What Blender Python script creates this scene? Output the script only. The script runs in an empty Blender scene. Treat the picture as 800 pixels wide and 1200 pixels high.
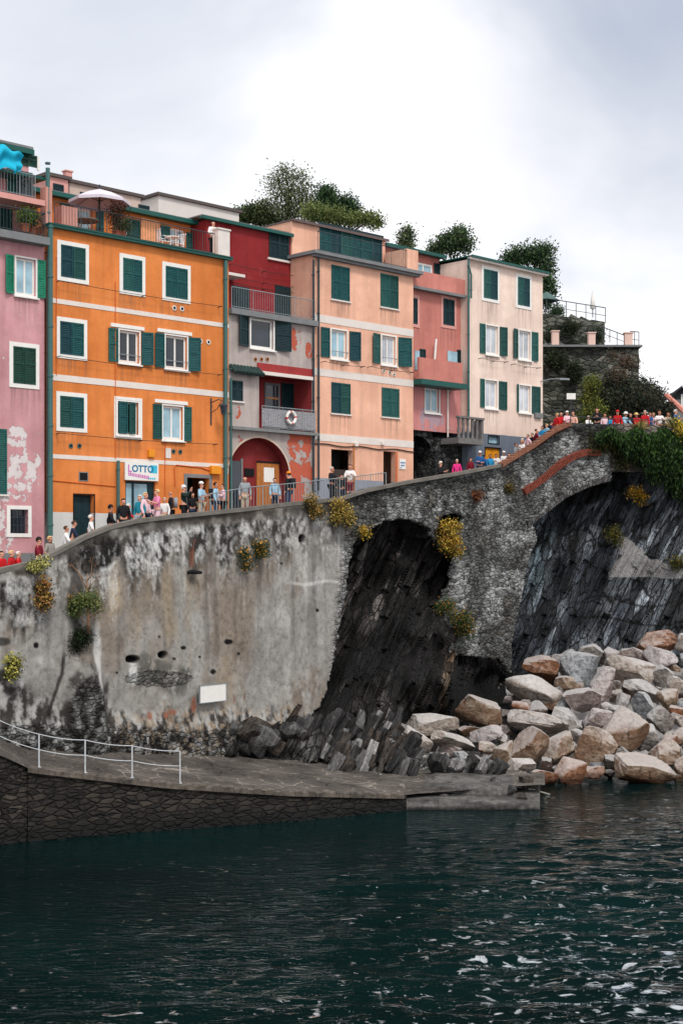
import bpy, bmesh, math, random
import numpy as np
from mathutils import Vector, Matrix
random.seed(7)
rng = np.random.default_rng(11)
SC = bpy.context.scene
COL = SC.collection
F = 1667.0; EYE = 9.0
R = math.radians

# ------------------------------------------------------------------ frames
dn = math.hypot(1700, 1667); DX, DY = 1700/dn, 1667/dn      # direction along the row of houses
K0 = 57.48*2040
O = ((60-400)*57.48/F, 57.48)
ROT = math.atan2(DY, DX)
def W(px, py, Y): return ((px-400)*Y/F, Y, EYE-(py-650)*Y/F)
def facY(px, d=0): return (K0+2381*d)/(2100-px)
def U(px, d=0):
    Y = facY(px, d); X = (px-400)*Y/F
    return (X-O[0])*DX+(Y-O[1])*DY
def Z(px, py, d=0): return EYE-(py-650)*facY(px, d)/F
def f2w(u, d, z): return (O[0]+u*DX-d*DY, O[1]+u*DY+d*DX, z)
WPX = [-80, 0, 550, 650, 720, 800, 900]
WIY = [.02128+.00001195*80, .02128, .02128-.00001195*550, 1/73.6, 1/75.5, 1/76.5, 1/77.5]
def wallY(px): return 1/np.interp(px, WPX, WIY)

# ------------------------------------------------------------------ noise
def _h(i, j, k, s):
    n = (i*374761393 + j*668265263 + k*2147483647 + s*974711) & 0xFFFFFFFF
    n = ((n ^ (n >> 13))*1274126177) & 0xFFFFFFFF
    return ((n ^ (n >> 16)) & 0xFFFF)/65535.0
def vn(x, y, z=0, s=0):
    x, y, z = np.broadcast_arrays(np.asarray(x, float), np.asarray(y, float), np.asarray(z, float))
    i, j, k = (np.floor(a).astype(np.int64) for a in (x, y, z))
    fx, fy, fz = x-i, y-j, z-k
    fx, fy, fz = (t*t*(3-2*t) for t in (fx, fy, fz))
    r = 0
    for a in (0, 1):
        for b in (0, 1):
            for c in (0, 1):
                w = (fx if a else 1-fx)*(fy if b else 1-fy)*(fz if c else 1-fz)
                r = r+w*_h(i+a, j+b, k+c, s)
    return r
def fbm(x, y, z=0, s=0, o=4, g=.5):
    r = 0; a = 1; t = 0
    for q in range(o):
        f = 2.03**q
        r = r+a*vn(x*f, y*f, z*f, s+q*17); t += a; a *= g
    return r/t
def sm(a, b, x): t = np.clip((x-a)/(b-a), 0, 1); return t*t*(3-2*t)
def mix(a, b, t): return a*(1-t[..., None])+b*t[..., None]

# ------------------------------------------------------------------ materials
def lin(c): return tuple((v/255/12.92 if v <= 10 else ((v/255+.055)/1.055)**2.4) for v in c)
class NT:
    def __init__(s, name):
        s.m = bpy.data.materials.new(name); s.m.use_nodes = True
        s.t = s.m.node_tree; s.t.nodes.clear()
        s.o = s.n('ShaderNodeOutputMaterial'); s.b = s.n('ShaderNodeBsdfPrincipled')
        s.l(s.b.outputs[0], s.o.inputs[0]); s.tc = s.n('ShaderNodeTexCoord')
    def n(s, t, **k):
        x = s.t.nodes.new(t)
        for a, b in k.items(): setattr(x, a, b)
        return x
    def l(s, a, b): s.t.links.new(a, b)
    def setv(s, inp, v):
        if isinstance(v, (int, float)): inp.default_value = v
        elif isinstance(v, (tuple, list)): inp.default_value = (*v, 1) if len(v) == 3 and inp.type == 'RGBA' else v
        else: s.l(v, inp)
    def math(s, op, a, b=0., c=None, clamp=False):
        x = s.n('ShaderNodeMath', operation=op, use_clamp=clamp); s.setv(x.inputs[0], a); s.setv(x.inputs[1], b)
        if c is not None: s.setv(x.inputs[2], c)
        return x.outputs[0]
    def mapping(s, scale=(1, 1, 1), loc=(0, 0, 0), rot=(0, 0, 0), src=None):
        x = s.n('ShaderNodeMapping'); s.l(src or s.tc.outputs['Object'], x.inputs[0])
        x.inputs['Scale'].default_value = scale; x.inputs['Location'].default_value = loc; x.inputs['Rotation'].default_value = rot
        return x.outputs[0]
    def noise(s, sc, det=5, rough=.55, vec=None, dist=0, col=False):
        x = s.n('ShaderNodeTexNoise'); x.inputs['Scale'].default_value = sc; x.inputs['Detail'].default_value = det
        x.inputs['Roughness'].default_value = rough; x.inputs['Distortion'].default_value = dist
        s.l(vec if vec is not None else s.tc.outputs['Object'], x.inputs[0]); return x.outputs[1 if col else 0]
    def vor(s, sc, vec=None, feat='F1', out='Distance', rnd=1):
        x = s.n('ShaderNodeTexVoronoi', feature=feat); x.inputs['Scale'].default_value = sc; x.inputs['Randomness'].default_value = rnd
        s.l(vec if vec is not None else s.tc.outputs['Object'], x.inputs[0]); return x.outputs[out]
    def ramp(s, f, stops, interp='LINEAR'):
        x = s.n('ShaderNodeValToRGB'); s.setv(x.inputs[0], f); e = x.color_ramp.elements; x.color_ramp.interpolation = interp
        while len(e) < len(stops): e.new(.5)
        for q, (p, c) in zip(e, stops):
            q.position = p; q.color = (*c, 1) if isinstance(c, (tuple, list)) else (c, c, c, 1)
        return x.outputs[0]
    def mixc(s, f, a, b, bt='MIX'):
        x = s.n('ShaderNodeMix', data_type='RGBA', blend_type=bt); s.setv(x.inputs[0], f); s.setv(x.inputs[6], a); s.setv(x.inputs[7], b)
        return x.outputs[2]
    def bump(s, h, dist=.02, st=1., nrm=None):
        x = s.n('ShaderNodeBump'); x.inputs['Distance'].default_value = dist; x.inputs['Strength'].default_value = st
        s.l(h, x.inputs['Height'])
        if nrm is not None: s.l(nrm, x.inputs['Normal'])
        return x.outputs[0]
    def fin(s, col=None, rough=.8, nrm=None, metal=0, spec=None):
        if col is not None: s.setv(s.b.inputs['Base Color'], col)
        s.setv(s.b.inputs['Roughness'], rough); s.b.inputs['Metallic'].default_value = metal
        if spec is not None: s.b.inputs['Specular IOR Level'].default_value = spec
        if nrm is not None: s.l(nrm, s.b.inputs['Normal'])
        return s.m
MC = {}
def simple(name, col, rough=.6, var=.15, sc=6, bump=.004, metal=0, spec=.3):
    """one surface colour with gentle procedural mottling"""
    if name in MC: return MC[name]
    t = NT(name); n = t.noise(sc, 5); n2 = t.noise(sc*7, 3)
    f = t.math('ADD', t.math('MULTIPLY', n, .7), t.math('MULTIPLY', n2, .3))
    c = t.ramp(f, [(.25, tuple(v*(1-var) for v in col)), (.75, tuple(min(1, v*(1+var)) for v in col))])
    MC[name] = t.fin(c, rough, t.bump(n2, bump), metal, spec); return MC[name]
def plaster(name, col, stain=.35, light=None, peels=(), peel_col=(.6, .6, .58), cut=.5, psc=1.1, low=None):
    """painted render with rain streaks, patches; peels = ellipses (u,z,ru,rz) in object space where paint is gone"""
    t = NT(name)
    big = t.noise(.45, 5, .6); st = t.noise(1, 6, .6, t.mapping((2.6, 2.6, .22))); fine = t.noise(14, 5, .65)
    c = t.ramp(big, [(.3, tuple(v*.78 for v in col)), (.7, light or tuple(min(1, v*1.1) for v in col))])
    pt = t.noise(.8, 2, .4, t.mapping((1, 1, 1.3), loc=(4, 2, 9))); c = t.mixc(t.ramp(pt, [(.585, 0.), (.6, .4)]), c, t.mixc(.5, c, tuple(min(1, v*1.25+.03) for v in col)))
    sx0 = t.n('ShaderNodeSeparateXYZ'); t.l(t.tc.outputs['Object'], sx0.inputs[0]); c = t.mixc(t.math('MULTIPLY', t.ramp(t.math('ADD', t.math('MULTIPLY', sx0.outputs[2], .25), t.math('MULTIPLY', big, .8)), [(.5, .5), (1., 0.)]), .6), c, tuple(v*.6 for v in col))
    c = t.mixc(t.math('MULTIPLY', t.ramp(st, [(.45, 0.), (.8, 1.)]), stain), c, tuple(v*.45+.01 for v in col))
    c = t.mixc(t.math('MULTIPLY', t.ramp(fine, [(.48, 0.), (.72, 1.)]), .34), c, tuple(v*.6 for v in col))
    h = fine
    if peels:
        sx = t.n('ShaderNodeSeparateXYZ'); t.l(t.tc.outputs['Object'], sx.inputs[0])
        acc = 0.
        for (u, z, ru, rz) in peels:
            a = t.math('DIVIDE', t.math('SUBTRACT', sx.outputs[0], u), ru); b = t.math('DIVIDE', t.math('SUBTRACT', sx.outputs[2], z), rz)
            q = t.math('SUBTRACT', 1., t.math('ADD', t.math('MULTIPLY', a, a), t.math('MULTIPLY', b, b)))
            acc = t.math('MAXIMUM', acc, q) if acc != 0. else t.math('MAXIMUM', q, 0.)
        nz = t.noise(psc, 7, .62)
        v = t.math('ADD', t.math('MULTIPLY', t.math('MINIMUM', acc, .55), 1.), t.math('MULTIPLY', t.math('SUBTRACT', nz, .5), 2.6))
        m = t.ramp(v, [(cut-.02, 0.), (cut+.02, 1.)]) if cut < .97 else 0
        pc = t.mixc(t.noise(3, 5), tuple(v*.75 for v in peel_col), tuple(min(1, v*1.15) for v in peel_col))
        c = t.mixc(m, c, pc); h = t.math('SUBTRACT', t.math('MULTIPLY', fine, .4), m)
    if low:    # white / coloured plinth under a height
        z0, lc = low
        sx = t.n('ShaderNodeSeparateXYZ'); t.l(t.tc.outputs['Object'], sx.inputs[0])
        m = t.math('LESS_THAN', t.math('ADD', sx.outputs[2], t.math('MULTIPLY', t.math('SUBTRACT', t.noise(2), .5), .06)), z0)
        c = t.mixc(m, c, t.mixc(st, tuple(v*.7 for v in lc), lc))
    return t.fin(c, .9, t.bump(h, .012), spec=.15)

SR = []
def add_streaks(m, org, rects, col=(.16, .13, .11), amt=.62):
    """rain streaks running down from window sills, in the material's object space"""
    t = NT.__new__(NT); t.m = m; t.t = m.node_tree; t.b = [n for n in t.t.nodes if n.type == 'BSDF_PRINCIPLED'][0]; t.tc = [n for n in t.t.nodes if n.type == 'TEX_COORD'][0]
    src = t.b.inputs['Base Color'].links[0].from_socket; sx = t.n('ShaderNodeSeparateXYZ'); t.l(t.tc.outputs['Object'], sx.inputs[0]); acc = None
    for (u0, u1, z0, z1) in rects:
        uc, hw = (u0+u1)/2-org[0], (u1-u0)/2+.12; a = t.math('MULTIPLY', t.math('SUBTRACT', 1., t.math('DIVIDE', t.math('ABSOLUTE', t.math('SUBTRACT', sx.outputs[0], uc)), hw)), 5., clamp=True)
        dz = t.math('SUBTRACT', z0-org[2], sx.outputs[2]); b = t.math('MULTIPLY', t.math('GREATER_THAN', dz, -.02), t.math('SUBTRACT', 1., t.math('DIVIDE', dz, 1.35), clamp=True)); q = t.math('MULTIPLY', a, b)
        acc = q if acc is None else t.math('MAXIMUM', acc, q)
    st = t.ramp(t.noise(1, 5, .6, t.mapping((7, 7, .35))), [(.44, 0.), (.62, 1.)]); f = t.math('MULTIPLY', t.math('MULTIPLY', acc, st), amt)
    t.l(t.mixc(f, src, t.mixc(.5, t.mixc(1, src, (.45, .42, .4), 'MULTIPLY'), col)), t.b.inputs['Base Color'])
# ------------------------------------------------------------------ mesh builder
OFF = {}
class MB:
    def __init__(s): s.v = []; s.f = []; s.m = []; s.uv = None
    def poly(s, pts, mi=0):
        n = len(s.v); s.v += [tuple(p) for p in pts]; s.f.append(tuple(range(n, n+len(pts)))); s.m.append(mi); return s
    def box(s, x0, x1, y0, y1, z0, z1, mi=0):
        n = len(s.v)
        s.v += [(x0, y0, z0), (x1, y0, z0), (x1, y1, z0), (x0, y1, z0), (x0, y0, z1), (x1, y0, z1), (x1, y1, z1), (x0, y1, z1)]
        for q in ((0, 3, 2, 1), (4, 5, 6, 7), (0, 1, 5, 4), (1, 2, 6, 5), (2, 3, 7, 6), (3, 0, 4, 7)):
            s.f.append(tuple(n+i for i in q)); s.m.append(mi)
        return s
    def obox(s, c, ax, hx, hy, hz, mi=0):
        """oriented box: ax = 3 unit axes"""
        n = len(s.v); c = Vector(c); a, b, d = (Vector(q) for q in ax)
        for sz in (-1, 1):
            for (p, q) in ((-1, -1), (1, -1), (1, 1), (-1, 1)): s.v.append(tuple(c+a*hx*p+b*hy*q+d*hz*sz))
        for q in ((0, 3, 2, 1), (4, 5, 6, 7), (0, 1, 5, 4), (1, 2, 6, 5), (2, 3, 7, 6), (3, 0, 4, 7)):
            s.f.append(tuple(n+i for i in q)); s.m.append(mi)
        return s
    def tube(s, pts, r, n=6, mi=0, cap=True):
        pts = [Vector(p) for p in pts]; rs = r if isinstance(r, (list, tuple)) else [r]*len(pts)
        b0 = len(s.v)
        for i, p in enumerate(pts):
            d = (pts[min(i+1, len(pts)-1)]-pts[max(i-1, 0)]).normalized()
            up = Vector((0, 0, 1)) if abs(d.z) < .9 else Vector((1, 0, 0))
            a = d.cross(up).normalized(); b = d.cross(a)
            for k in range(n):
                t = 2*math.pi*k/n; s.v.append(tuple(p+(a*math.cos(t)+b*math.sin(t))*rs[i]))
        for i in range(len(pts)-1):
            for k in range(n):
                q = (k+1) % n
                s.f.append((b0+i*n+k, b0+i*n+q, b0+(i+1)*n+q, b0+(i+1)*n+k)); s.m.append(mi)
        if cap:
            s.f.append(tuple(b0+k for k in range(n))[::-1]); s.m.append(mi)
            s.f.append(tuple(b0+(len(pts)-1)*n+k for k in range(n))); s.m.append(mi)
        return s
    def lathe(s, c, prof, n=12, mi=0):
        b0 = len(s.v)
        for (r, z) in prof:
            for k in range(n):
                t = 2*math.pi*k/n; s.v.append((c[0]+r*math.cos(t), c[1]+r*math.sin(t), c[2]+z))
        for i in range(len(prof)-1):
            for k in range(n):
                q = (k+1) % n; s.f.append((b0+i*n+k, b0+i*n+q, b0+(i+1)*n+q, b0+(i+1)*n+k)); s.m.append(mi)
        return s
    def holes(s, u0, u1, z0, z1, hs, y=0, dep=.3, mi=0):
        """flat facade u0..u1 x z0..z1 with rectangular openings hs and their reveals"""
        us = sorted({u0, u1, *[h[0] for h in hs], *[h[1] for h in hs]}); zs = sorted({z0, z1, *[h[2] for h in hs], *[h[3] for h in hs]})
        for a, b in zip(us, us[1:]):
            for c, d in zip(zs, zs[1:]):
                mu, mz = (a+b)/2, (c+d)/2
                if any(h[0] < mu < h[1] and h[2] < mz < h[3] for h in hs): continue
                s.poly([(a, y, c), (b, y, c), (b, y, d), (a, y, d)], mi)
        for (a, b, c, d) in hs:
            e = y+dep
            s.poly([(a, y, c), (a, e, c), (a, e, d), (a, y, d)], mi); s.poly([(b, y, c), (b, y, d), (b, e, d), (b, e, c)], mi)
            s.poly([(a, y, d), (a, e, d), (b, e, d), (b, y, d)], mi); s.poly([(a, y, c), (b, y, c), (b, e, c), (a, e, c)], mi)
        return s
    def build(s, name, mats, parent=None, smooth=False, loc=None, rotz=0, bevel=0):
        off = Vector(OFF.get(parent.name, (0, 0, 0))) if parent is not None else Vector(loc if loc is not None else (0, 0, 0))
        me = bpy.data.meshes.new(name)
        me.from_pydata([(x-off.x, y-off.y, z-off.z) for x, y, z in s.v], [], s.f)
        for m in (mats if isinstance(mats, (list, tuple)) else [mats]): me.materials.append(m)
        if any(s.m): me.polygons.foreach_set('material_index', s.m)
        if smooth: me.polygons.foreach_set('use_smooth', [True]*len(me.polygons))
        me.validate(); me.update()
        o = bpy.data.objects.new(name, me); COL.objects.link(o)
        if parent is not None: o.parent = parent
        else: o.location = off; 
        if rotz: o.rotation_euler[2] = rotz
        if bevel:
            b = o.modifiers.new('Bevel', 'BEVEL'); b.width = bevel; b.segments = 2; b.limit_method = 'ANGLE'
        OFF[o.name] = tuple(off)
        return o
def tag(o, label=None, cat=None, group=None, kind=None):
    for k, v in (('label', label), ('category', cat), ('group', group), ('kind', kind)):
        if v: o[k] = v
    return o
def thing(name, label, cat, loc=(0, 0, 0), frame='W', group=None):
    """Empty at the base of a thing; frame 'F' = the houses' frame (x along the facades, y into them)"""
    o = bpy.data.objects.new(name, None); COL.objects.link(o); o.empty_display_size = .3
    OFF[o.name] = tuple(loc)
    if frame == 'F': o.location = f2w(*loc); o.rotation_euler[2] = ROT
    else: o.location = loc
    return tag(o, label, cat, group)
def top(mb, name, mat, label, cat, loc=(0, 0, 0), frame='W', group=None, kind=None, smooth=False, bevel=0):
    """a thing that is one mesh"""
    o = mb.build(name, mat, None, smooth, loc, bevel=bevel)
    if frame == 'F': o.location = f2w(*loc); o.rotation_euler[2] = ROT
    return tag(o, label, cat, group, kind)
def gridmesh(name, P, mat, cols=None, keep=None, smooth=True, extra=None, loc=(0, 0, 0)):
    """P: (n,m,3) array of points -> mesh sheet, optional point colours"""
    n, m, _ = P.shape; me = bpy.data.meshes.new(name)
    idx = np.arange(n*m).reshape(n, m)
    q = np.stack([idx[:-1, :-1], idx[:-1, 1:], idx[1:, 1:], idx[1:, :-1]], -1)
    if keep is not None: q = q[keep]
    q = q.reshape(-1, 4)
    me.from_pydata((P.reshape(-1, 3)-np.array(loc)).tolist(), [], q.tolist())
    if cols is not None:
        a = me.color_attributes.new('Col', 'FLOAT_COLOR', 'POINT')
        c = np.ones((n*m, 4)); c[:, :3] = cols.reshape(-1, 3); a.data.foreach_set('color', c.ravel())
    for k, v in (extra or {}).items():
        a = me.attributes.new(k, 'FLOAT', 'POINT'); a.data.foreach_set('value', v.ravel().astype(np.float32))
    me.materials.append(mat); me.polygons.foreach_set('use_smooth', [smooth]*len(me.polygons)); me.update()
    o = bpy.data.objects.new(name, me); o.location = loc; COL.objects.link(o); OFF[o.name] = tuple(loc)
    return o

# common materials
GREEN = lin((18, 74, 66)); GREEN2 = lin((14, 60, 48))
M = {}
def louvre(name, col):
    t = NT(name); n = t.noise(5, 4)
    c = t.ramp(n, [(.3, tuple(v*.75 for v in col)), (.7, tuple(v*1.25 for v in col))])
    return t.fin(c, .55, t.bump(t.noise(40, 3), .002), spec=.3)
M['shut'] = louvre('shutter_green_paint', lin((10, 66, 70))); M['shut2'] = louvre('shutter_dark_green_paint', lin((14, 58, 46)))
M['shut3'] = louvre('shutter_black_green_paint', lin((12, 42, 48))); M['shutl'] = louvre('shutter_bright_green_paint', lin((22, 120, 92)))
M['white'] = simple('white_paint', lin((226, 224, 220)), .7, .08); M['trim'] = simple('white_trim_render', lin((216, 208, 202)), .85, .1, 2)
for i_, c_ in enumerate(((14, 74, 76), (20, 70, 66), (8, 58, 66), (30, 84, 80))): M['shutv%d' % i_] = louvre('shutter_green_paint_faded_%s' % 'abcd'[i_], lin(c_))
M['gutter'] = simple('green_gutter_metal', lin((20, 78, 72)), .5, .15, 2); M['pipe'] = simple('grey_green_downpipe', lin((62, 100, 98)), .5, .15, 2)
M['dark'] = simple('dark_interior', lin((14, 15, 18)), .9, .3); M['grey'] = simple('grey_concrete', lin((118, 120, 122)), .9, .2, 3)
M['metal'] = simple('dark_painted_steel', lin((52, 60, 66)), .5, .2); M['greymetal'] = simple('grey_rail_steel', lin((130, 138, 142)), .45, .15)
M['wood'] = simple('weathered_timber', lin((176, 112, 62)), .75, .25, 5); M['wire'] = simple('dark_wire', lin((60, 50, 46)), .7)
M['yellow'] = simple('orange_junction_box', lin((222, 140, 30)), .6); M['pinkplain'] = simple('pink_render', lin((206, 150, 142)), .9, .12, 2)
def glass(name, col, refl=.35):
    t = NT(name); n = t.noise(.9, 3); c = t.ramp(n, [(.35, tuple(v*.7 for v in col)), (.65, tuple(min(1, v*1.2) for v in col))])
    return t.fin(c, .08, None, 0, refl)
M['glass'] = glass('window_glass_dark', lin((40, 48, 58)), .6); M['glassb'] = glass('window_glass_curtained', lin((150, 185, 200)), .6)
M['glassw'] = glass('window_glass_white_curtain', lin((190, 196, 205)), .6)
# ================================================================== windows, doors, rails (houses' frame)
def leaf(root, u0, u1, z0, z1, y, mat, name='shutter', ajar=0):
    m = MB(); w = .055; y1 = y-.045
    if mat is M['shut']: mat = M['shutv%d' % random.randrange(4)]
    ext = [(u0, u0+w, z0, z1), (u1-w, u1, z0, z1), (u0+w, u1-w, z0, z0+.09), (u0+w, u1-w, z1-.07, z1), (u0+w, u1-w, z0+(z1-z0)*.52, z0+(z1-z0)*.52+.07)]
    for a, b, c, d in ext: m.box(a, b, y1, y-.002, c, d)
    n = max(4, int((z1-z0)/.075))
    for i in range(n):
        zz = z0+.05+(z1-z0-.1)*i/n
        m.poly([(u0+w, y1+.01, zz), (u1-w, y1+.01, zz), (u1-w, y-.004, zz+.06), (u0+w, y-.004, zz+.06)])
    m.box(u0+w, u1-w, y-.012, y-.004, z0+.05, z1-.05)
    if ajar:
        hg = u1 if ajar > 0 else u0; m.v = [(a_, b_-abs(a_-hg)*abs(ajar), c_) for a_, b_, c_ in m.v]
    return m.build(name, mat, root)
def ring(u0, u1, z0, z1, w, ya, yb, m=None, bottom=True):
    m = m or MB()
    m.box(u0, u0+w, ya, yb, z0, z1); m.box(u1-w, u1, ya, yb, z0, z1); m.box(u0+w, u1-w, ya, yb, z1-w, z1)
    if bottom: m.box(u0+w, u1-w, ya, yb, z0, z0+w)
    return m
def rect(px0, px1, y0, y1, d=0):
    c = (px0+px1)/2; return U(px0, d), U(px1, d), Z(c, y1, d), Z(c, y0, d)
def closed(root, px0, px1, y0, y1, mat=None, frame=True, d=0, sill=True, fm=None):
    u0, u1, z0, z1 = rect(px0, px1, y0, y1, d); w = .17 if frame else 0
    fm = fm or M['white']
    SR.append((u0, u1, z0, z1))
    if frame: f = ring(u0, u1, z0, z1, w, d-.035, d-.001).build('window_frame', fm, root)
    if not frame and sill: MB().box(u0-.08, u1+.08, d-.09, d-.001, z0-.07, z0-.003).build('sill', M['trim'], root)
    c = (u0+u1)/2; mat = mat or M['shut']
    leaf(root, u0+w, c-.012, z0+w, z1-w, d-.004, mat); leaf(root, c+.012, u1-w, z0+w, z1-w, d-.004, mat)
    MB().box(u0+w, u1-w, d-.0035, d-.001, z0+w, z1-w).build('opening', M['dark'], root)
def opened(root, holes, px0, px1, y0, y1, l0, l1, r0, r1, glass='glass', mat=None, lintel=False, rail=False, d=0, mull=True, off=(0, 0)):
    """open window: casement at the back of a real recess, shutters folded back on the wall"""
    u0, u1, z0, z1 = rect(px0, px1, y0, y1, d); mat = mat or M['shut']
    SR.append((u0, u1, z0-.1, z1)); holes.append((u0, u1, z0, z1)); c = (u0+u1)/2
    fr = ring(u0+.002, u1-.002, z0+.002, z1-.002, .09, d+.1, d+.17)
    if mull: fr.box(c-.04, c+.04, d+.1, d+.17, z0+.09, z1-.09)
    fr = fr.build('window_frame', M['white'], root)
    MB().box(u0+.08, u1-.08, d+.13, d+.15, z0+.08, z1-.08).build('pane', M[glass], fr)
    ring(u0-.07, u1+.07, z0-.07, z1+.07, .068, d-.03, d-.001).build('window_surround', M['white'], root)
    s0 = Z(px0, y0+off[0], d) ; 
    if l1 > l0: leaf(root, U(l0, d), U(l1, d)-.075, z0-.03, z1+.03, d-.006, mat, ajar=random.choice((.02, .08, .2, .3)))
    if r1 > r0: leaf(root, U(r0, d)+.075, U(r1, d), z0-.03, z1+.03, d-.006, mat, ajar=-random.choice((.02, .08, .2, .3)))
    if lintel: MB().box(u0-.45, u1+.25, d-.06, d-.001, z1+.09, z1+.24).build('lintel', M['white'], root)
    MB().box(u0-.12, u1+.12, d-.12, d-.032, z0-.13, z0-.072).build('sill', M['white'], root)
    if rail:
        m = MB(); m.tube([(u0-.03, d-.13, z0+.3), (u1+.03, d-.13, z0+.3)], .018); m.tube([(u0, d-.13, z0+.3), (u0, d-.01, z0+.3)], .015); m.tube([(u1, d-.13, z0+.3), (u1, d-.01, z0+.3)], .015)
        m.build('window_rail', M['greymetal'], root)
def railing(root, pts, h, mat, step=.14, name='railing', r=.012, posts=True, mid=False):
    m = MB()
    for a, b in zip(pts, pts[1:]):
        a, b = Vector(a), Vector(b); L = (b-a).length; n = max(2, int(L/step))
        H = Vector((0, 0, h)); m.tube([a+H, b+H], r*1.9, 5); m.tube([a+Vector((0, 0, .08)), b+Vector((0, 0, .08))], r*1.3, 5)
        if mid: m.tube([a+H*.55, b+H*.55], r*1.3, 5)
        for i in range(n+1):
            p = a.lerp(b, i/n); rr = r*1.7 if i % 9 == 0 else r*.75
            if step < .5 or True: m.tube([p, p+H], rr, 4)
    return m.build(name, mat, root) if root is not None else m
def band(root, px0, px1, ya, yb, yc, th=None, d=0, mat=None, proud=.02, name='white_band'):
    """string course; ya..yb = top and bottom rows at px0"""
    z1, z0 = Z(px0, ya, d), Z(px0, yb, d)
    return MB().box(U(px0, d)+.002, U(px1, d)-.002, d-proud, d-.001, z0, z1).build(name, mat or M['trim'], root)
def gutter(root, px0, px1, y, d=0, out=.2, mat=None, name='gutter', th=.11):
    z = Z(px0, y, d); u0, u1 = U(px0, d)-.05, U(px1, d)+.05; m = MB()
    m.box(u0, u1, d-out, d-out+.03, z-th, z); m.box(u0, u1, d-out+.03, d-.001, z-th, z-th+.03); m.box(u0, u1, d-out-.03, d-out-.001, z-.04, z+.01)
    m.box(u0, u0+.03, d-out+.031, d-.001, z-th+.031, z); m.box(u1-.03, u1, d-out+.031, d-.001, z-th+.031, z)
    return m.build(name, mat or M['gutter'], root)
def pipe(root, px, y0, y1, d=0, out=.14, r=.06, mat=None, name='downpipe', bend=None):
    u = U(px, d); z1, z0 = Z(px, y0, d), Z(px, y1, d); m = MB()
    pts = [(u, d-out, z0), (u, d-out, z1)]
    if bend: pts = [(u, d-out, z0), (u, d-out, z1-.5), (u+bend*.5, d-out, z1-.15), (u+bend, d-out, z1)]
    m.tube(pts, r, 8)
    n = int((z1-z0)/2)
    for i in range(n+1): zz = z0+.4+i*2; m.tube([(u, d-out, zz), (u, d-out, zz+.07)], r*1.25, 8); m.box(u-.02, u+.02, d-out, d-.001, zz+.01, zz+.05)
    return m.build(name, mat or M['pipe'], root)
def line(root, px0, px1, y, d=0, out=.25, name='clothes_line', sag=.06):
    z = Z(px0, y, d); u0, u1 = U(px0, d), U(px1, d); m = MB()
    pts = [(u0+(u1-u0)*i/8, d-out, z-sag*4*(i/8)*(1-i/8)) for i in range(9)]
    m.tube(pts, .012, 4)
    for i in (0, 4, 8): p = pts[i]; m.tube([(p[0], p[1]-.08, p[2]), (p[0], d-.001, p[2]-.02)], .018, 4)
    return m.build(name, M['wire'], root)
def vent(root, px, y, r=.1, d=0, mat=None):
    u, z = U(px, d), Z(px, y, d); m = MB(); n = 12
    ri = [(u+math.cos(2*math.pi*k/n)*r, d-.03, z+math.sin(2*math.pi*k/n)*r) for k in range(n)]
    m.tube([(u, d-.04, z), (u, d-.001, z)], r, 12, 1); m.tube([(u, d-.046, z), (u, d-.0405, z)], r*.6, 12, 0)
    return m.build('vent', [M['dark'], mat or M['trim']], root)
def door(root, holes, px0, px1, y0, zb, d=0, leafmat=None, frame=.1, fm=None, depth=.22, glassy=None):
    u0, u1 = U(px0, d), U(px1, d); z1 = Z((px0+px1)/2, y0, d); holes.append((u0, u1, zb, z1))
    if frame: ring(u0-frame, u1+frame, zb, z1+frame, frame-.002, d-.03, d-.001, bottom=False).build('door_frame', fm or M['grey'], root)
    if leafmat is None: return u0, u1, z1
    m = MB(); c = (u0+u1)/2
    for a, b in ((u0+.01, c-.006), (c+.006, u1-.01)):
        m.box(a, b, d+depth, d+depth+.05, zb+.01, z1-.01)
        for k in range(3):
            h = (z1-zb)/3; m.box(a+.1, b-.1, d+depth-.02, d+depth-.001, zb+k*h+.12, zb+(k+1)*h-.08)
    o = m.build('door', leafmat, root); MB().tube([(c+.06, d+depth-.07, zb+1.05), (c+.06, d+depth-.021, zb+1.05)], .025).build('handle', M['greymetal'], o)
    return u0, u1, z1
def shell(root, u0, u1, z0, z1, y, dep, mat, mb=None, roof=None, sides=True, name='wall'):
    """side walls and back behind a facade"""
    m = mb or MB()
    m.poly([(u0, y, z0), (u0, y, z1), (u0, dep, z1), (u0, dep, z0)]); m.poly([(u1, y, z0), (u1, dep, z0), (u1, dep, z1), (u1, y, z1)])
    m.poly([(u0, dep, z0), (u0, dep, z1), (u1, dep, z1), (u1, dep, z0)]); m.poly([(u0, y, z1), (u1, y, z1), (u1, dep, z1), (u0, dep, z1)])
    return m.build(name, mat, root)

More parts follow.
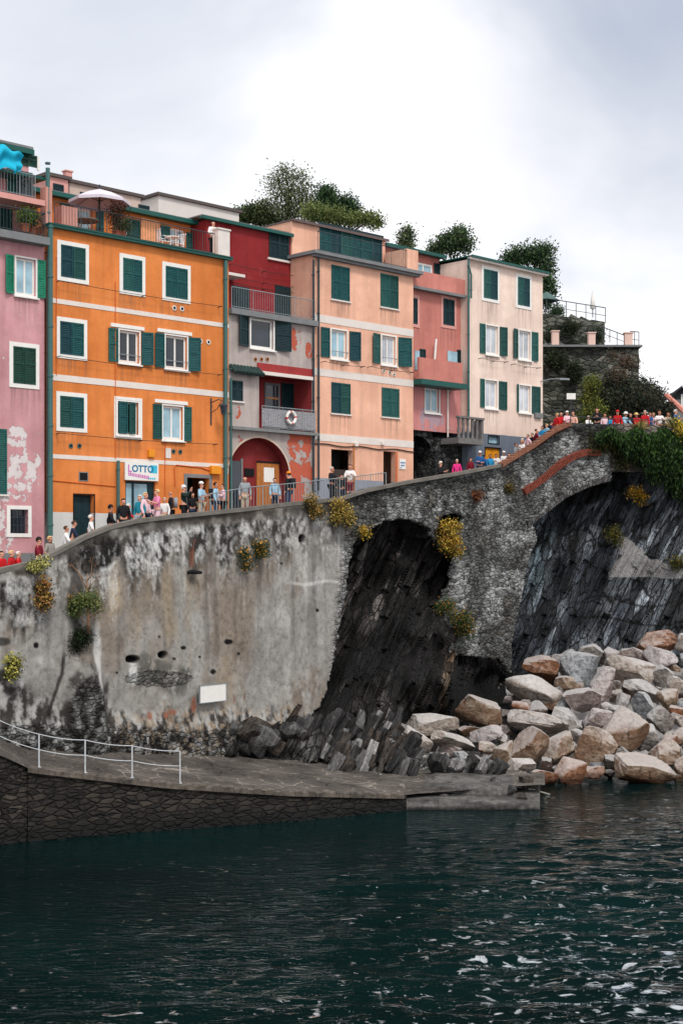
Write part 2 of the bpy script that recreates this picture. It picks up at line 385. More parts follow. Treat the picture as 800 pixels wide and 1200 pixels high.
# ================================================================== orange house
def orange_house():
    r = thing('terraced_house', 'bright orange house with white bands, lottery shop on the ground floor and a roof terrace', 'house', (0, 0, 7), 'F')
    ua, ub = U(58), U(268); zt = Z(58, 262); zb = 7.0; H = []
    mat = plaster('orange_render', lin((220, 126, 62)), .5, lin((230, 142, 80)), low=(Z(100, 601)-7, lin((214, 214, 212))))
    ground = lin((205, 104, 26))
    for a in ((67, 104, 284, 331), (140, 170, 299, 346), (190, 223, 309, 354), (66, 102, 373, 421), (66, 102, 460, 506)): closed(r, *a)
    # third-floor pair and middle window
    opened(r, H, 140, 163, 388, 425, 127, 140, 164, 177, 'glass', lintel=True, rail=True)
    opened(r, H, 194, 219, 394, 432, 181, 194, 219, 232, 'glass', lintel=True, rail=True)
    opened(r, H, 191, 214, 476, 515, 179, 191, 214, 224, 'glassb', lintel=True)
    opened(r, H, 138, 162, 471, 509, 0, 0, 0, 0, 'glass', mull=False)
    u0, u1, z0, z1 = rect(138, 162, 471, 509); leaf(r, u0+.03, (u0+u1)/2-.05, z0+.02, z1-.02, -.035, M['shut']); leaf(r, (u0+u1)/2+.02, u1-.2, z0+.02, z1-.02, -.06, M['shut'])
    ring(u0-.19, u1+.19, z0-.19, z1+.19, .12, -.04, -.001).build('window_frame', M['white'], r)
    door(r, H, 87, 110, 580, 8.2, leafmat=M['shut3'], frame=.05, fm=M['dark'])
    # shop front
    u0, u1 = U(147), U(182); z1 = Z(165, 564); H.append((u0, u1, 9.1, z1))
    sf = ring(u0+.005, u1-.005, 9.11, z1-.005, .1, .1, .18); sf.box(u0+.42, u0+.52, .1, .18, 9.21, z1-.1); sf.box(u1-.34, u1-.005-.1, .1, .18, 9.21, z1-.1)
    sf = sf.build('shop_front', M['shut3'], r); MB().box(u0+.1, u1-.1, .13, .15, 9.2, z1-.1).build('pane', M['glassb'], sf)
    # grey-framed doorway
    a, b, z1 = door(r, H, 219, 245, 560, 9.4, frame=.16)
    MB().box(a, b, 1.2, 1.25, 9.4, z1).build('doorway_back', M['dark'], r)
    add_streaks(mat, (0, 0, 7), list(SR)); SR.clear()
    m = MB(); m.holes(ua, ub, zb, zt, H, 0, .3); shell(r, ua, ub, zb, zt, 0, 9, mat, m)
    ring(U(93)-.02, U(103)+.02, Z(98, 564), Z(98, 553), .04, -.02, -.001).build('vent_frame', M['grey'], r)
    MB().box(U(93)+.02, U(103)-.02, -.012, -.001, Z(98, 563), Z(98, 554)).build('vent', M['dark'], r)
    for (a, b) in ((349, 354.5), (438, 445.5), (532, 537)): band(r, 60, 268, a, b, 0)
    # ground-floor colour below the last band is a touch deeper: a thin skin
    gutter(r, 55, 268, 262, out=.24, th=.14, name='terrace_gutter')
    pipe(r, 56.5, 264, 628, r=.11, out=.16); pipe(r, 262, 306, 600, r=.09); pipe(r, 136.5, 540, 618, r=.07)
    for x, y in ((204, 361), (213, 362), (234.5, 400), (244, 401)): vent(r, x, y, .11, mat=M['white'])
    for x, y in ((83, 522.5), (93, 522.5), (203, 529), (211, 529.5)): vent(r, x, y, .1, mat=M['pipe'])
    MB().box(U(194), U(200), -.03, -.001, Z(197, 537), Z(197, 525)).build('cable_plate', M['trim'], r)
    MB().box(U(172.5), U(179.5), -.16, -.001, Z(176, 536), Z(176, 527)).build('junction_box', M['yellow'], r, bevel=.02)
    MB().box(U(245), U(256), -.22, -.001, Z(250, 556), Z(250, 546)).build('junction_box', M['yellow'], r, bevel=.03)
    for a in ((66, 255, 330), (66, 255, 418), (66, 250, 508)): line(r, *a)
    m = MB()
    for x, y0, y1 in ((135, 330, 538), (193, 515, 600), (66, 300, 440)): m.tube([(U(x), -.03, Z(x, y1)), (U(x), -.03, Z(x, y0))], .02, 4)
    m.tube([(U(60), -.03, Z(60, 563)), (U(135), -.03, Z(135, 570))], .02, 4)
    m.tube([(U(205), -.03, Z(205, 570)), (U(204), -.03, Z(204, 548)), (U(206), -.03, Z(206, 545)), (U(235), -.03, Z(235, 548)), (U(246), -.03, Z(246, 552))], .025, 4)
    m.build('cable', simple('painted_cable', lin((200, 96, 40)), .7), r)
    # lottery sign
    u0, u1 = U(145), U(184); z0, z1 = Z(165, 564)+.03, Z(165, 542)
    s = thing('shop_sign', 'white rectangular shop sign reading LOTTO above the shop window of the orange house', 'sign', (u0, -.12, z0), 'F')
    MB().box(u0, u1, -.12, -.04, z0, z1).build('board', M['white'], s); 
    m = MB(); m.box(u0+.3, u0+.4, -.04, -.002, z1-.14, z1-.06); m.box(u1-.4, u1-.3, -.04, -.002, z1-.14, z1-.06); m.build('bracket', M['metal'], s)
    teal = simple('sign_blue', lin((10, 110, 150)), .5); pk = simple('sign_pink', lin((200, 120, 180)), .5); lt = simple('sign_turquoise', lin((60, 180, 210)), .5)
    def text(tx, size, u, z, mt, nm, par, y=-.125, bold=.012):
        cu = bpy.data.curves.new(nm, 'FONT'); cu.body = tx; cu.size = size; cu.offset = bold; cu.extrude = .003
        to = bpy.data.objects.new('tmp_text', cu); COL.objects.link(to); dg = bpy.context.evaluated_depsgraph_get()
        me = bpy.data.meshes.new_from_object(to.evaluated_get(dg)); bpy.data.objects.remove(to)
        me.materials.clear(); me.materials.append(mt); me.transform(Matrix.Rotation(math.pi/2, 4, 'X'))
        o = bpy.data.objects.new(nm, me); COL.objects.link(o); o.parent = par; off = OFF[par.name]; o.location = (u-off[0], y-off[1], z-off[2])
        return o
    globals()['text3d'] = text
    text('L', .42, u0+.12, z1-.42, pk, 'lettering', s); text('OTTO', .40, u0+.34, z1-.41, teal, 'lettering', s)
    MB().box(u1-.42, u1-.08, -.126, -.121, z1-.44, z1-.1).build('emblem', lt, s)
    m = MB(); x = u0+.15
    for i in range(12): w = random.uniform(.05, .09); m.box(x, x+w, -.126, -.121, z0+.18-(.01*i), z0+.32-(.01*i)); x += w+.025
    m.build('small_print', pk, s)
    m = MB(); x = u0+1.2
    for i in range(4): m.box(x, x+.07, -.126, -.121, z0+.06, z0+.14); x += .1
    m.build('small_print', lt, s)
    # bracket lantern
    u, z = U(247), Z(247, 485); l = thing('wall_lantern', 'dark wrought iron bracket lantern high on the right of the orange house', 'lantern', (u, 0, z), 'F')
    m = MB(); m.box(u-.03, u+.03, -.04, -.002, z-.5, z+.7); m.tube([(u, -.04, z+.5), (u+.1, -.45, z+.62), (u+.15, -.7, z+.5)], .025, 5); m.tube([(u, -.04, z+.05), (u+.08, -.35, z+.2), (u+.13, -.55, z+.5)], .018, 5); m.build('bracket', M['metal'], l)
    m = MB(); c = (u+.15, -.7, z); m.lathe(c, [(.02, .5), (.06, .45), (.2, .34), (.21, .31)], 6); m.lathe(c, [(.1, -.06), (.11, -.02), (.0, -.08)], 6); m.build('lantern_cap', M['metal'], l)
    m = MB(); m.lathe(c, [(.11, -.02), (.18, .3)], 6); m.build('lantern_glass', M['glass'], l)
    # ---------------- roof terrace
    d = 2.6; zt2 = zt; P = plaster('terrace_orange', lin((206, 124, 66)), .3)
    H = []; y = d; uL, uR = U(66, 0)+.2, ub-.1; zr = zt+1.95
    def tz(px, py): return Z(px, py, d)
    def tu(px): return U(px, d)
    H = []
    for nm, a, b, h in (('glassb', 84, 108, 1.65), ('glassb', 199, 217, 1.6)):
        u0, u1 = tu(a), tu(b); H.append((u0, u1, zt+.02, zt+h))
        fr = ring(u0+.01, u1-.01, zt+.03, zt+h-.01, .1, y+.1, y+.17); fr.box((u0+u1)/2-.05, (u0+u1)/2+.05, y+.1, y+.17, zt+.13, zt+h-.11); fr = fr.build('patio_door', M['white'], r)
        MB().box(u0+.1, u1-.1, y+.13, y+.15, zt+.13, zt+h-.1).build('pane', M['glassb'], fr)
    m = MB(); m.holes(uL, uR, zt, zr, H, y, .3); m.poly([(uL, y, zt), (uL, y, zr), (uL, 9, zr), (uL, 9, zt)]); m.poly([(uR, y, zt), (uR, 9, zt), (uR, 9, zr), (uR, y, zr)]); m.poly([(uL, y, zr), (uR, y, zr), (uR, 9, zr), (uL, 9, zr)])
    m.build('penthouse_wall', P, r)
    for a, b, h in ((70, 82, 1.7), (113, 121, 1.7), (146, 164, 1.6), (188, 199, 1.6), (218, 246, 1.5)):
        leaf(r, tu(a), tu(b), zt+.1, zt+h, y-.006, M['shut'])
    MB().box(tu(165), tu(187), y-.05, y-.005, zt+.02, zt+1.75).build('timber_screen', simple('peeling_timber_panel', lin((214, 156, 112)), .8, .3, 4), r)
    m = MB(); m.box(uL-.5, uR+.1, y-.4, y-.01, zr-.1, zr+.02); m.box(uL-.5, uR+.1, y-.45, y-.401, zr-.12, zr+.06); m.build('eave', M['gutter'], r)
    m = MB(); m.box(uL-.5, uR+.1, y-.39, 9.2, zr+.021, zr+.1); m.build('roof', M['grey'], r)
    railing(r, [(U(66), .12, zt+.02), (U(254), .12, zt+.02)], .95, M['metal'])
    m = MB(); m.box(U(256), ub+.08, .02, .4, zt, zt+1.2); m.box(U(256)-.04, ub+.12, -.03, .44, zt+1.201, zt+1.27); m.build('parapet_pillar', M['trim'], r)
    m = MB(); m.box(ua-.1, U(63), .1, .5, zt, zt+1.5); m.box(ua+.7, ua+1.45, .15, .7, zt, zt+.9); m.build('parapet_pillar', plaster('worn_pink', lin((206, 150, 138)), .5, peels=((.3, 1, .7, 1.2),), peel_col=lin((214, 206, 200))), r)
    return r, zt, d
orange, ZT, TD = orange_house()

# terrace furniture
def parasol():
    u, y = U(117, 1.0), 1.0; t = thing('parasol', 'open pale lilac parasol on the roof terrace of the orange house', 'parasol', (u, y, ZT), 'F')
    m = MB(); m.tube([(u, y, ZT+.0), (u, y, ZT+2.2)], .03, 8); m.build('pole', M['metal'], t)
    m = MB(); m.lathe((u, y, ZT), [(.3, 0), (.3, .08), (.05, .12)], 12); m.build('base', M['grey'], t)
    m = MB(); n = 8; c = (u, y, ZT+2.15); rr = 1.3
    rim = [(u+rr*math.cos(2*math.pi*(k+.3)/n), y+rr*math.sin(2*math.pi*(k+.3)/n), ZT+1.62) for k in range(n)]
    mid = [((c[0]+p[0])/2, (c[1]+p[1])/2, ZT+1.93) for p in rim]
    for k in range(n):
        q = (k+1) % n; m.poly([c, mid[k], mid[q]]); m.poly([mid[k], rim[k], rim[q], mid[q]])
        lo = [(p[0], p[1], p[2]-.13) for p in (rim[k], rim[q])]; m.poly([rim[k], lo[0], lo[1], rim[q]])
    m.build('canopy', simple('parasol_cloth', lin((206, 198, 210)), .9, .05), t)
    m = MB()
    for k in range(n): m.tube([(u, y, ZT+1.6), mid[k]], .012, 4); m.tube([(u, y, ZT+2.1), tuple(a-(.03 if i == 2 else 0) for i, a in enumerate(rim[k]))], .012, 4)
    m.build('ribs', M['metal'], t); m = MB(); m.lathe((u, y, ZT), [(.0, 2.35), (.05, 2.3), (.03, 2.15)], 8); m.build('finial', M['metal'], t)
parasol()
def chair(u, y, rz, label, reclined=False):
    t = thing('garden_chair', label, 'chair', (u, y, ZT+.01), 'F'); t.rotation_euler[2] = ROT+rz; OFF[t.name] = (0, 0, 0)
    w = simple('white_plastic', lin((222, 224, 228)), .45, .05)
    MB().box(-.24, .24, -.24, .24, .41, .45).build('seat', w, t, bevel=.015)
    for sx in (-1, 1):
        for sy in (-1, 1): MB().tube([(sx*.21, sy*.21, 0), (sx*.2, sy*.19, .41)], [.018, .026], 6).build('leg', w, t)
        MB().tube([(sx*.25, -.2, .44), (sx*.26, -.19, .63), (sx*.26, .2, .66)], .02, 6).build('armrest', w, t)
    m = MB(); L = .6 if reclined else .48; a = .5 if reclined else .2
    for i in range(5): x = -.19+i*.095; m.tube([(x, .23, .45), (x, .23+a*L, .45+L)], .016, 5)
    m.tube([(-.23, .23+a*L, .45+L), (.23, .23+a*L, .45+L)], .025, 6); m.build('backrest', w, t)
chair(U(86, 1.5), 1.4, .5, 'white reclining garden chair under the parasol on the orange house terrace', True)
chair(U(145, .8), 1.0, 2.6, 'white garden chair beside the potted shrub on the orange house terrace')
chair(U(196, .9), 1.1, 1.4, 'white plastic chair left of the small table on the orange house terrace')
chair(U(211, .9), 1.1, -1.4, 'white plastic chair right of the small table on the orange house terrace')
def table(u, y, R_, h, label, mt):
    t = thing('garden_table', label, 'table', (u, y, ZT+.01), 'F')
    m = MB(); m.lathe((u, y, ZT+.01), [(0, h), (R_, h), (R_, h-.04), (0, h-.04)], 16); m.build('tabletop', mt, t)
    for k in range(4): a = k*math.pi/2+.5; MB().tube([(u+math.cos(a)*R_*.8, y+math.sin(a)*R_*.8, ZT+.01), (u+math.cos(a)*R_*.4, y+math.sin(a)*R_*.4, ZT+h-.03)], .02, 5).build('leg', mt, t)
table(U(100, 1.1), 1.1, .6, .72, 'round grey garden table beneath the parasol', M['grey'])
table(U(203.5, .9), 1.0, .32, .7, 'small round white table between two plastic chairs on the terrace', M['white'])

# ================================================================== pink house (left)
def pink_house():
    SR.clear()
    r = thing('terraced_house', 'tall dusty pink house with peeling white patches at the left edge, two balconies', 'house', (U(-45), -.02, 6.2), 'F')
    ua, ub = U(-45), U(52); zb = 6.2; zt = Z(20, 283); H = []; y = -.02
    org = U(-45)
    def pe(px, py, rx, rz): return (U(px)-org, Z(px, py)-6.2, rx/31, rz/31)
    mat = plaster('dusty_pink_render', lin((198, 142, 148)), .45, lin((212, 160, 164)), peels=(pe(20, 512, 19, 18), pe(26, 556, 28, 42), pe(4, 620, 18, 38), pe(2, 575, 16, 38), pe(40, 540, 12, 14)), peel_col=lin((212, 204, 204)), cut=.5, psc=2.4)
    closed(r, 11, 46, 402, 455, M['shut2'], d=y)
    closed(r, -22, 8, 502, 579, M['shut'], frame=False, d=y)
    closed(r, -38, -8, 400, 452, M['shut2'], d=y)
    opened(r, H, 19, 42, 303, 346, 5, 18, 42, 52, 'glassb', M['shutl'], d=y)
    # barred window
    u0, u1, z0, z1 = rect(12, 33, 597, 625, y); H.append((u0, u1, z0, z1))
    ring(u0-.15, u1+.15, z0-.15, z1+.15, .148, y-.04, y-.001).build('window_surround', M['white'], r)
    MB().box(u0, u1, y+.2, y+.22, z0, z1).build('pane', M['glass'], r)
    m = MB()
    for i in range(1, 5): x = u0+(u1-u0)*i/5; m.tube([(x, y-.02, z0-.02), (x, y-.02, z1+.02)], .014, 5)
    for i in (1, 2): zz = z0+(z1-z0)*i/3; m.tube([(u0-.02, y-.02, zz), (u1+.02, y-.02, zz)], .014, 5)
    m.build('window_bars', M['metal'], r)
    add_streaks(mat, (U(-45), 0, 6.2), list(SR)); SR.clear()
    m = MB(); m.holes(ua, ub, zb, zt, H, y, .3); shell(r, ua, ub, zb, zt, y, 8, mat, m)
    MB().box(ua, ub-.01, y-.025, y-.002, zb, Z(10, 648)).build('plinth', M['grey'], r)
    # upper floors (set back behind balconies)
    d2 = 1.3; up = plaster('upper_pink_render', lin((196, 146, 146)), .4, peels=((8, 2, 3, 3),), peel_col=lin((214, 200, 196)))
    z2 = Z(20, 222, 0); zr = Z(20, 166)
    m = MB(); shell(r, ua, ub+.1, zt, zr, d2, 8, up, m, name='penthouse_wall'); m2 = MB().poly([(ua, d2, zt), (ub+.1, d2, zt), (ub+.1, d2, zr), (ua, d2, zr)]); m2.build('wall', up, r)
    for (px, py, th, out, mt) in ((0, 272, .3, .55, M['grey']), (0, 226, .22, .2, M['pinkplain'])):
        z = Z(px, py); MB().box(ua, U(50), -out, d2-.002, z-th, z).build('balcony_slab', mt, r)
    railing(r, [(ua, -.45, Z(0, 272)), (U(46), -.45, Z(0, 272)), (U(46), d2-.05, Z(0, 272))], .95, M['metal'])
    railing(r, [(ua, -.1, Z(0, 226)), (U(40), -.1, Z(0, 226)), (U(40), d2-.05, Z(0, 226))], .95, M['greymetal'])
    for a, b, c, d in ((-30, -8, 236, 268), (-4, 14, 238, 272), (-20, -2, 196, 222), (8, 38, 200, 228)):
        u0, u1, z0, z1 = rect(a, b, c, d, d2); leaf(r, u0, (u0+u1)/2-.01, z0, z1, d2-.006, M['shut']); leaf(r, (u0+u1)/2+.01, u1, z0, z1, d2-.006, M['shut'])
    z = Z(0, 193); MB().box(ua, ub+.3, .35, d2-.002, z-.12, z).build('canopy', M['gutter'], r)
    u0, u1, z0, z1 = rect(24, 43, 181, 195, d2); leaf(r, u0, (u0+u1)/2, z0, z1, d2-.006, M['shut2']); leaf(r, (u0+u1)/2+.01, u1, z0, z1, d2-.006, M['shut2'])
    MB().box(u1+.02, u1+.14, d2-.05, d2-.002, z0-.1, z1).build('window_frame', M['white'], r)
    z = Z(0, 154); m = MB(); m.box(ua, ub+.2, 1.1, d2-.002, zr, zr+.14); m.box(ua, ub+.2, 1.02, 1.099, zr-.03, zr+.17); m.build('gutter', M['gutter'], r)
    MB().box(ua, ub+.2, 1.1, 8.2, zr+.205, zr+.3).build('roof', M['grey'], r)
    pipe(r, 56, 197, 262, out=.02, r=.09, d=.2)
    pipe(r, 53, 300, 600, r=.035, mat=M['wire'])
    return r
pink_house()
# plants on the pink balcony built later (needs foliage)

# ================================================================== red and grey narrow house
def red_house():
    ua, ub = U(268)+.005, U(367)-.005; zb = 9.6; org = (ua, 0, zb)
    r = thing('terraced_house', 'narrow house with dark red top, weathered grey front and deep red street arch', 'house', org, 'F')
    def pe(px, py, rx, rz): return (U(px)-ua, Z(px, py)-zb, rx/26, rz/26)
    grey = plaster('weathered_grey_render', lin((178, 166, 162)), .6, lin((190, 178, 174)), peels=(pe(347, 394, 12, 30), pe(340, 392, 8, 22), pe(362, 412, 8, 14), pe(345, 560, 38, 66), pe(352, 520, 22, 18), pe(276, 482, 10, 14), pe(280, 516, 9, 8)), peel_col=lin((184, 94, 74)), cut=.5)
    red = plaster('dark_red_render', lin((140, 42, 46)), .4, lin((150, 50, 52)), peels=(), cut=1)
    d = 1.6; zter = Z(268, 361); zr = Z(268, 263, d)
    # top floor
    m = MB(); m.poly([(ua, d, zter), (ub, d, zter), (ub, d, zr), (ua, d, zr)]); shell(r, ua, ub, zter, zr, d, 9, red, m)
    a, b, c, e = rect(315, 338, 270, 304, d); leaf(r, a, (a+b)/2-.01, c, e, d-.006, M['shut3']); leaf(r, (a+b)/2+.01, b, c, e, d-.006, M['shut3'])
    MB().box(a-.1, b+.1, d-.1, d-.001, c-.1, c-.003).build('sill', M['trim'], r)
    m = MB(); m.box(ua-.4, ub, d-.2, d-.001, zr, zr+.1); m.box(ua-.4, ub, d-.26, d-.201, zr-.02, zr+.12); m.build('gutter', M['gutter'], r)
    MB().box(ua-.4, ub, d-.2, 9.2, zr+.105, zr+.16).build('roof', M['grey'], r)
    for k, py in enumerate((310, 324, 331)): line(r, 268, 344, py, d, .2)
    MB().box(U(270), U(299), .7, d-.002, Z(270, 328, d), Z(270, 326, d)+.05).build('awning', M['trim'], r)
    for a, b in ((272, 292), (322, 343)):
        MB().box(U(a, d), U(b, d), d-.03, d-.001, zter+.02, Z(a, 334, d)).build('door', M['shut3'], r)
    # balcony slab and rail over the grey front
    MB().box(ua-.02, ub+.12, -.25, d, zter-.26, zter-.002).build('balcony_slab', M['grey'], r)
    railing(r, [(ua+.05, -.15, zter), (ub-.05, -.15, zter)], .95, M['greymetal'], mid=False)
    # grey front
    H = []; zg = zter-.262
    opened(r, H, 294, 320, 374, 408, 277, 292.5, 321, 338, 'glass', M['shut3'], mull=False)
    closed(r, 269.5, 284, 446, 470, M['shut3'], frame=False)
    # recessed loggia opening
    zl0, zl1 = Z(334, 504), Z(334, 441); ul0 = U(303.5); H.append((ul0, ub-.1, zl0, zl1))
    # arch
    ac0, ac1 = U(267.5), U(339); ztop = Z(303, 513); cx = (ac0+ac1)/2; hw = (ac1-ac0)/2; zs = ztop-hw*.95
    H.append((ac0, ac1, zb, ztop))
    m = MB(); m.holes(ua, ub, zb, zg, H[:2], 0, .3)
    # holes handled apart for the arch
    m = MB(); hs = H
    us = sorted({ua, ub, *[h[0] for h in hs], *[h[1] for h in hs]}); zs_ = sorted({zb, zg, *[h[2] for h in hs], *[h[3] for h in hs]})
    for a, b in zip(us, us[1:]):
        for c, e in zip(zs_, zs_[1:]):
            mu, mz = (a+b)/2, (c+e)/2
            if any(h[0] < mu < h[1] and h[2] < mz < h[3] for h in hs): continue
            m.poly([(a, 0, c), (b, 0, c), (b, 0, e), (a, 0, e)])
    for (a, b, c, e) in hs[:1]:
        m.poly([(a, 0, c), (a, .3, c), (a, .3, e), (a, 0, e)]); m.poly([(b, 0, c), (b, 0, e), (b, .3, e), (b, .3, c)]); m.poly([(a, 0, e), (a, .3, e), (b, .3, e), (b, 0, e)]); m.poly([(a, 0, c), (b, 0, c), (b, .3, c), (a, .3, c)])
    N = 20; arc = [(cx-hw*math.cos(math.pi*k/N), zs+hw*.95*math.sin(math.pi*k/N)) for k in range(N+1)]
    for (x0, z0), (x1, z1) in zip(arc, arc[1:]): m.poly([(x0, 0, z0), (x1, 0, z1), (x1, 0, ztop), (x0, 0, ztop)])
    shell(r, ua, ub, zb, zg, 0, 9, grey, m)
    s = MB(); AD = .55
    for (x0, z0), (x1, z1) in zip(arc, arc[1:]): s.poly([(x0, 0, z0), (x0, AD, z0), (x1, AD, z1), (x1, 0, z1)])
    s.poly([(ac0, 0, zb), (ac0, AD, zb), (ac0, AD, zs), (ac0, 0, zs)]); s.poly([(ac1, 0, zb), (ac1, 0, zs), (ac1, AD, zs), (ac1, AD, zb)])
    s.poly([(ac0, AD, zb), (ac1, AD, zb), (ac1, AD, ztop), (ac0, AD, ztop)])
    s.build('arch_recess', plaster('arch_red_render', lin((128, 44, 46)), .5, lin((140, 50, 50))), r)
    s = MB()
    for k in range(N):
        (x0, z0), (x1, z1) = arc[k], arc[k+1]; q = 1.05
        s.poly([(x0, -.02, z0), (x1, -.02, z1), (cx+(x1-cx)*q, -.02, zs+(z1-zs)*q), (cx+(x0-cx)*q, -.02, zs+(z0-zs)*q)])
    s.build('arch_rim', simple('arch_rim_render', lin((196, 176, 160)), .9), r)
    wd = MB(); a, b = U(300, AD), U(326, AD); z1 = Z(313, 543, AD)
    for i in range(6): w = (b-a)/6; wd.box(a+i*w, a+(i+1)*w-.012, AD-.07, AD-.002, zb, z1)
    wd = wd.build('door', simple('old_wood_door', lin((170, 106, 52)), .7, .3, 4), r)
    MB().box(a-.03, b+.03, AD-.09, AD-.071, z1, z1+.08).build('lintel', M['dark'], wd)
    MB().box(U(308, AD), U(320, AD), AD-.075, AD-.0705, Z(313, 565, AD), Z(313, 548, AD)).build('notice', M['white'], wd)
    a, b = U(262, AD)+.35, U(281, AD); MB().box(a, b, AD-.08, AD-.002, zb, Z(272, 540, AD)).build('glazed_door', M['glass'], r)
    MB().box(b, b+.1, AD-.1, AD-.002, zb, Z(272, 537, AD)).build('door_frame', M['grey'], r)
    MB().box(U(286, AD), U(297, AD), AD-.06, AD-.002, Z(290, 558, AD), Z(290, 549, AD)).build('meter_box', M['dark'], r)
    # loggia inside
    LD = 1.3; inn = MB(); inn.poly([(ul0, LD, zl0), (ub-.1, LD, zl0), (ub-.1, LD, zl1), (ul0, LD, zl1)]); inn.poly([(ub-.1, 0, zl0), (ub-.1, 0, zl1), (ub-.1, LD, zl1), (ub-.1, LD, zl0)])
    inn.poly([(ul0, 0, zl0), (ul0, LD, zl0), (ul0, LD, zl1), (ul0, 0, zl1)]); inn.poly([(ul0, 0, zl1), (ul0, LD, zl1), (ub-.1, LD, zl1), (ub-.1, 0, zl1)]); inn.poly([(ul0, 0, zl0), (ub-.1, 0, zl0), (ub-.1, LD, zl0), (ul0, LD, zl0)])
    inn.build('loggia', plaster('loggia_red', lin((150, 58, 60)), .3), r)
    a, b = U(304, LD)+.3, U(327, LD); c, e = zl0+.1, Z(316, 449, LD)
    fr = ring(a, b, c, e, .1, LD-.06, LD-.002).build('window_frame', M['grey'], r); MB().box(a+.1, b-.1, LD-.03, LD-.002, c+.1, e-.1).build('pane', M['glass'], fr)
    MB().box(a+.1, b-.1, LD-.045, LD-.031, e-.75, e-.66).build('lamp_reflection_strip', simple('warm_strip', lin((190, 130, 80))), fr)
    leaf(r, U(329, LD), U(344, LD), zl0+.05, Z(335, 449, LD), LD-.006, M['shut3'])
    MB().box(U(301), ub-.02, -.06, -.001, Z(334, 441.5)+.1, Z(334, 429)).build('red_band', simple('red_band_render', lin((150, 52, 52)), .9, .2, 2), r)
    MB().box(U(303), ub-.02, -.16, -.001, Z(334, 442.5), Z(334, 438.5)).build('beam', M['trim'], r)
    m = MB(); m.box(ua, ub+.1, -.3, -.001, Z(334, 508.5), Z(334, 505)); m.build('balcony_slab', M['grey'], r)
    net = MB().poly([(ul0, -.2, zl0+.02), (ub-.05, -.2, zl0+.02), (ub-.05, -.2, zl0+.9), (ul0, -.2, zl0+.9)])
    netm = NT('netting'); v = netm.vor(18); netm.fin(netm.ramp(v, [(.2, lin((170, 168, 172))), (.8, lin((120, 118, 124)))]), .9, netm.bump(v, .01)); net.build('net_screen', netm.m, r)
    railing(r, [(ul0, -.22, zl0), (ub-.05, -.22, zl0)], 1.0, M['greymetal'])
    # little tiled canopy
    m = MB(); z = Z(285, 439); 
    for i in range(9):
        u = ua+(U(303)-ua)*i/9; w = (U(303)-ua)/9; m.tube([(u+w/2, -.45, z), (u+w/2, 0, z+.35)], w*.52, 6)
    m.build('tiled_canopy', simple('dark_roof_tile', lin((38, 58, 56)), .8, .35, 4), r)
    pipe(r, 268.5, 443, 600, r=.05, mat=M['pipe']); pipe(r, 365, 305, 580, r=.055, mat=M['metal'])
    for x in (299, 306, 313): vent(r, x, 421, .09, mat=M['wood'])
    # ring buoy
    u, z = U(335.6), Z(335.6, 490); m = MB(); n = 20; Rr, rr = .27, .075
    pts = [(u+Rr*math.cos(2*math.pi*k/n), -.33, z+Rr*math.sin(2*math.pi*k/n)) for k in range(n+1)]
    for k in range(n): m.tube([pts[k], pts[k+1]], rr, 8, 1 if k % 5 == 0 else 0, False)
    top(m, 'life_ring', [M['white'], simple('ring_red', lin((190, 60, 50)), .6)], 'round white life ring with red marks hung on the netted balcony rail', 'life ring', (u, -.33, z), 'F', smooth=True)
red_house()

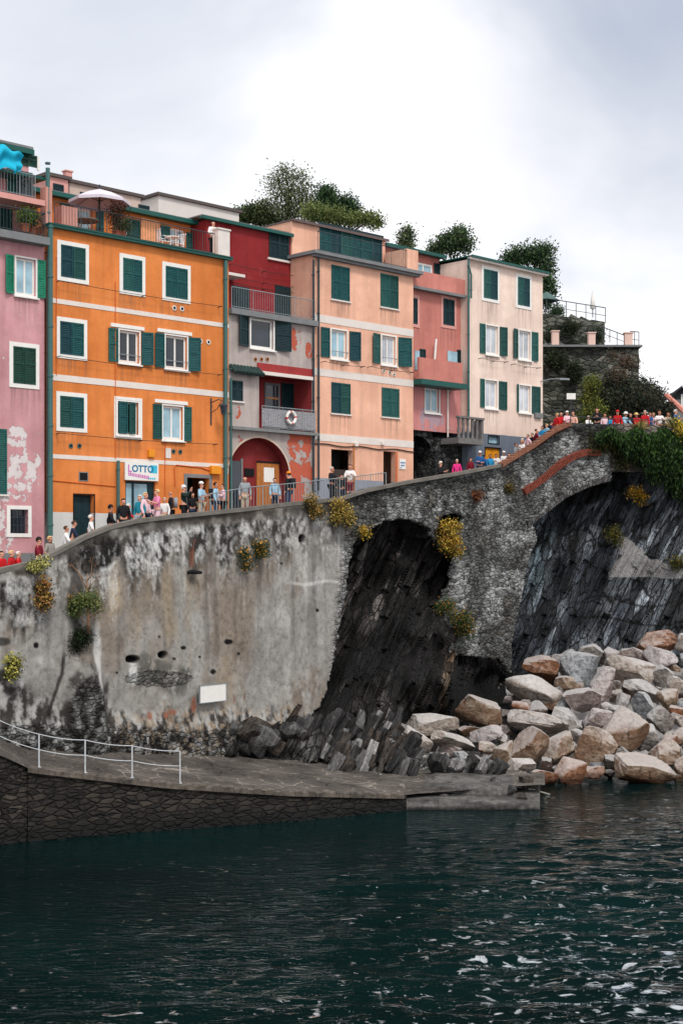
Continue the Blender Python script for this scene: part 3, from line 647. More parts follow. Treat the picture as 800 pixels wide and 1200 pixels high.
# ================================================================== peach house
def peach_house():
    SR.clear()
    ua, ub = U(367), U(484); zb = 10.4; r = thing('terraced_house', 'peach house with white bands, long green shuttered top-floor window and railed roof balcony', 'house', (ua, 0, zb), 'F')
    mat = plaster('peach_render', lin((236, 180, 154)), .45, lin((242, 190, 164)), low=(Z(430, 563)-zb, lin((150, 156, 170))))
    H = []; zc = Z(370, 299)
    for a in ((388, 409, 312, 352), (445.5, 466, 322, 361), (388, 410, 449, 485), (447, 467, 455, 489)): closed(r, *a, frame=False)
    opened(r, H, 388, 406, 387, 420, 375.5, 387, 408, 420, 'glassb', rail=True); opened(r, H, 447, 463, 394, 427, 435, 446, 465, 478, 'glassw', rail=True)
    u0, u1, z1 = door(r, H, 388, 413, 527, 11.0, frame=0); MB().box(u0, u1, .9, .95, 11.0, z1).build('doorway_back', M['dark'], r)
    m = MB(); m.box(u0, u1, .25, .3, 11.0, z1-.95); m.build('half_gate', simple('dark_timber_gate', lin((60, 52, 50)), .8), r)
    MB().box(u1+.02, u1+.1, -.05, -.001, 11.0, z1+.3).build('pipe', M['wood'], r)
    u0, u1, z1 = door(r, H, 449, 463, 529, 11.0, frame=0); MB().box(u0, u1, .9, .95, 11.0, z1).build('doorway_back', M['grey'], r); MB().box(u1+.0, u1+.14, -.03, -.001, 11.0, z1).build('door_jamb', simple('terracotta_jamb', lin((196, 108, 70))), r)
    add_streaks(mat, (ua, 0, zb), list(SR)); SR.clear()
    m = MB(); m.holes(ua, ub, zb, zc, H, 0, .3); shell(r, ua, ub, zb, zc, 0, 9, mat, m)
    for a, b in ((367.5, 376.5), (431, 439.5), (507.5, 516)): band(r, 368, 484, a, b, 0)
    # cornice and terrace
    m = MB(); m.box(ua-.25, ub+.35, -.4, 9, zc+.002, zc+.16); m.box(ua-.15, ub+.25, -.25, -.002, zc-.12, zc); m.build('cornice', M['grey'], r)
    zt = zc+.162; d = 1.5; ue = U(476); zr = Z(352, 261, d)
    H = []; m = MB(); a, b, c, e = rect(374, 447, 270, 307, d); c = zt+.1
    m.holes(ua, ue, zt, zr, [], d, .3); shell(r, ua, ue, zt, zr, d, 9, mat, m)
    n = 6
    for i in range(n): w = (b-a)/n; leaf(r, a+i*w+.01, a+(i+1)*w-.01, c, e-.05, d-.006, M['shut'])
    MB().box(a-.1, b+.1, d-.05, d-.001, e-.04, e+.08).build('window_frame', M['shut3'], r)
    m = MB(); m.box(ua-.04, ue+.1, d-.14, 9.2, zr+.002, zr+.08); m.box(ua-.06, ue+.12, d-.19, d-.141, zr-.03, zr+.1); m.build('roof', simple('brown_roof_edge', lin((96, 82, 80)), .8), r)
    railing(r, [(ua+.1, -.2, zt), (U(473), -.2, zt)], .95, M['metal'])
    MB().box(U(473), ub+.15, -.2, 1.3, zt, zt+1.05).build('parapet', mat, r)
    pipe(r, 371, 300, 575, r=.05, mat=M['metal'])
    line(r, 376, 422, 424); line(r, 430, 480, 430)
    m = MB(); z = Z(368, 519)
    pts = [(U(368)+(ub-U(368))*i/16, -.05, z-.05+.04*math.sin(i*1.1)) for i in range(17)]; m.tube(pts, .03, 5); m.build('cable', M['wire'], r)
    for x, y in ((416, 521), (447, 519.5)): MB().box(U(x)-.1, U(x)+.1, -.14, -.001, Z(x, y)-.1, Z(x, y)+.1).build('junction_box', M['trim'], r, bevel=.02)
    for x, y in ((449, 434.5), (456, 437), (461, 439)): vent(r, x, y, .09, mat=M['white'])
    # beach-access style board
    u0, u1, z0, z1 = rect(467.5, 474.5, 538, 550); s = thing('wall_sign', 'small white sign with blue markings by the narrow doorway of the peach house', 'sign', (u0, -.04, z0), 'F')
    MB().box(u0, u1, -.04, -.002, z0, z1).build('board', M['white'], s); bl = simple('sign_blue2', lin((60, 120, 180)))
    m = MB(); m.box(u0+.05, u1-.05, -.045, -.041, z0+.3, z0+.36); m.box(u0+.08, u1-.1, -.045, -.041, z0+.16, z0+.22); m.box(u0+.05, u0+.14, -.045, -.041, z0+.05, z0+.1); m.build('marking', bl, s)
peach_house()

# ================================================================== salmon house
def salmon_house():
    SR.clear()
    d = .5; ua, ub = U(484)+.02, U(548)-.02; zb = 11.4; r = thing('terraced_house', 'salmon pink house squeezed between peach and cream houses, with walled balconies', 'house', (ua, d, zb), 'F')
    mat = plaster('salmon_render', lin((200, 126, 116)), .5, lin((208, 136, 124))); lowm = plaster('worn_pink_render', lin((208, 140, 138)), .6, peels=((2, 4.5, 1.2, 1.2),), peel_col=lin((176, 150, 160)))
    zj = Z(500, 505, d); zm = Z(500, 340, d); zl = Z(500, 449, d); H = []
    closed(r, 516, 534, 347, 385, M['shut3'], frame=True, d=d, fm=M['pinkplain']); closed(r, 474, 491, 345, 383, M['shut3'], frame=True, d=d, fm=M['pinkplain'])
    opened(r, H, 498, 514, 455, 483, 0, 0, 0, 0, 'glassb', d=d)
    m = MB(); m.holes(ua, ub, zj, zl, H, d, .3); m.build('wall', lowm, r)
    add_streaks(mat, (ua, 0, zb), list(SR)); SR.clear()
    m = MB(); m.holes(ua, ub, zl, zm, [], d, .3); shell(r, ua, ub, zl, zm, d, 9, mat, m)
    MB().poly([(ua, d, zj), (ub, d, zj), (ub, 9, zj), (ua, 9, zj)]).build('passage_ceiling', M['dark'], r)
    # attic storey, set back
    da = 2.0; zr = Z(484, 299, da)+.1; m = MB(); m.holes(ua-.5, ub, zm, zr, [], da, .3); shell(r, ua-.5, ub, zm, zr, da, 9, mat, m)
    a, b, c, e = rect(484, 505, 309, 322, da); fr = ring(a, b, c, e, .1, da-.06, da-.002); fr.box((a+b)/2-.04, (a+b)/2+.04, da-.06, da-.002, c+.1, e-.1); fr = fr.build('window_frame', M['white'], r); MB().box(a+.1, b-.1, da-.03, da-.002, c+.1, e-.1).build('pane', M['glassb'], fr)
    a, b, c, e = rect(508, 525, 310, 322, da); leaf(r, a, b, c, e, da-.006, M['shut3'])
    m = MB(); m.box(ua-.4, ub+.1, da-.4, 9.2, zr, zr+.1); m.box(ua-.4, ub+.1, da-.46, da-.401, zr-.03, zr+.13); m.build('eave', M['gutter'], r)
    MB().box(ua, ub, d-.3, d-.1, zm+.02, zm+.85).build('parapet', mat, r); MB().box(ua, ub+.02, d-.4, da, zm-.12, zm+.018).build('balcony_slab', M['grey'], r)
    # lower walled balcony
    z0 = Z(500, 449, d); u1 = U(535); MB().box(ua, u1, d-.9, d-.75, z0+.02, z0+1.12).build('parapet', mat, r)
    MB().box(u1-.15, u1, d-.749, d-.002, z0+.02, z0+1.12).build('parapet', mat, r)
    MB().box(ua, u1+.2, d-1.05, d-.002, z0-.25, z0+.018).build('balcony_slab', M['gutter'], r)
    a, b = U(524, d), U(535, d); MB().box(a, b, d-.03, d-.001, z0+.05, Z(530, 412, d)).build('window', M['glassb'], r); leaf(r, U(535, d), U(539, d), z0-.1, Z(537, 410, d), d-.006, M['shut3'])
    a, b = U(484, d)+.1, U(491, d); MB().box(a, b, d-.03, d-.001, z0+.6, Z(488, 411, d)).build('window', M['glassb'], r); leaf(r, U(491, d)+.02, U(498, d), z0+.6, Z(494, 409, d), d-.006, M['shut3'])
    pipe(r, 547, 305, 490, d=0, r=.06, out=.1); pipe(r, 529.5, 452, 512, r=.045, mat=M['trim'], out=-.3)
    m = MB(); m.tube([(U(519, -.4), d-.3, z0+1.1), (U(521, -.4), d-.3, z0+2.3)], .06, 6); m.build('folded_cloth', M['white'], r)
    # dark stone passage below
    st = globals()['stone_dark']
    m = MB(); dp = 3.0
    m.poly([(ua, dp, zb), (ub, dp, zb), (ub, dp, zj), (ua, dp, zj)]); m.poly([(ua, 0, zb), (ua, dp, zb), (ua, dp, zj), (ua, 0, zj)])
    m.box(U(526), ub, d-.1, dp-.1, zb, Z(537, 517)); m.box(U(520), U(526)-.002, d+.1, dp-.2, zb, Z(523, 512))
    cx, hw, zt = U(503), 1.1, zj-.05; N = 10; zs = zt-1.2
    for k in range(N):
        t0, t1 = math.pi*k/N, math.pi*(k+1)/N; x0, x1 = cx-hw*math.cos(t0), cx-hw*math.cos(t1)
        m.poly([(x0, d+.3, zs+1.0*math.sin(t0)), (x1, d+.3, zs+1.0*math.sin(t1)), (x1, d+.3, zj-.01), (x0, d+.3, zj-.01)])
    m.build('stone_passage', st, r)
    MB().box(U(489, dp), U(500, dp), dp-.08, dp-.002, zb, zb+3).build('door', M['shut3'], r)
    # balustraded balcony
    ba, bb = U(533, -.5), U(562, -.5); zt_, z0_ = Z(547, 489, -.5), Z(547, 514, -.5); b = MB(); stn = simple('old_grey_stone', lin((112, 110, 110)), .95, .35, 3, .02)
    b.box(ba, bb, -.75, d-.002, z0_-.3, z0_-.002); b.build('balcony_slab', stn, r); MB().box(ba-.04, bb+.04, -.8, -.55, zt_-.1, zt_).build('balustrade_coping', stn, r)
    for i in range(6):
        u = ba+.08+(bb-ba-.16)*i/5; MB().lathe((u, -.67, z0_), [(.085, 0), (.085, .08), (.05, .14), (.09, .35), (.05, .62), (.07, .7), (.085, zt_-.1-z0_)], 8).build('baluster', stn, r, True)
    MB().box(bb-.16, bb, -.75, d-.4, z0_, zt_-.101).build('balustrade_end', stn, r)
# stone materials ----------------------------------------------------
def masonry(name, dark, light, sc=(3.2, 3.2, 5.5), mortar=None, attr=False, bump=.06, rnd=1):
    t = NT(name); vec = t.mapping(sc)
    dist = t.noise(1.5, 3, .5, vec, col=True); v2 = t.mixc(.12, vec, dist)
    e = t.vor(1, v2, 'DISTANCE_TO_EDGE', rnd=rnd); c = t.vor(1, v2, 'F1', 'Color', rnd)
    sep = t.n('ShaderNodeSeparateColor'); t.l(c, sep.inputs[0])
    sp = [(.0, tuple(v*.8 for v in dark)), (.35, dark), (.7, tuple((a+b)/2 for a, b in zip(dark, light))), (1., light)]
    col = t.ramp(sep.outputs[0], sp); fine = t.noise(9, 6, .65); big = t.noise(.7, 5, .6)
    col = t.mixc(t.ramp(fine, [(.42, 0.), (.75, .6)]), col, light)
    em = t.ramp(e, [(.0, 1.), (.09, 0.)]); em = t.math('MULTIPLY', em, t.ramp(big, [(.3, .35), (.6, 1.)]))
    col = t.mixc(em, col, mortar or tuple(v*.3 for v in dark))
    col = t.mixc(t.ramp(big, [(.25, .55), (.6, 0.)]), col, tuple(v*.45 for v in dark))
    h = t.math('ADD', t.ramp(e, [(.0, 0.), (.16, 1.)]), t.math('MULTIPLY', fine, .5))
    return t, col, t.bump(h, bump)
t, c, n = masonry('dark_rubble_stone', lin((36, 38, 40)), lin((92, 92, 92))); stone_dark = t.fin(c, .92, n, spec=.2)
salmon_house()

# ================================================================== cream house
def cream_house():
    SR.clear()
    ua, ub = U(548), U(635.5); zb = 11.8; r = thing('terraced_house', 'cream house with blue-grey base, green shutters and a small orange door', 'house', (ua, 0, zb), 'F')
    mat = plaster('cream_render', lin((238, 213, 199)), .35, lin((243, 220, 206)), low=(Z(600, 511)-zb, lin((112, 122, 136))))
    zt = Z(548, 304); H = []
    closed(r, 563.5, 584.5, 313, 354, frame=True); closed(r, 603.5, 622, 322, 362, frame=True)
    for a in ((569, 583, 382, 415, 561.5, 569, 584, 592), (568, 582, 446, 478, 562, 568, 583, 593), (607.5, 621, 388, 421, 600, 607, 621, 629), (608, 621, 452, 483, 604.5, 608, 621.5, 632)): opened(r, H, *a, glass='glassw')
    u0, u1, z0, z1 = rect(572, 584, 511, 519.5); H.append((u0, u1, z0, z1)); MB().box(u0, u1, .15, .17, z0, z1).build('pane', M['glassb'], r); ring(u0-.05, u1+.05, z0-.05, z1+.05, .05, -.02, -.001).build('window_frame', M['dark'], r)
    door(r, H, 568, 586, 525, 12.2, leafmat=simple('orange_door', lin((214, 140, 20)), .6, .15), frame=.04, fm=M['dark'], depth=.1)
    add_streaks(mat, (ua, 0, zb), list(SR)); SR.clear()
    m = MB(); m.holes(ua, ub, zb, zt, H, 0, .3); shell(r, ua, ub, zb, zt, 0, 9, mat, m)
    m = MB(); m.box(ua-.05, ub+.15, -.3, -.002, zt-.02, zt+.12); m.build('cornice', M['trim'], r)
    m = MB(); m.box(ua-.1, ub+.15, -.33, 9.2, zt+.123, zt+.18); m.box(ua-.1, ub+.15, -.38, -.331, zt+.08, zt+.2); m.build('eave', M['gutter'], r)
    pipe(r, 549.5, 312, 350, r=.05, bend=-.3); line(r, 560, 590, 420); line(r, 598, 628, 427)
    MB().box(U(625), U(633), -.15, -.001, Z(628, 490), Z(628, 484)).build('utility_box', M['grey'], r, bevel=.02)
    u, z = U(633), Z(633, 447); m = MB(); m.tube([(u, -.002, z), (u+.2, -.5, z+.1), (u+.5, -.9, z+.12)], .03, 6); m.obox((u+.75, -1.05, z+.1), ((.87, -.5, 0), (.5, .87, 0), (0, 0, 1)), .3, .1, .05)
    top(m, 'street_lamp', M['greymetal'], 'grey arm-mounted street lamp fixed to the right corner of the cream house', 'street lamp', (u, 0, z), 'F')
cream_house()

# ================================================================== buildings behind
def behind():
    def blk(px0, px1, ytop, d0, dep, zb, mat, label, roofmat, slope=0, over=.15):
        u0, u1 = U(px0, d0), U(px1, d0); zt = Z(px0, ytop, d0)
        r = thing('house', label, 'house', (u0, d0, zb), 'F'); m = MB(); m.box(u0, u1, d0, d0+dep, zb, zt); m.build('wall', mat, r)
        m = MB(); m.box(u0-over, u1+over, d0-over, d0+dep+over, zt+.002, zt+.16); m.build('roof', roofmat, r); return r, u0, u1, zt, d0
    dk = simple('dark_roof_edge', lin((84, 76, 74)), .8)
    r, *_ = blk(186, 280, 229, 13, 6, 20, simple('pale_wall', lin((206, 200, 196)), .9, .06, 1), 'plain pale house without windows behind the orange house roof terrace', dk)
    r, u0, u1, zt, d0 = blk(56, 80, 206, 10, 5, 18, M['pinkplain'], 'small pinkish house with chimney behind the left end of the orange roof terrace', dk)
    leaf(r, u0+.3, u0+.9, zt-1.1, zt-.3, d0-.006, M['shut3']); m = MB(); m.box(u0+1.2, u0+1.55, d0+.2, d0+.5, zt+.165, zt+.5); m.box(u0+1.15, u0+1.6, d0+.15, d0+.55, zt+.501, zt+.56); m.build('chimney', M['pinkplain'], r)
    r, u0, u1, zt, d0 = blk(82, 165, 214, 11, 5, 18, simple('tan_wall', lin((190, 170, 160)), .9, .1, 1), 'long low tan house behind the parasol of the roof terrace', dk)
    for k in range(3): leaf(r, u0+.6+k*1.8, u0+1.3+k*1.8, zt-1.1, zt-.35, d0-.006, M['shut3'])
behind()
# turquoise cloth drying on the pink balcony
def cloth():
    n, m = 26, 18; P = np.zeros((m, n, 3)); u0, u1 = U(-14, -.3), U(27, -.3); zt = Z(10, 165, -.3); 
    for j in range(m):
        for i in range(n):
            a, b = i/(n-1), j/(m-1); sag = .35*math.sin(a*2.6)+.1; hgt = (1.45-.9*a)*b*(1+.15*math.sin(a*9))
            P[j, i] = f2w(u0+(u1-u0)*a+.1*b*math.sin(a*12), -.3+.14*math.sin(a*14+b*2)*b+.08*math.sin(b*9+a*5), zt-.45*a-hgt*(1.0+.15*sag)+.06*math.sin(a*16))
    o = gridmesh('drying_cloth', P, simple('turquoise_cloth', lin((20, 168, 200)), .85, .15, 3), loc=tuple(P[0, 0])); tag(o, 'turquoise cloth drying on the upper balcony of the pink house', 'cloth')
cloth()
# ================================================================== sea wall
TX = [-80, -40, 0, 40, 60, 80, 100, 130, 160, 200, 240, 290, 340, 400, 430, 480, 540, 586, 600, 625, 650, 665, 680, 730, 800, 900]
TY = [682, 676, 668, 659, 650, 640, 629, 617, 610, 605, 601, 596, 590, 584, 574, 564, 554, 545, 536, 521, 503, 496, 496, 498, 500, 503]
def topy(px): return np.interp(px, TX, TY)
def topz(px): Y = wallY(px); return EYE-(topy(px)-650)*Y/F
WZX = [-80, 0, 60, 82, 107, 150, 235, 286, 337, 410, 516, 563, 597, 611, 634, 652, 665, 680, 900]
WZZ = [6.9, 7.4, 8.0, 8.55, 8.8, 9.5, 10.2, 10.6, 10.85, 11.3, 12.05, 12.75, 13.0, 13.6, 14.4, 15.0, 15.2, 15.2, 15.2]
def walkz(px): return np.interp(px, WZX, WZZ)

def ell(x, y, cx, cy, rx, ry, ang=0):
    a = math.radians(ang); dx, dy = x-cx, y-cy
    u = dx*math.cos(a)+dy*math.sin(a); v = -dx*math.sin(a)+dy*math.cos(a)
    return np.sqrt((u/rx)**2+(v/ry)**2)
def poly_in(x, y, pts):
    ins = np.zeros(x.shape, bool); n = len(pts)
    for i in range(n):
        (x0, y0), (x1, y1) = pts[i], pts[(i+1) % n]
        c = ((y0 > y) != (y1 > y)) & (x < (x1-x0)*(y-y0)/(y1-y0+1e-9)+x0); ins ^= c
    return ins

def plaster_wall_mat():
    t = NT('weathered_sea_wall'); a = t.n('ShaderNodeAttribute', attribute_name='Col'); f = t.noise(5, 8, .7); f2 = t.noise(22, 4, .6)
    ms = t.n('ShaderNodeAttribute', attribute_name='stone'); 
    vec = t.mapping((4.2, 4.2, 7.4)); v2 = t.mixc(.14, vec, t.noise(1.6, 3, .5, vec, col=True))
    e = t.vor(1, v2, 'DISTANCE_TO_EDGE'); cc = t.vor(1, v2, 'F1', 'Color'); sep = t.n('ShaderNodeSeparateColor'); t.l(cc, sep.inputs[0])
    stone = t.ramp(sep.outputs[0], [(0, lin((66, 68, 70))), (.35, lin((104, 106, 108))), (.65, lin((138, 140, 143))), (1, lin((172, 175, 178)))])
    stone = t.mixc(t.ramp(f, [(.5, 0.), (.75, .7)]), stone, lin((170, 170, 168)))
    em = t.ramp(t.math('ADD', e, t.math('MULTIPLY', t.math('SUBTRACT', f, .5), .35)), [(0, 1.), (.09, 0.)]); stone = t.mixc(t.ramp(f, [(.46, .0), (.66, .75)]), stone, lin((164, 165, 163))); stone = t.mixc(t.math('MULTIPLY', em, t.ramp(t.noise(.9, 3), [(.35, .45), (.6, .9)])), stone, lin((30, 31, 32)))
    # the painted weathering tints the stones, too
    stone = t.mixc(1, stone, t.mixc(1, a.outputs['Color'], (2.4, 2.4, 2.4), 'MULTIPLY'), 'MULTIPLY')
    rend = t.mixc(t.ramp(f, [(.38, .5), (.5, 0.)]), a.outputs['Color'], t.mixc(1, a.outputs['Color'], (.45, .44, .43), 'MULTIPLY'))
    rend = t.mixc(t.ramp(f2, [(.6, 0.), (.75, .35)]), rend, lin((176, 176, 174)))
    c = t.mixc(ms.outputs['Fac'], rend, stone)
    h = t.mixc(ms.outputs['Fac'], t.math('MULTIPLY', f, .6), t.math('ADD', t.ramp(e, [(0, 0.), (.2, 1.)]), t.math('MULTIPLY', f, .5)))
    return t.fin(c, .92, t.bump(h, .05), spec=.2)
WM = plaster_wall_mat()

def wall_colour(x, y, X, Yw, Zw, sw=0):
    """weathering of the sea wall: x,y = position along / down the wall, computed once as vertex colours"""
    L = X*1.0+Yw*.9
    tp = y-topy(x)                                                     # rows below the coping
    big = fbm(L*.35, Zw*.35, 1, 5, 5); mid = fbm(L*1.3, Zw*1.1, 2, 9, 5); st = fbm(L*2.2, Zw*.16, 3, 21, 5); fi = fbm(L*5, Zw*5, 4, 31, 4)
    sp = fbm(L*2.6, Zw*2.2, 6, 77, 6, .62)
    C = lambda r, g, b: np.array(lin((r, g, b)))*1.22
    brown, grey, lt, dk, white, tan = C(122, 112, 102), C(138, 136, 132), C(166, 165, 162), C(42, 39, 37), C(196, 196, 194), C(146, 132, 112)
    c = mix(brown, grey, sm(.35, .62, big+.12*sm(300, 400, x)-.05+.1*(x < 90)))
    c = mix(c, lt, sm(.5, .68, mid)*.75*(.35+.65*np.clip(sm(290, 360, x)+sm(120, 60, x), 0, 1)))
    c = mix(c, dk*1.6, sm(.50, .76, st)*.42*sm(20, 60, tp)*sm(250, 120, tp))
    c = mix(c, tan, sm(.55, .75, fbm(L*1.1, Zw*.3, 5, 44, 4))*.7*sm(115, 150, x)*sm(310, 240, x)*sm(40, 80, tp))
    c = mix(c, tan*1.25, .9*sm(1.1, .3, ell(x, y, 133, 692, 12, 45)+.6*(mid-.5)))
    # lichen band beneath the coping: dark top, mottled white and black, streaks running down
    m1 = sm(82, 34, tp+80*(st-.5)+40*(mid-.5)+30*(big-.5))
    sp2 = fbm(L*5.5, Zw*4.2, 6, 177, 5, .62); mott = mix(dk, white, sm(.40, .62, .55*sp+.45*sp2)*.9); mott = mix(mott, dk*.8, sm(.58, .64, sp2)*.5)
    mott = mix(mott, brown, .25*sm(.5, .6, big))
    c = mix(c, mott, m1*sm(8, 18, tp)*sm(5, 30, x+40)*(1-.35*sm(280, 400, x)))
    c = mix(c, white, .5*sm(.6, .75, fbm(L*2.2, Zw*.22, 8, 91, 5))*sm(150, 60, tp)*sm(10, 26, tp)*sm(.3, .55, sp2)); c = mix(c, c*.6, sm(.55, .68, sp2)*.22)
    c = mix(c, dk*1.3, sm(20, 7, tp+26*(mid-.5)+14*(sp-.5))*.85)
    c = mix(c, C(110, 106, 100), sm(5, 2, tp)*.8)
    # black diagonal stain left of the flight
    bd = sm(1.15, .7, ell(x, y, 112, 650, 34, 20, -28)+.9*(mid-.5)+.5*(sp-.5)); c = mix(c, dk*.45, bd*(.45+.55*sm(.4, .52, sp2)))
    # upper right part of the plaster wall: paler
    # rough base where render is gone
    by = np.interp(x, [-80, 0, 100, 200, 300, 420], [800, 800, 826, 822, 838, 842])
    b = sm(-14, 14, y-by+70*(mid-.5)); rough = mix(dk*1.4, lt*.9, sm(.42, .62, .6*sp+.4*sp2)); rough = mix(rough, C(170, 150, 128), .5*sm(.5, .62, fi)*sm(120, 150, x)); c = mix(c, rough, b)
    c = mix(c, C(120, 118, 112)*.5, .9*sm(14, 0, np.abs(y-(790+8*np.sin(x*.1))) - 10)*sm(150, 165, x)*sm(228, 218, x)*sm(.4, .5, sp))
    # buttress strip, stonework
    bt = sm(1.1, .95, ell(x, y, 100, 830, 26, 52)+.5*(mid-.5)); c = mix(c, mix(dk, grey*.7, sm(.45, .6, sp)), bt*.9)
    c = mix(c, white, .7*sm(1.1, .5, ell(x, y, 113, 770, 5, 52)+.5*(sp-.5)))
    c = mix(c, white, .8*sm(1.1, .6, ell(x, y, 155, 790, 6, 16)+.6*(sp-.5)))
    # crack lines left
    c = mix(c, dk*.6, .9*sm(3.2, 1.2, np.abs(x-(66+9*np.sin(y*.035)+8*(mid-.5))))*sm(755, 775, y)*sm(850, 840, y))
    c = mix(c, dk*.8, .85*sm(1.15, .8, ell(x, y, -6, 792, 26, 8)+.7*(mid-.5)))
    c = mix(c, dk*.8, .85*sm(1.15, .8, ell(x, y, -4, 752, 18, 6)+.7*(mid-.5)))
    c = mix(c, dk*.8, .75*sm(1.1, .8, ell(x, y, 88, 700, 10, 34)+.9*(mid-.5)))
    c = mix(c, dk*.9, .8*sm(6, 2, np.abs(x-228-2*np.sin(y*.2)))*sm(632, 640, y)*sm(700, 668, y))       # rust streak by the rope
    c = mix(c, C(150, 96, 66), .5*sm(4, 1.5, np.abs(x-226))*sm(640, 650, y)*sm(668, 660, y))
    for hx, hy, rx, ry in ((155, 772.5, 8, 4.2), (190, 767.5, 5, 4), (214, 759, 3.4, 2.4), (41, 756, 3, 3.4), (249, 787, 3.2, 2.8), (267, 752, 3, 2), (135, 788, 2, 1.6), (355, 632, 3.6, 5), (267, 752, 5, 3), (203, 772, 2, 1.5), (330, 660, 2, 1.4), (280, 766, 2, 2), (234, 770, 1.6, 1.6), (186, 746, 1.5, 1.5), (372, 715, 2, 2)):
        c = mix(c, C(6, 6, 6), sm(1.25, .85, ell(x, y, hx, hy, rx, ry)+.35*(fi-.5)))
    for hx, hy, rx, ry in ((175, 839, 3, 5), (194, 838, 3, 4), (201, 834.5, 5, 3.2), (274, 820, 1.4, 6), (288, 817, 1.4, 5), (226, 826, 3, 9)):
        c = mix(c, C(138, 82, 60) if hx < 230 else C(110, 76, 60), .8*sm(1.2, .8, ell(x, y, hx, hy, rx, ry)+.6*(fi-.5)))
    c = mix(c, white, .55*sm(2.6, 1, np.abs(y-(683+2*np.sin(x*.11))))*sm(335, 350, x)*sm(408, 395, x))
    c = mix(c, c*.62, sm(.5, .62, fi)*.3)
    # right, masonry part tint
    return c
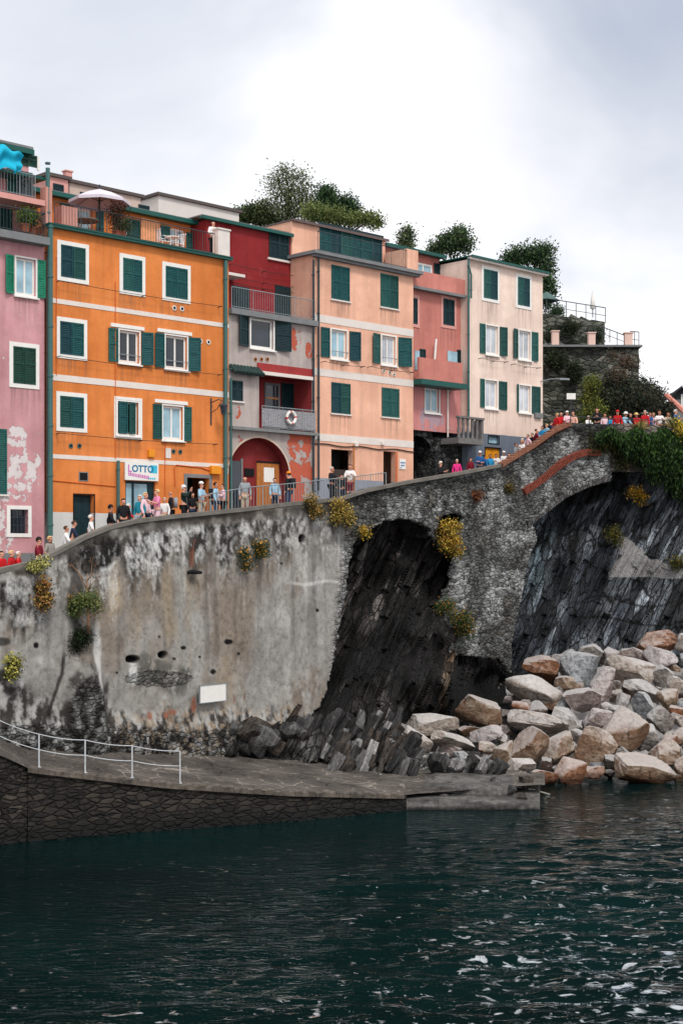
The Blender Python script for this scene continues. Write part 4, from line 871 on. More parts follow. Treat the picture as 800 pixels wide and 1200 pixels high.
# the cave: outline of the opening in the wall (x along, y down)
CAVE = [(330, 925), (352, 880), (362, 850), (379, 810), (393, 760), (405, 700), (412, 655), (420, 634), (436, 618), (452, 610), (470, 608), (488, 611), (503, 619), (508, 632), (513, 612), (520, 603), (534, 600), (541, 606), (538, 628), (535, 655), (526, 690), (517, 704), (514, 740), (528, 766), (560, 770), (586, 772), (600, 790), (640, 812), (640, 905)]
ARCHB = [(628, 632), (622, 612), (640, 596), (662, 579), (690, 566), (712, 560), (716, 562), (716, 600), (716, 700), (716, 905), (600, 905), (600, 760), (606, 720), (612, 690), (618, 660)]
def sea_wall():
    xs = np.arange(-80, 717, 1.45); v = np.linspace(0, 1, 250)
    x, t = np.meshgrid(xs, v); Y = wallY(x); zt = topz(x); zb = np.full_like(zt, -1.0)
    z = zt+(zb-zt)*t; y = 650+(EYE-z)*F/Y
    X = (x-400)*Y/F; L = X+Y*.9
    stone = np.clip(sm(396, 410, x+14*(fbm(L, z, 0, 3)-.5)-.12*(700-y)*0)+sm(.95, .8, ell(x, y, 98, 835, 24, 46))*.9+sm(4, 14, y-np.interp(x, [0, 330, 410], [838, 848, 800])), 0, 1)
    stone = np.maximum(stone, sm(1.05, .9, ell(x, y, 186, 795, 40, 10)+.3*(fbm(L*2, z*2, 0, 8)-.5))*.8)
    # edge strip of masonry along the cave runs diagonally
    stone = np.maximum(stone, sm(-8, 4, x-(372+ (900-y)*.13)))
    col = wall_colour(x, y, X, Y, z)
    C = lambda r, g, b: np.array(lin((r, g, b)))
    mz = fbm(L*.8, z*.8, 3, 61, 4); mcol = mix(C(112, 112, 110), C(172, 172, 170), sm(.38, .62, mz))
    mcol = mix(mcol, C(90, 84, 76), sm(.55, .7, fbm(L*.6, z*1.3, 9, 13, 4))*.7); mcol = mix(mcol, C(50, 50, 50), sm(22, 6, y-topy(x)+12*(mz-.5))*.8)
    mcol = mix(mcol, C(76, 74, 70), sm(480, 430, x)*sm(640, 600, y)*.6)
    mr = sm(398, 412, x); col = mix(col, mcol, mr)
    # displacement out of the wall plane (towards the water)
    rel = .10*(fbm(L*1.6, z*1.6, 0, 71, 4)-.5)+stone*.16*(fbm(L*3.2, z*4.5, 0, 73, 3)-.5)+.35*(fbm(L*.25, z*.25, 0, 79, 2)-.5)
    rel = rel+.35*sm(1.05, .6, ell(x, y, 98, 840, 26, 80))+.18*sm(0, 12, y-topy(x)-10)*0
    rel = rel+.9*sm(720, 900, y)*0+.35*sm(830, 870, y)*(fbm(L*1.5, z*1.5, 0, 75, 4))
    for hx, hy, rx, ry in ((155, 772.5, 8, 4.2), (190, 767.5, 5, 4), (355, 632, 3.6, 5)): rel = rel-.35*sm(1.15, .8, ell(x, y, hx, hy, rx, ry))
    rel = rel*sm(0, .02, t)
    nx, ny = .66, -.75
    P = np.stack([X+nx*rel, Y+ny*rel, z], -1)
    xc = (x[:-1, :-1]+x[1:, 1:])/2; yc = (y[:-1, :-1]+y[1:, 1:])/2
    jit = 5*(fbm(xc*.15, yc*.15, 0, 5)-.5); keep = ~(poly_in(xc+jit, yc+jit, CAVE) | poly_in(xc+jit*.5, yc+jit*.4, ARCHB))
    r = thing('sea_wall', 'high weathered sea wall of streaked grey render and rubble stone carrying the walkway', 'wall', (0, 55, 0))
    o = gridmesh('wall_face', P, WM, col, keep, True, {'stone': stone}, loc=(0, 0, 0)); o.parent = r; o.location = (0, -55, 0)
    sd = o.modifiers.new('thick', 'SOLIDIFY'); sd.thickness = .28; sd.offset = 1 
    # coping along the top
    m = MB(); px = np.arange(-80, 590, 6.0)
    def cp(a, off, dz): Y_ = float(wallY(a)); return ((a-400)*Y_/F-.66*off, Y_+.75*off, float(topz(a))+dz)
    for a, b in zip(px, px[1:]):
        A = [cp(a, -.06, -.1), cp(a, -.06, .05), cp(a, .32, .05), cp(a, .32, -.6)]; B = [cp(b, -.06, -.1), cp(b, -.06, .05), cp(b, .32, .05), cp(b, .32, -.6)]
        for i in range(3): m.poly([A[i], B[i], B[i+1], A[i+1]])
        m.poly([A[0], A[0][:2]+(A[0][2],), B[0], B[0]][:0] or [A[0], B[0], cp(b, .01, -.12), cp(a, .01, -.12)])
    m.build('coping', simple('coping_concrete', lin((110, 106, 100)), .95, .35, 2, .02), r)
    brick = NT('brick_coping'); bt = brick.n('ShaderNodeTexBrick'); brick.l(brick.mapping((1, 1, 1), rot=(0, 0, 0)), bt.inputs[0])
    bn = brick.noise(7, 5); brick.fin(brick.ramp(bn, [(.3, lin((92, 44, 34))), (.7, lin((156, 78, 58)))]), .9, brick.bump(bn, .02)); BR = brick.m; globals()['BRICK'] = BR
    m = MB(); px = np.arange(588, 722, 1.6)
    for i, a in enumerate(px):
        b = a+1.35; dz = .03*math.sin(i*2.3)
        if a > 668: break
        A = [cp(a, -.08, -.16), cp(a, -.08, .04+dz), cp(a, .30, .04+dz), cp(a, .30, -.6)]; B = [cp(b, -.08, -.16), cp(b, -.08, .04+dz), cp(b, .30, .04+dz), cp(b, .30, -.6)]
        for k in range(3): m.poly([A[k], B[k], B[k+1], A[k+1]])
        m.poly(A); m.poly(B[::-1]); m.poly([A[0], B[0], cp(b, .0, -.16), cp(a, .0, -.16)])
    m.build('brick_coping', simple('weathered_brick_coping', lin((132, 88, 70)), .9, .4, 4, .02), r)
    # brick arch ring above the opening
    path = [(612, 576), (622, 569), (635, 560), (647, 550), (656, 543), (665, 537), (674, 533), (684, 530), (700, 531)]
    m = MB(); xsn = np.arange(612, 700, 1.5); py = np.interp(xsn, [p[0] for p in path], [p[1] for p in path])
    for a, yy in zip(xsn, py):
        Y_ = float(wallY(a)); s = Y_/F; c = ((a-400)*s, Y_, EYE-(yy-650)*s); sl = float(np.interp(a, [612, 650, 665, 676, 690, 700], [.7, .74, .6, .36, .02, -.05]))
        ang = math.atan(sl); tx = Vector((.71*math.cos(ang), .70*math.cos(ang), math.sin(ang))); nn = Vector((.66, -.75, 0)).normalized(); up = tx.cross(nn); up.normalize()
        m.obox(Vector(c)+nn*.1, (tx, nn, up), .031, .14, .17*random.uniform(.92, 1.05))
    m.build('brick_arch', BR, r)
    # pale lower arch ring
    m = MB(); path = [(617, 618), (640, 600), (662, 583), (690, 570), (716, 563)]; xsn = np.arange(617, 716, 3.0); py = np.interp(xsn, [p[0] for p in path], [p[1] for p in path])
    pts = [(((a-400)*float(wallY(a))/F)+.06, float(wallY(a))-.07, EYE-(yy-650)*float(wallY(a))/F) for a, yy in zip(xsn, py)]
    for p, q in zip(pts, pts[1:]):
        m.poly([p, q, (q[0], q[1], q[2]+.32), (p[0], p[1], p[2]+.32)]); m.poly([p, (p[0]-1.6, p[1]+1.8, p[2]), (q[0]-1.6, q[1]+1.8, q[2]), q]); m.poly([(p[0], p[1], p[2]+.32), (q[0], q[1], q[2]+.32), (q[0]-.2, q[1]+.2, q[2]+.32), (p[0]-.2, p[1]+.2, p[2]+.32)])
    tt_, c_2, n_2 = masonry('arch_ring_stone', lin((70, 68, 68)), lin((140, 138, 138)), (5, 5, 3)); m.build('arch_ring', tt_.fin(c_2, .95, n_2, spec=.15), r)
    # small soffit of the cave arch
    m = MB(); seg = [(420, 640), (424, 632), (436, 618), (452, 610), (470, 608), (488, 611), (503, 619), (508, 632)]
    pts = [(((a-400)*float(wallY(a))/F), float(wallY(a))+.05, EYE-(yy-650)*float(wallY(a))/F+.05) for a, yy in seg]
    for p, q in zip(pts, pts[1:]): m.poly([p, q, (q[0]-1.3, q[1]+1.5, q[2]), (p[0]-1.3, p[1]+1.5, p[2])])
    m.build('cave_arch_soffit', stone_dark, r)
    return r
SW = sea_wall()

# ================================================================== rock strata
def rock_mat(name, dark, light, tan=None, wet=.45, dirn=(0, 0, 0), attr=True):
    t = NT(name); a = t.n('ShaderNodeAttribute', attribute_name='Col')
    # bedding planes lean: stretch noise along the bedding direction
    vec = t.mapping((1, 1, 1), rot=(0, R(-27), 0)); v2 = t.mapping((7, 1.2, .45), src=vec)
    s = t.noise(1, 6, .65, v2); s2 = t.noise(2.6, 5, .6, v2); f = t.noise(6, 6, .7)
    c = t.mixc(t.ramp(s, [(.42, 0.), (.66, 1.)]), t.mixc(1, a.outputs['Color'], (.4, .42, .45), 'MULTIPLY'), a.outputs['Color'])
    c = t.mixc(t.ramp(s2, [(.56, 0.), (.7, .5)]), c, t.mixc(1, a.outputs['Color'], (2.3, 2.25, 2.2), 'MULTIPLY'))
    c = t.mixc(t.ramp(f, [(.55, 0.), (.8, .6)]), c, t.mixc(1, a.outputs['Color'], (1.9, 1.85, 1.7), 'MULTIPLY'))
    vq = t.mixc(.05, t.mapping((2.6, 1.1, .34), src=vec), t.noise(2, 4, .6, vec, col=True)); e = t.vor(1, vq, 'DISTANCE_TO_EDGE'); cl = t.vor(1, vq, 'F1', 'Color'); sc_ = t.n('ShaderNodeSeparateColor'); t.l(cl, sc_.inputs[0])
    pl = t.n('ShaderNodeAttribute', attribute_name='plain').outputs['Fac']; ip = t.math('SUBTRACT', 1., pl); c = t.mixc(t.math('MULTIPLY', ip, .99), c, t.mixc(1, c, t.ramp(sc_.outputs[0], [(0., .35), (.5, .8), (1., 1.7)]), 'MULTIPLY'))
    vq2 = t.mixc(.04, t.mapping((7.5, 2.2, 1.1), src=vec), t.noise(3, 4, .6, vec, col=True)); e2 = t.vor(1, vq2, 'DISTANCE_TO_EDGE'); j2 = t.math('MULTIPLY', ip, t.ramp(e2, [(.0, .85), (.07, 0.)])); c = t.mixc(j2, c, lin((7, 7, 8)))
    j = t.ramp(t.math('ADD', e, t.math('MULTIPLY', t.math('SUBTRACT', f, .5), .08)), [(.0, 1.), (.07, 0.)]); j = t.math('MULTIPLY', j, ip); c = t.mixc(j, c, lin((4, 4, 5))); c = t.mixc(t.math('MULTIPLY', pl, .75), c, t.mixc(1, a.outputs['Color'], t.ramp(f, [(.35, .7), (.65, 1.15)]), 'MULTIPLY'))
    h = t.math('SUBTRACT', t.math('ADD', t.math('ADD', s, t.math('MULTIPLY', s2, .6)), t.math('ADD', t.math('MULTIPLY', f, .5), t.math('MULTIPLY', sc_.outputs[1], 1.2))), t.math('ADD', j, t.math('MULTIPLY', j2, .4)))
    return t.fin(c, wet, t.bump(h, .14), spec=.3)
RM = rock_mat('stratified_rock', 0, 0, wet=.68)
def idw(x, y, cps, p=2.6):
    num = 0; den = 0
    for (cx, cy, v) in cps:
        w = 1/((x-cx)**2+(y-cy)**2+60)**(p/2); num = num+w*v; den = den+w
    return num/den
def strata(X, Z_, Y, s=0, amp=.5, ang=63, fr=1.7):
    a = math.radians(ang); q = X*math.sin(a)-Z_*math.cos(a); p = X*math.cos(a)+Z_*math.sin(a)
    w = .5*fbm(X*.4, Z_*.4, 0, s+3, 3)
    lay = q*fr+w; k = np.floor(lay); f = lay-k
    hk = _h(k.astype(np.int64), k.astype(np.int64)*0+3, k.astype(np.int64)*0, s); hk2 = _h(k.astype(np.int64)+1, k.astype(np.int64)*0+3, k.astype(np.int64)*0, s)
    step = hk+(hk2-hk)*sm(.86, 1., f)
    lay2 = q*fr*3.3+w*2; k2 = np.floor(lay2).astype(np.int64); pb = np.floor(p*.7+_h(k2, k2*0, k2*0, s+5)*7).astype(np.int64); st2 = _h(k2, pb, k2*0, s+9)
    return amp*(step-.5)+amp*.6*(st2-.5)+amp*.9*(fbm(q*1.4, p*.35, 0, s+11, 4)-.5)+amp*.35*(fbm(q*5, p*1.2, 0, s+13, 3)-.5), q, p
PLAIN = []
def rock_sheet(name, x0, x1, y0, y1, cps, cfun, step=1.7, amp=.5, s=0, ang=63, label='', loc=None, fr=1.7, off=None):
    xs = np.arange(x0, x1, step); ys = np.arange(y0, y1, step); x, y = np.meshgrid(xs, ys)
    Y = idw(x, y, cps); X = (x-400)*Y/F; z = EYE-(y-650)*Y/F
    z = np.minimum(z, np.where(x < 720, np.interp(x, WZX, WZZ)-.5, 99.)); dsp, q, p = strata(X, z, Y, s, amp, ang, fr)
    Y2 = Y-dsp; P = np.stack([X+dsp*.35, Y2, z], -1)
    col = cfun(x, y, X, Y, z, q, p, dsp); plain = PLAIN.pop() if PLAIN else np.zeros_like(x)
    loc = loc or (0, 60, 0)
    o = gridmesh(name, P, RM, col, None, False, {'plain': plain}, loc=loc); return tag(o, label, 'rock')
C = lambda r, g, b: np.array(lin((r, g, b)))
def ccave(x, y, X, Y, z, q, p, d):
    a = fbm(q*2.2, p*.4, 0, 41, 5); b = fbm(X, z, 0, 43, 4)
    c = mix(C(18, 16, 16), C(60, 55, 53), sm(.42, .66, a)); c = mix(c, C(120, 112, 108), sm(.58, .68, fbm(q*3.4, p*.5, 0, 46, 5))*.8)
    c = mix(c, C(7, 7, 8), sm(.95, .5, ell(x, y, 570, 820, 50, 62))*.96)  # deep shade of the cave painted into the rock colour
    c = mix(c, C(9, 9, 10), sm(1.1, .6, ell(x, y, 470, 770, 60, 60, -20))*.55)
    lowr = sm(835, 872, y+20*(b-.5)); c = mix(c, mix(C(70, 68, 66), C(150, 148, 144), sm(.35, .65, fbm(q*2.4, p*.8, 0, 51, 5))), lowr*.9)
    c = mix(c, mix(C(120, 92, 66), C(150, 130, 108), sm(.4, .6, b)), sm(1.05, .8, ell(x, y, 524, 795, 7, 44, 12)+.3*(b-.5))*.8)
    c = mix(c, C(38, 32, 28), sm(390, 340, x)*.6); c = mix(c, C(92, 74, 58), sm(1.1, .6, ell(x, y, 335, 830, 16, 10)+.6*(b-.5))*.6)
    return c
cps = [(380, 600, 64.5), (440, 600, 64.5), (500, 600, 67), (545, 600, 68.6), (400, 660, 64), (460, 660, 65), (520, 640, 66.8), (420, 740, 62.5), (480, 740, 63.5), (515, 740, 64.6), (385, 790, 60.8), (430, 800, 61), (480, 800, 61), (520, 800, 62), (560, 800, 70), (590, 800, 71.5), (575, 830, 68), (548, 640, 70.5), (548, 700, 69.5), (560, 640, 73), (560, 700, 73), (560, 755, 71.5), (590, 640, 78), (590, 700, 78), (590, 755, 76), (630, 640, 84), (630, 700, 84), (630, 760, 82), (612, 670, 82), (650, 720, 84), (650, 600, 84), (560, 610, 73), (600, 600, 76), (650, 600, 78), (650, 790, 71),
       (400, 850, 59), (450, 850, 59.6), (490, 850, 64), (520, 850, 65.5), (560, 860, 65), (600, 860, 64), (400, 880, 56.8), (450, 885, 56.6), (490, 878, 59), (520, 880, 61), (560, 895, 58), (500, 900, 56), (440, 910, 54.3), (500, 912, 54.3), (570, 920, 53.6), (340, 800, 60.0), (330, 830, 58.2), (290, 850, 56.4), (260, 860, 55.6), (300, 870, 55.3), (340, 870, 56), (360, 890, 55.6), (270, 880, 54.6), (340, 905, 54), (400, 920, 53.5), (240, 840, 57), (220, 870, 55.8), (640, 830, 66), (640, 880, 60), (620, 915, 54), (250, 800, 58), (300, 790, 59.5), (350, 740, 62.3), (350, 660, 63)]
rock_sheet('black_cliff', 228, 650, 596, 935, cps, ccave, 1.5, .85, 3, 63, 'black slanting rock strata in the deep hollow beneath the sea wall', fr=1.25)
def ccliff(x, y, X, Y, z, q, p, d):
    a = fbm(q*1.6, p*.25, 0, 81, 5); b = fbm(X*.8, z*.8, 0, 83, 5)
    c = mix(C(66, 72, 80), C(156, 164, 172), sm(.40, .64, a)); c = mix(c, C(150, 156, 162), sm(.57, .68, fbm(q*3, p*.4, 0, 86, 5))*.7*sm(700, 740, x))
    c = mix(c, C(26, 22, 20), sm(1.1, .5, ell(x, y, 668, 628, 18, 50, 18)+.7*(b-.5))*.5)
    c = mix(c, C(12, 10, 10), sm(1.1, .7, ell(x, y, 690, 578, 40, 14, -14))*.8)  # shade beneath the arch crown painted onto the cliff
    c = mix(c, C(120, 138, 148), sm(1.2, .6, ell(x, y, 632, 650, 14, 60, 14)+.6*(b-.5))*.6)
    c = mix(c, C(20, 20, 20), sm(1.1, .6, ell(x, y, 792, 720, 20, 40)+.5*(b-.5))*.7)
    c = mix(c, C(30, 34, 24), sm(.6, .7, fbm(X*1.4, z*1.4, 0, 89, 4))*.5)
    tri = poly_in(x+6*(b-.5), y+8*(b-.5), [(731, 629), (742, 632), (760, 652), (800, 668), (830, 676), (718, 676), (716, 668)])
    c = mix(c, mix(C(136, 134, 134), C(172, 168, 166), b), tri*.92); PLAIN.append(tri*1.0)
    cr = np.minimum(np.abs(y-(705+6*np.sin(x*.06))), np.abs(y-(728+5*np.sin(x*.05+1)))); c = mix(c, C(12, 12, 13), sm(1.8, .7, cr)*.8*sm(655, 690, x))
    return c
cps = [(600, 540, 76), (660, 540, 80), (715, 545, 79), (740, 520, 77.6), (800, 520, 77), (880, 520, 78), (620, 600, 75), (635, 625, 75.2), (660, 600, 78), (700, 600, 78), (740, 600, 77.2), (800, 590, 76.4), (880, 590, 76.4),
       (610, 680, 73.2), (630, 680, 74.2), (650, 680, 75.8), (700, 680, 76.4), (760, 680, 76.3), (830, 680, 76), (600, 740, 71.4), (640, 740, 73.8), (700, 740, 75.6), (760, 740, 75.4), (840, 740, 75), (580, 800, 71.5), (640, 800, 72), (720, 800, 73), (800, 800, 73), (590, 850, 68), (700, 850, 70), (840, 850, 70), (900, 700, 75)]
rock_sheet('rock_cliff', 590, 990, 506, 870, cps, ccliff, 1.5, .6, 23, 62, 'blue grey slanting cliff below the right hand terrace, with a pale triangular patch of masonry', fr=1.0)

# slabs of broken strata at the foot of the hollow and on the quay end
def rock_lump(c, size, rot, s=0, cuts=7, rough=.12, flat=False):
    """angular rock: subdivided cube trimmed by random planes, then roughened"""
    bm = bmesh.new(); bmesh.ops.create_cube(bm, size=2.0); bmesh.ops.subdivide_edges(bm, edges=bm.edges[:], cuts=7, use_grid_fill=True)
    r = np.random.default_rng(s); P = np.array([v.co[:] for v in bm.verts])
    L = np.linalg.norm(P, axis=1, keepdims=True); P = P*(1-(.22 if not flat else .1)*(1-1/L))
    for _ in range(cuts):
        n = r.normal(size=3); n /= np.linalg.norm(n); d = r.uniform(.55, .98) if not flat else r.uniform(.95, 1.3)
        k = P@n; over = np.maximum(k-d, 0)[:, None]; P = P-over*n*(.97 if not flat else .93)
    q = P*1.3+s*7.3; nz = np.stack([fbm(q[:, 0], q[:, 1], q[:, 2], s+i, 4, .6)-.5 for i in range(3)], 1); P = P+nz*rough*3.0
    q = P*4.5+s; nz = np.stack([fbm(q[:, 0], q[:, 1], q[:, 2], s+5+i, 3, .6)-.5 for i in range(3)], 1); P = P+nz*rough*1.1
    P = P*np.array(size)/2*1.08
    for v, p in zip(bm.verts, P): v.co = p
    me = bpy.data.meshes.new('rock'); bm.to_mesh(me); bm.free(); me.transform(Matrix.Translation((0, 0, 0)) @ rot.to_4x4())
    return me
from mathutils import Euler
def boulder_mat(name, stops, rust=0, base=None):
    t = NT(name); oi = t.n('ShaderNodeObjectInfo'); rv = t.n('ShaderNodeVectorMath', operation='ADD'); t.l(t.tc.outputs['Object'], rv.inputs[0])
    k = t.n('ShaderNodeVectorMath', operation='SCALE'); t.l(oi.outputs['Location'], k.inputs[0]); k.inputs[3].default_value = 3.1; t.l(k.outputs[0], rv.inputs[1]); v = rv.outputs[0]
    st = t.noise(1.1, 6, .65, t.mapping((1, 1.2, 3.2), src=v), 1.2); f = t.noise(5, 7, .7, v); cr = t.vor(1.1, t.mixc(.35, v, t.noise(1.2, 4, .6, v, col=True)), 'DISTANCE_TO_EDGE')
    c = t.ramp(st, stops); c = t.mixc(t.ramp(f, [(.35, .75), (.52, 0.)]), c, t.mixc(1, c, (.32, .3, .29), 'MULTIPLY'))
    c = t.mixc(t.ramp(f, [(.56, 0.), (.72, .55)]), c, lin((206, 202, 198)))
    if rust: c = t.mixc(t.math('MULTIPLY', t.ramp(t.noise(.8, 5, .6, v), [(.42, 0.), (.6, 1.)]), rust), c, t.mixc(f, lin((92, 56, 38)), lin((164, 112, 78))))
    c = t.mixc(t.ramp(t.math('ADD', cr, t.math('MULTIPLY', t.noise(1.5, 3, .5, v), .12)), [(.05, .75), (.068, 0.)]), c, lin((44, 40, 38)))
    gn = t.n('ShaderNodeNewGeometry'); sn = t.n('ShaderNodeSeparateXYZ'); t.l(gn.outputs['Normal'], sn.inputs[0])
    c = t.mixc(t.ramp(t.math('ADD', sn.outputs[2], t.math('MULTIPLY', t.math('SUBTRACT', f, .5), 1.4)), [(.05, 0.), (.7, .6)]), c, lin((186, 184, 184))); c = t.mixc(t.ramp(sn.outputs[2], [(.0, .45), (.35, 0.)]), c, t.mixc(1, c, (.5, .42, .36), 'MULTIPLY'))  # pale tops and darker, browner undersides: light from above painted in by normal
    # damp foot near the waterline
    g = t.n('ShaderNodeNewGeometry'); sx = t.n('ShaderNodeSeparateXYZ'); t.l(g.outputs['Position'], sx.inputs[0])
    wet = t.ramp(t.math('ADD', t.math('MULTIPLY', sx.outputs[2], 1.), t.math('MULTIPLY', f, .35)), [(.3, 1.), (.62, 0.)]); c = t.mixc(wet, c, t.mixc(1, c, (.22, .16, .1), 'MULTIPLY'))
    return t.fin(c, t.math('SUBTRACT', .85, t.math('MULTIPLY', wet, .4)), t.bump(t.math('ADD', f, t.math('MULTIPLY', st, .7)), .10), spec=.25)
BMAT = {
 'grey': boulder_mat('boulder_grey', [(.3, lin((100, 98, 98))), (.5, lin((150, 147, 144))), (.7, lin((192, 187, 181)))], .12),
 'pale': boulder_mat('boulder_pale', [(.3, lin((138, 132, 126))), (.5, lin((184, 177, 169))), (.7, lin((214, 206, 196)))], .28),
 'tan': boulder_mat('boulder_tan', [(.3, lin((108, 90, 74))), (.5, lin((156, 136, 116))), (.7, lin((192, 178, 162)))], .5),
 'pink': boulder_mat('boulder_pinkish', [(.3, lin((112, 102, 102))), (.5, lin((158, 146, 144))), (.7, lin((194, 186, 184)))], .12),
 'rust': boulder_mat('boulder_rust', [(.3, lin((112, 76, 56))), (.5, lin((156, 110, 82))), (.7, lin((190, 160, 138)))], .75),
 'blue': boulder_mat('boulder_bluegrey', [(.3, lin((88, 94, 100))), (.5, lin((132, 138, 144))), (.7, lin((166, 172, 176)))]),
 'dark': boulder_mat('boulder_dark', [(.3, lin((44, 42, 42))), (.5, lin((80, 77, 76))), (.7, lin((120, 116, 112)))], .2)}
PY = [735, 760, 800, 840, 880, 915, 935]; PYY = [74, 72.5, 67.5, 63, 59, 56.2, 54]
def pileY(py): return float(np.interp(py, PY, PYY))
BL = [ # px, py, w, h, tilt in the picture (deg, + = right end down), kind, description
 (561, 832, 72, 34, -3, 'tan', 'large striped tan and grey boulder alone at the mouth of the dark hollow'),
 (502, 849, 64, 26, 8, 'pale', 'long pale boulder at the far left of the pile leaning over the broken ledges'),
 (530, 869, 68, 20, 14, 'pale', 'smooth whitish elongated boulder sloping down above the quay end'),
 (637, 784, 44, 32, 5, 'rust', 'bright rust-brown boulder high on the left side of the pile'),
 (624, 809, 60, 32, 18, 'pale', 'pale boulder with black veins just below the bright rust-brown one'),
 (681, 786, 46, 38, 10, 'blue', 'big bluish grey block in the upper left of the pile'),
 (689, 767, 28, 26, 30, 'grey', 'grey pointed boulder standing behind the big bluish block'),
 (766, 752, 56, 26, -10, 'rust', 'long orange-tan boulder topping the pile against the cliff'),
 (797, 754, 18, 20, 0, 'grey', 'grey boulder at the right edge beside the long orange-tan one'),
 (704, 807, 30, 46, 2, 'pink', 'upright pinkish grey boulder in the middle of the pile'),
 (740, 790, 62, 32, 12, 'pale', 'wide pale grey boulder right of the upright pinkish one'),
 (776, 792, 26, 28, -5, 'grey', 'round grey boulder under the pinkish slab near the right edge'),
 (776, 773, 42, 22, 12, 'pink', 'pinkish slab lying under the long orange-tan boulder'),
 (679, 820, 40, 32, 25, 'pink', 'boulder with a rusty left corner and a pale top, left of the upright pinkish one'),
 (661, 844, 46, 36, 28, 'grey', 'rounded grey boulder above the long pale slab\'s right end'),
 (628, 850, 80, 28, 8, 'pale', 'very long pale flat slab at the centre left of the pile'),
 (612, 831, 26, 18, 10, 'rust', 'small orange-tan stone with a stick of driftwood beside it'),
 (618, 880, 42, 50, 35, 'tan', 'tall tan boulder tilting right below the long pale slab'),
 (592, 886, 26, 24, -15, 'tan', 'smooth rounded tan stone left of the tall tilting tan boulder'),
 (607, 902, 34, 24, 5, 'pale', 'pale grey stone near the quay tip under the rounded tan stone'),
 (573, 876, 24, 14, 0, 'tan', 'small tan stone tucked above the dark striped ledge'),
 (570, 859, 38, 18, -5, 'pink', 'pinkish flat stone under the large striped boulder'),
 (549, 856, 34, 12, -8, 'tan', 'thin tan stone wedged under the large striped boulder'),
 (652, 877, 34, 44, 38, 'tan', 'warm tan oblong boulder leaning down towards the water'),
 (669, 908, 40, 32, 10, 'rust', 'smooth orange boulder at the waterline'),
 (636, 911, 30, 22, -10, 'rust', 'angular orange stone at the waterline left of the smooth orange boulder'),
 (697, 878, 50, 42, 15, 'tan', 'squared grey-tan block with a shadowed right face above the water'),
 (753, 904, 66, 28, 6, 'tan', 'low wide boulder in the water at the right front'),
 (731, 860, 44, 52, 35, 'tan', 'tall ridged tan-grey boulder tilted beside the squared block'),
 (778, 883, 42, 34, 15, 'tan', 'broad tan boulder behind the low wide one in the water'),
 (772, 843, 38, 30, 5, 'grey', 'pale faceted boulder on the right above the broad tan one'),
 (757, 861, 32, 34, 20, 'grey', 'pointed grey boulder right of the tall ridged one'),
 (782, 820, 24, 23, 0, 'tan', 'small round tan boulder near the right edge'),
 (753, 825, 28, 25, 10, 'blue', 'blue-grey faceted stone left of the small round tan boulder'),
 (752, 809, 44, 20, 22, 'grey', 'sloping grey boulder beneath the wide pale one'),
 (794, 804, 30, 22, 15, 'pale', 'pale boulder cut by the right edge under the round grey one'),
 (732, 837, 38, 17, 18, 'grey', 'flat dark-veined stone above the tall ridged boulder'),
 (697, 845, 34, 28, 10, 'pink', 'pinkish grey boulder above the squared block'),
 (722, 808, 18, 18, 0, 'dark', 'small dark stone right of the upright pinkish boulder'),
 (728, 824, 16, 22, 10, 'dark', 'small dark upright stone above the flat dark-veined one'),
 (714, 768, 26, 17, -15, 'pink', 'brown-pink stone on the crest left of the pair of dull pink ones'),
 (730, 771, 26, 18, -10, 'pink', 'left one of two dull pink stones on the crest'),
 (746, 768, 24, 18, 15, 'pink', 'right one of two dull pink stones on the crest'),
 (793, 836, 20, 14, 10, 'rust', 'small reddish stone at the right edge'),
 (694, 905, 28, 14, 0, 'rust', 'low orange stone between the smooth orange boulder and the water'),
 (797, 864, 24, 20, -10, 'tan', 'tan stone at the right edge above the broad tan boulder'),
 (798, 897, 24, 26, 0, 'tan', 'brownish stone at the right edge beside the water'),
 (660, 801, 26, 20, 15, 'tan', 'dark tan stone below the bright rust-brown boulder'),
 (632, 833, 24, 18, 30, 'dark', 'dark grey stone right of the driftwood'),
 (665, 770, 22, 15, -20, 'dark', 'dark low stone at the left end of the crest'),
 (484, 872, 40, 34, 38, 'pale', 'pale broken block at the top of the grey ledges, leftmost of the pale stones'),
 (655, 776, 26, 18, 10, 'dark', 'dark stone behind the bright rust-brown boulder'),
 (712, 832, 22, 16, 20, 'grey', 'small grey wedge below the upright pinkish boulder'),
 (786, 868, 22, 14, 5, 'rust', 'thin rusty stone on top of the broad tan boulder'),
 (640, 895, 18, 16, 20, 'dark', 'dark stone in the gap left of the warm tan oblong boulder'),
 (720, 893, 24, 22, 0, 'dark', 'dark wet stone between the squared block and the low wide boulder'),
 (676, 862, 20, 16, 20, 'grey', 'little grey stone wedged above the warm tan oblong boulder'),
 (616, 928, 30, 12, -5, 'tan', 'brown wet stone just off the quay tip'),
]
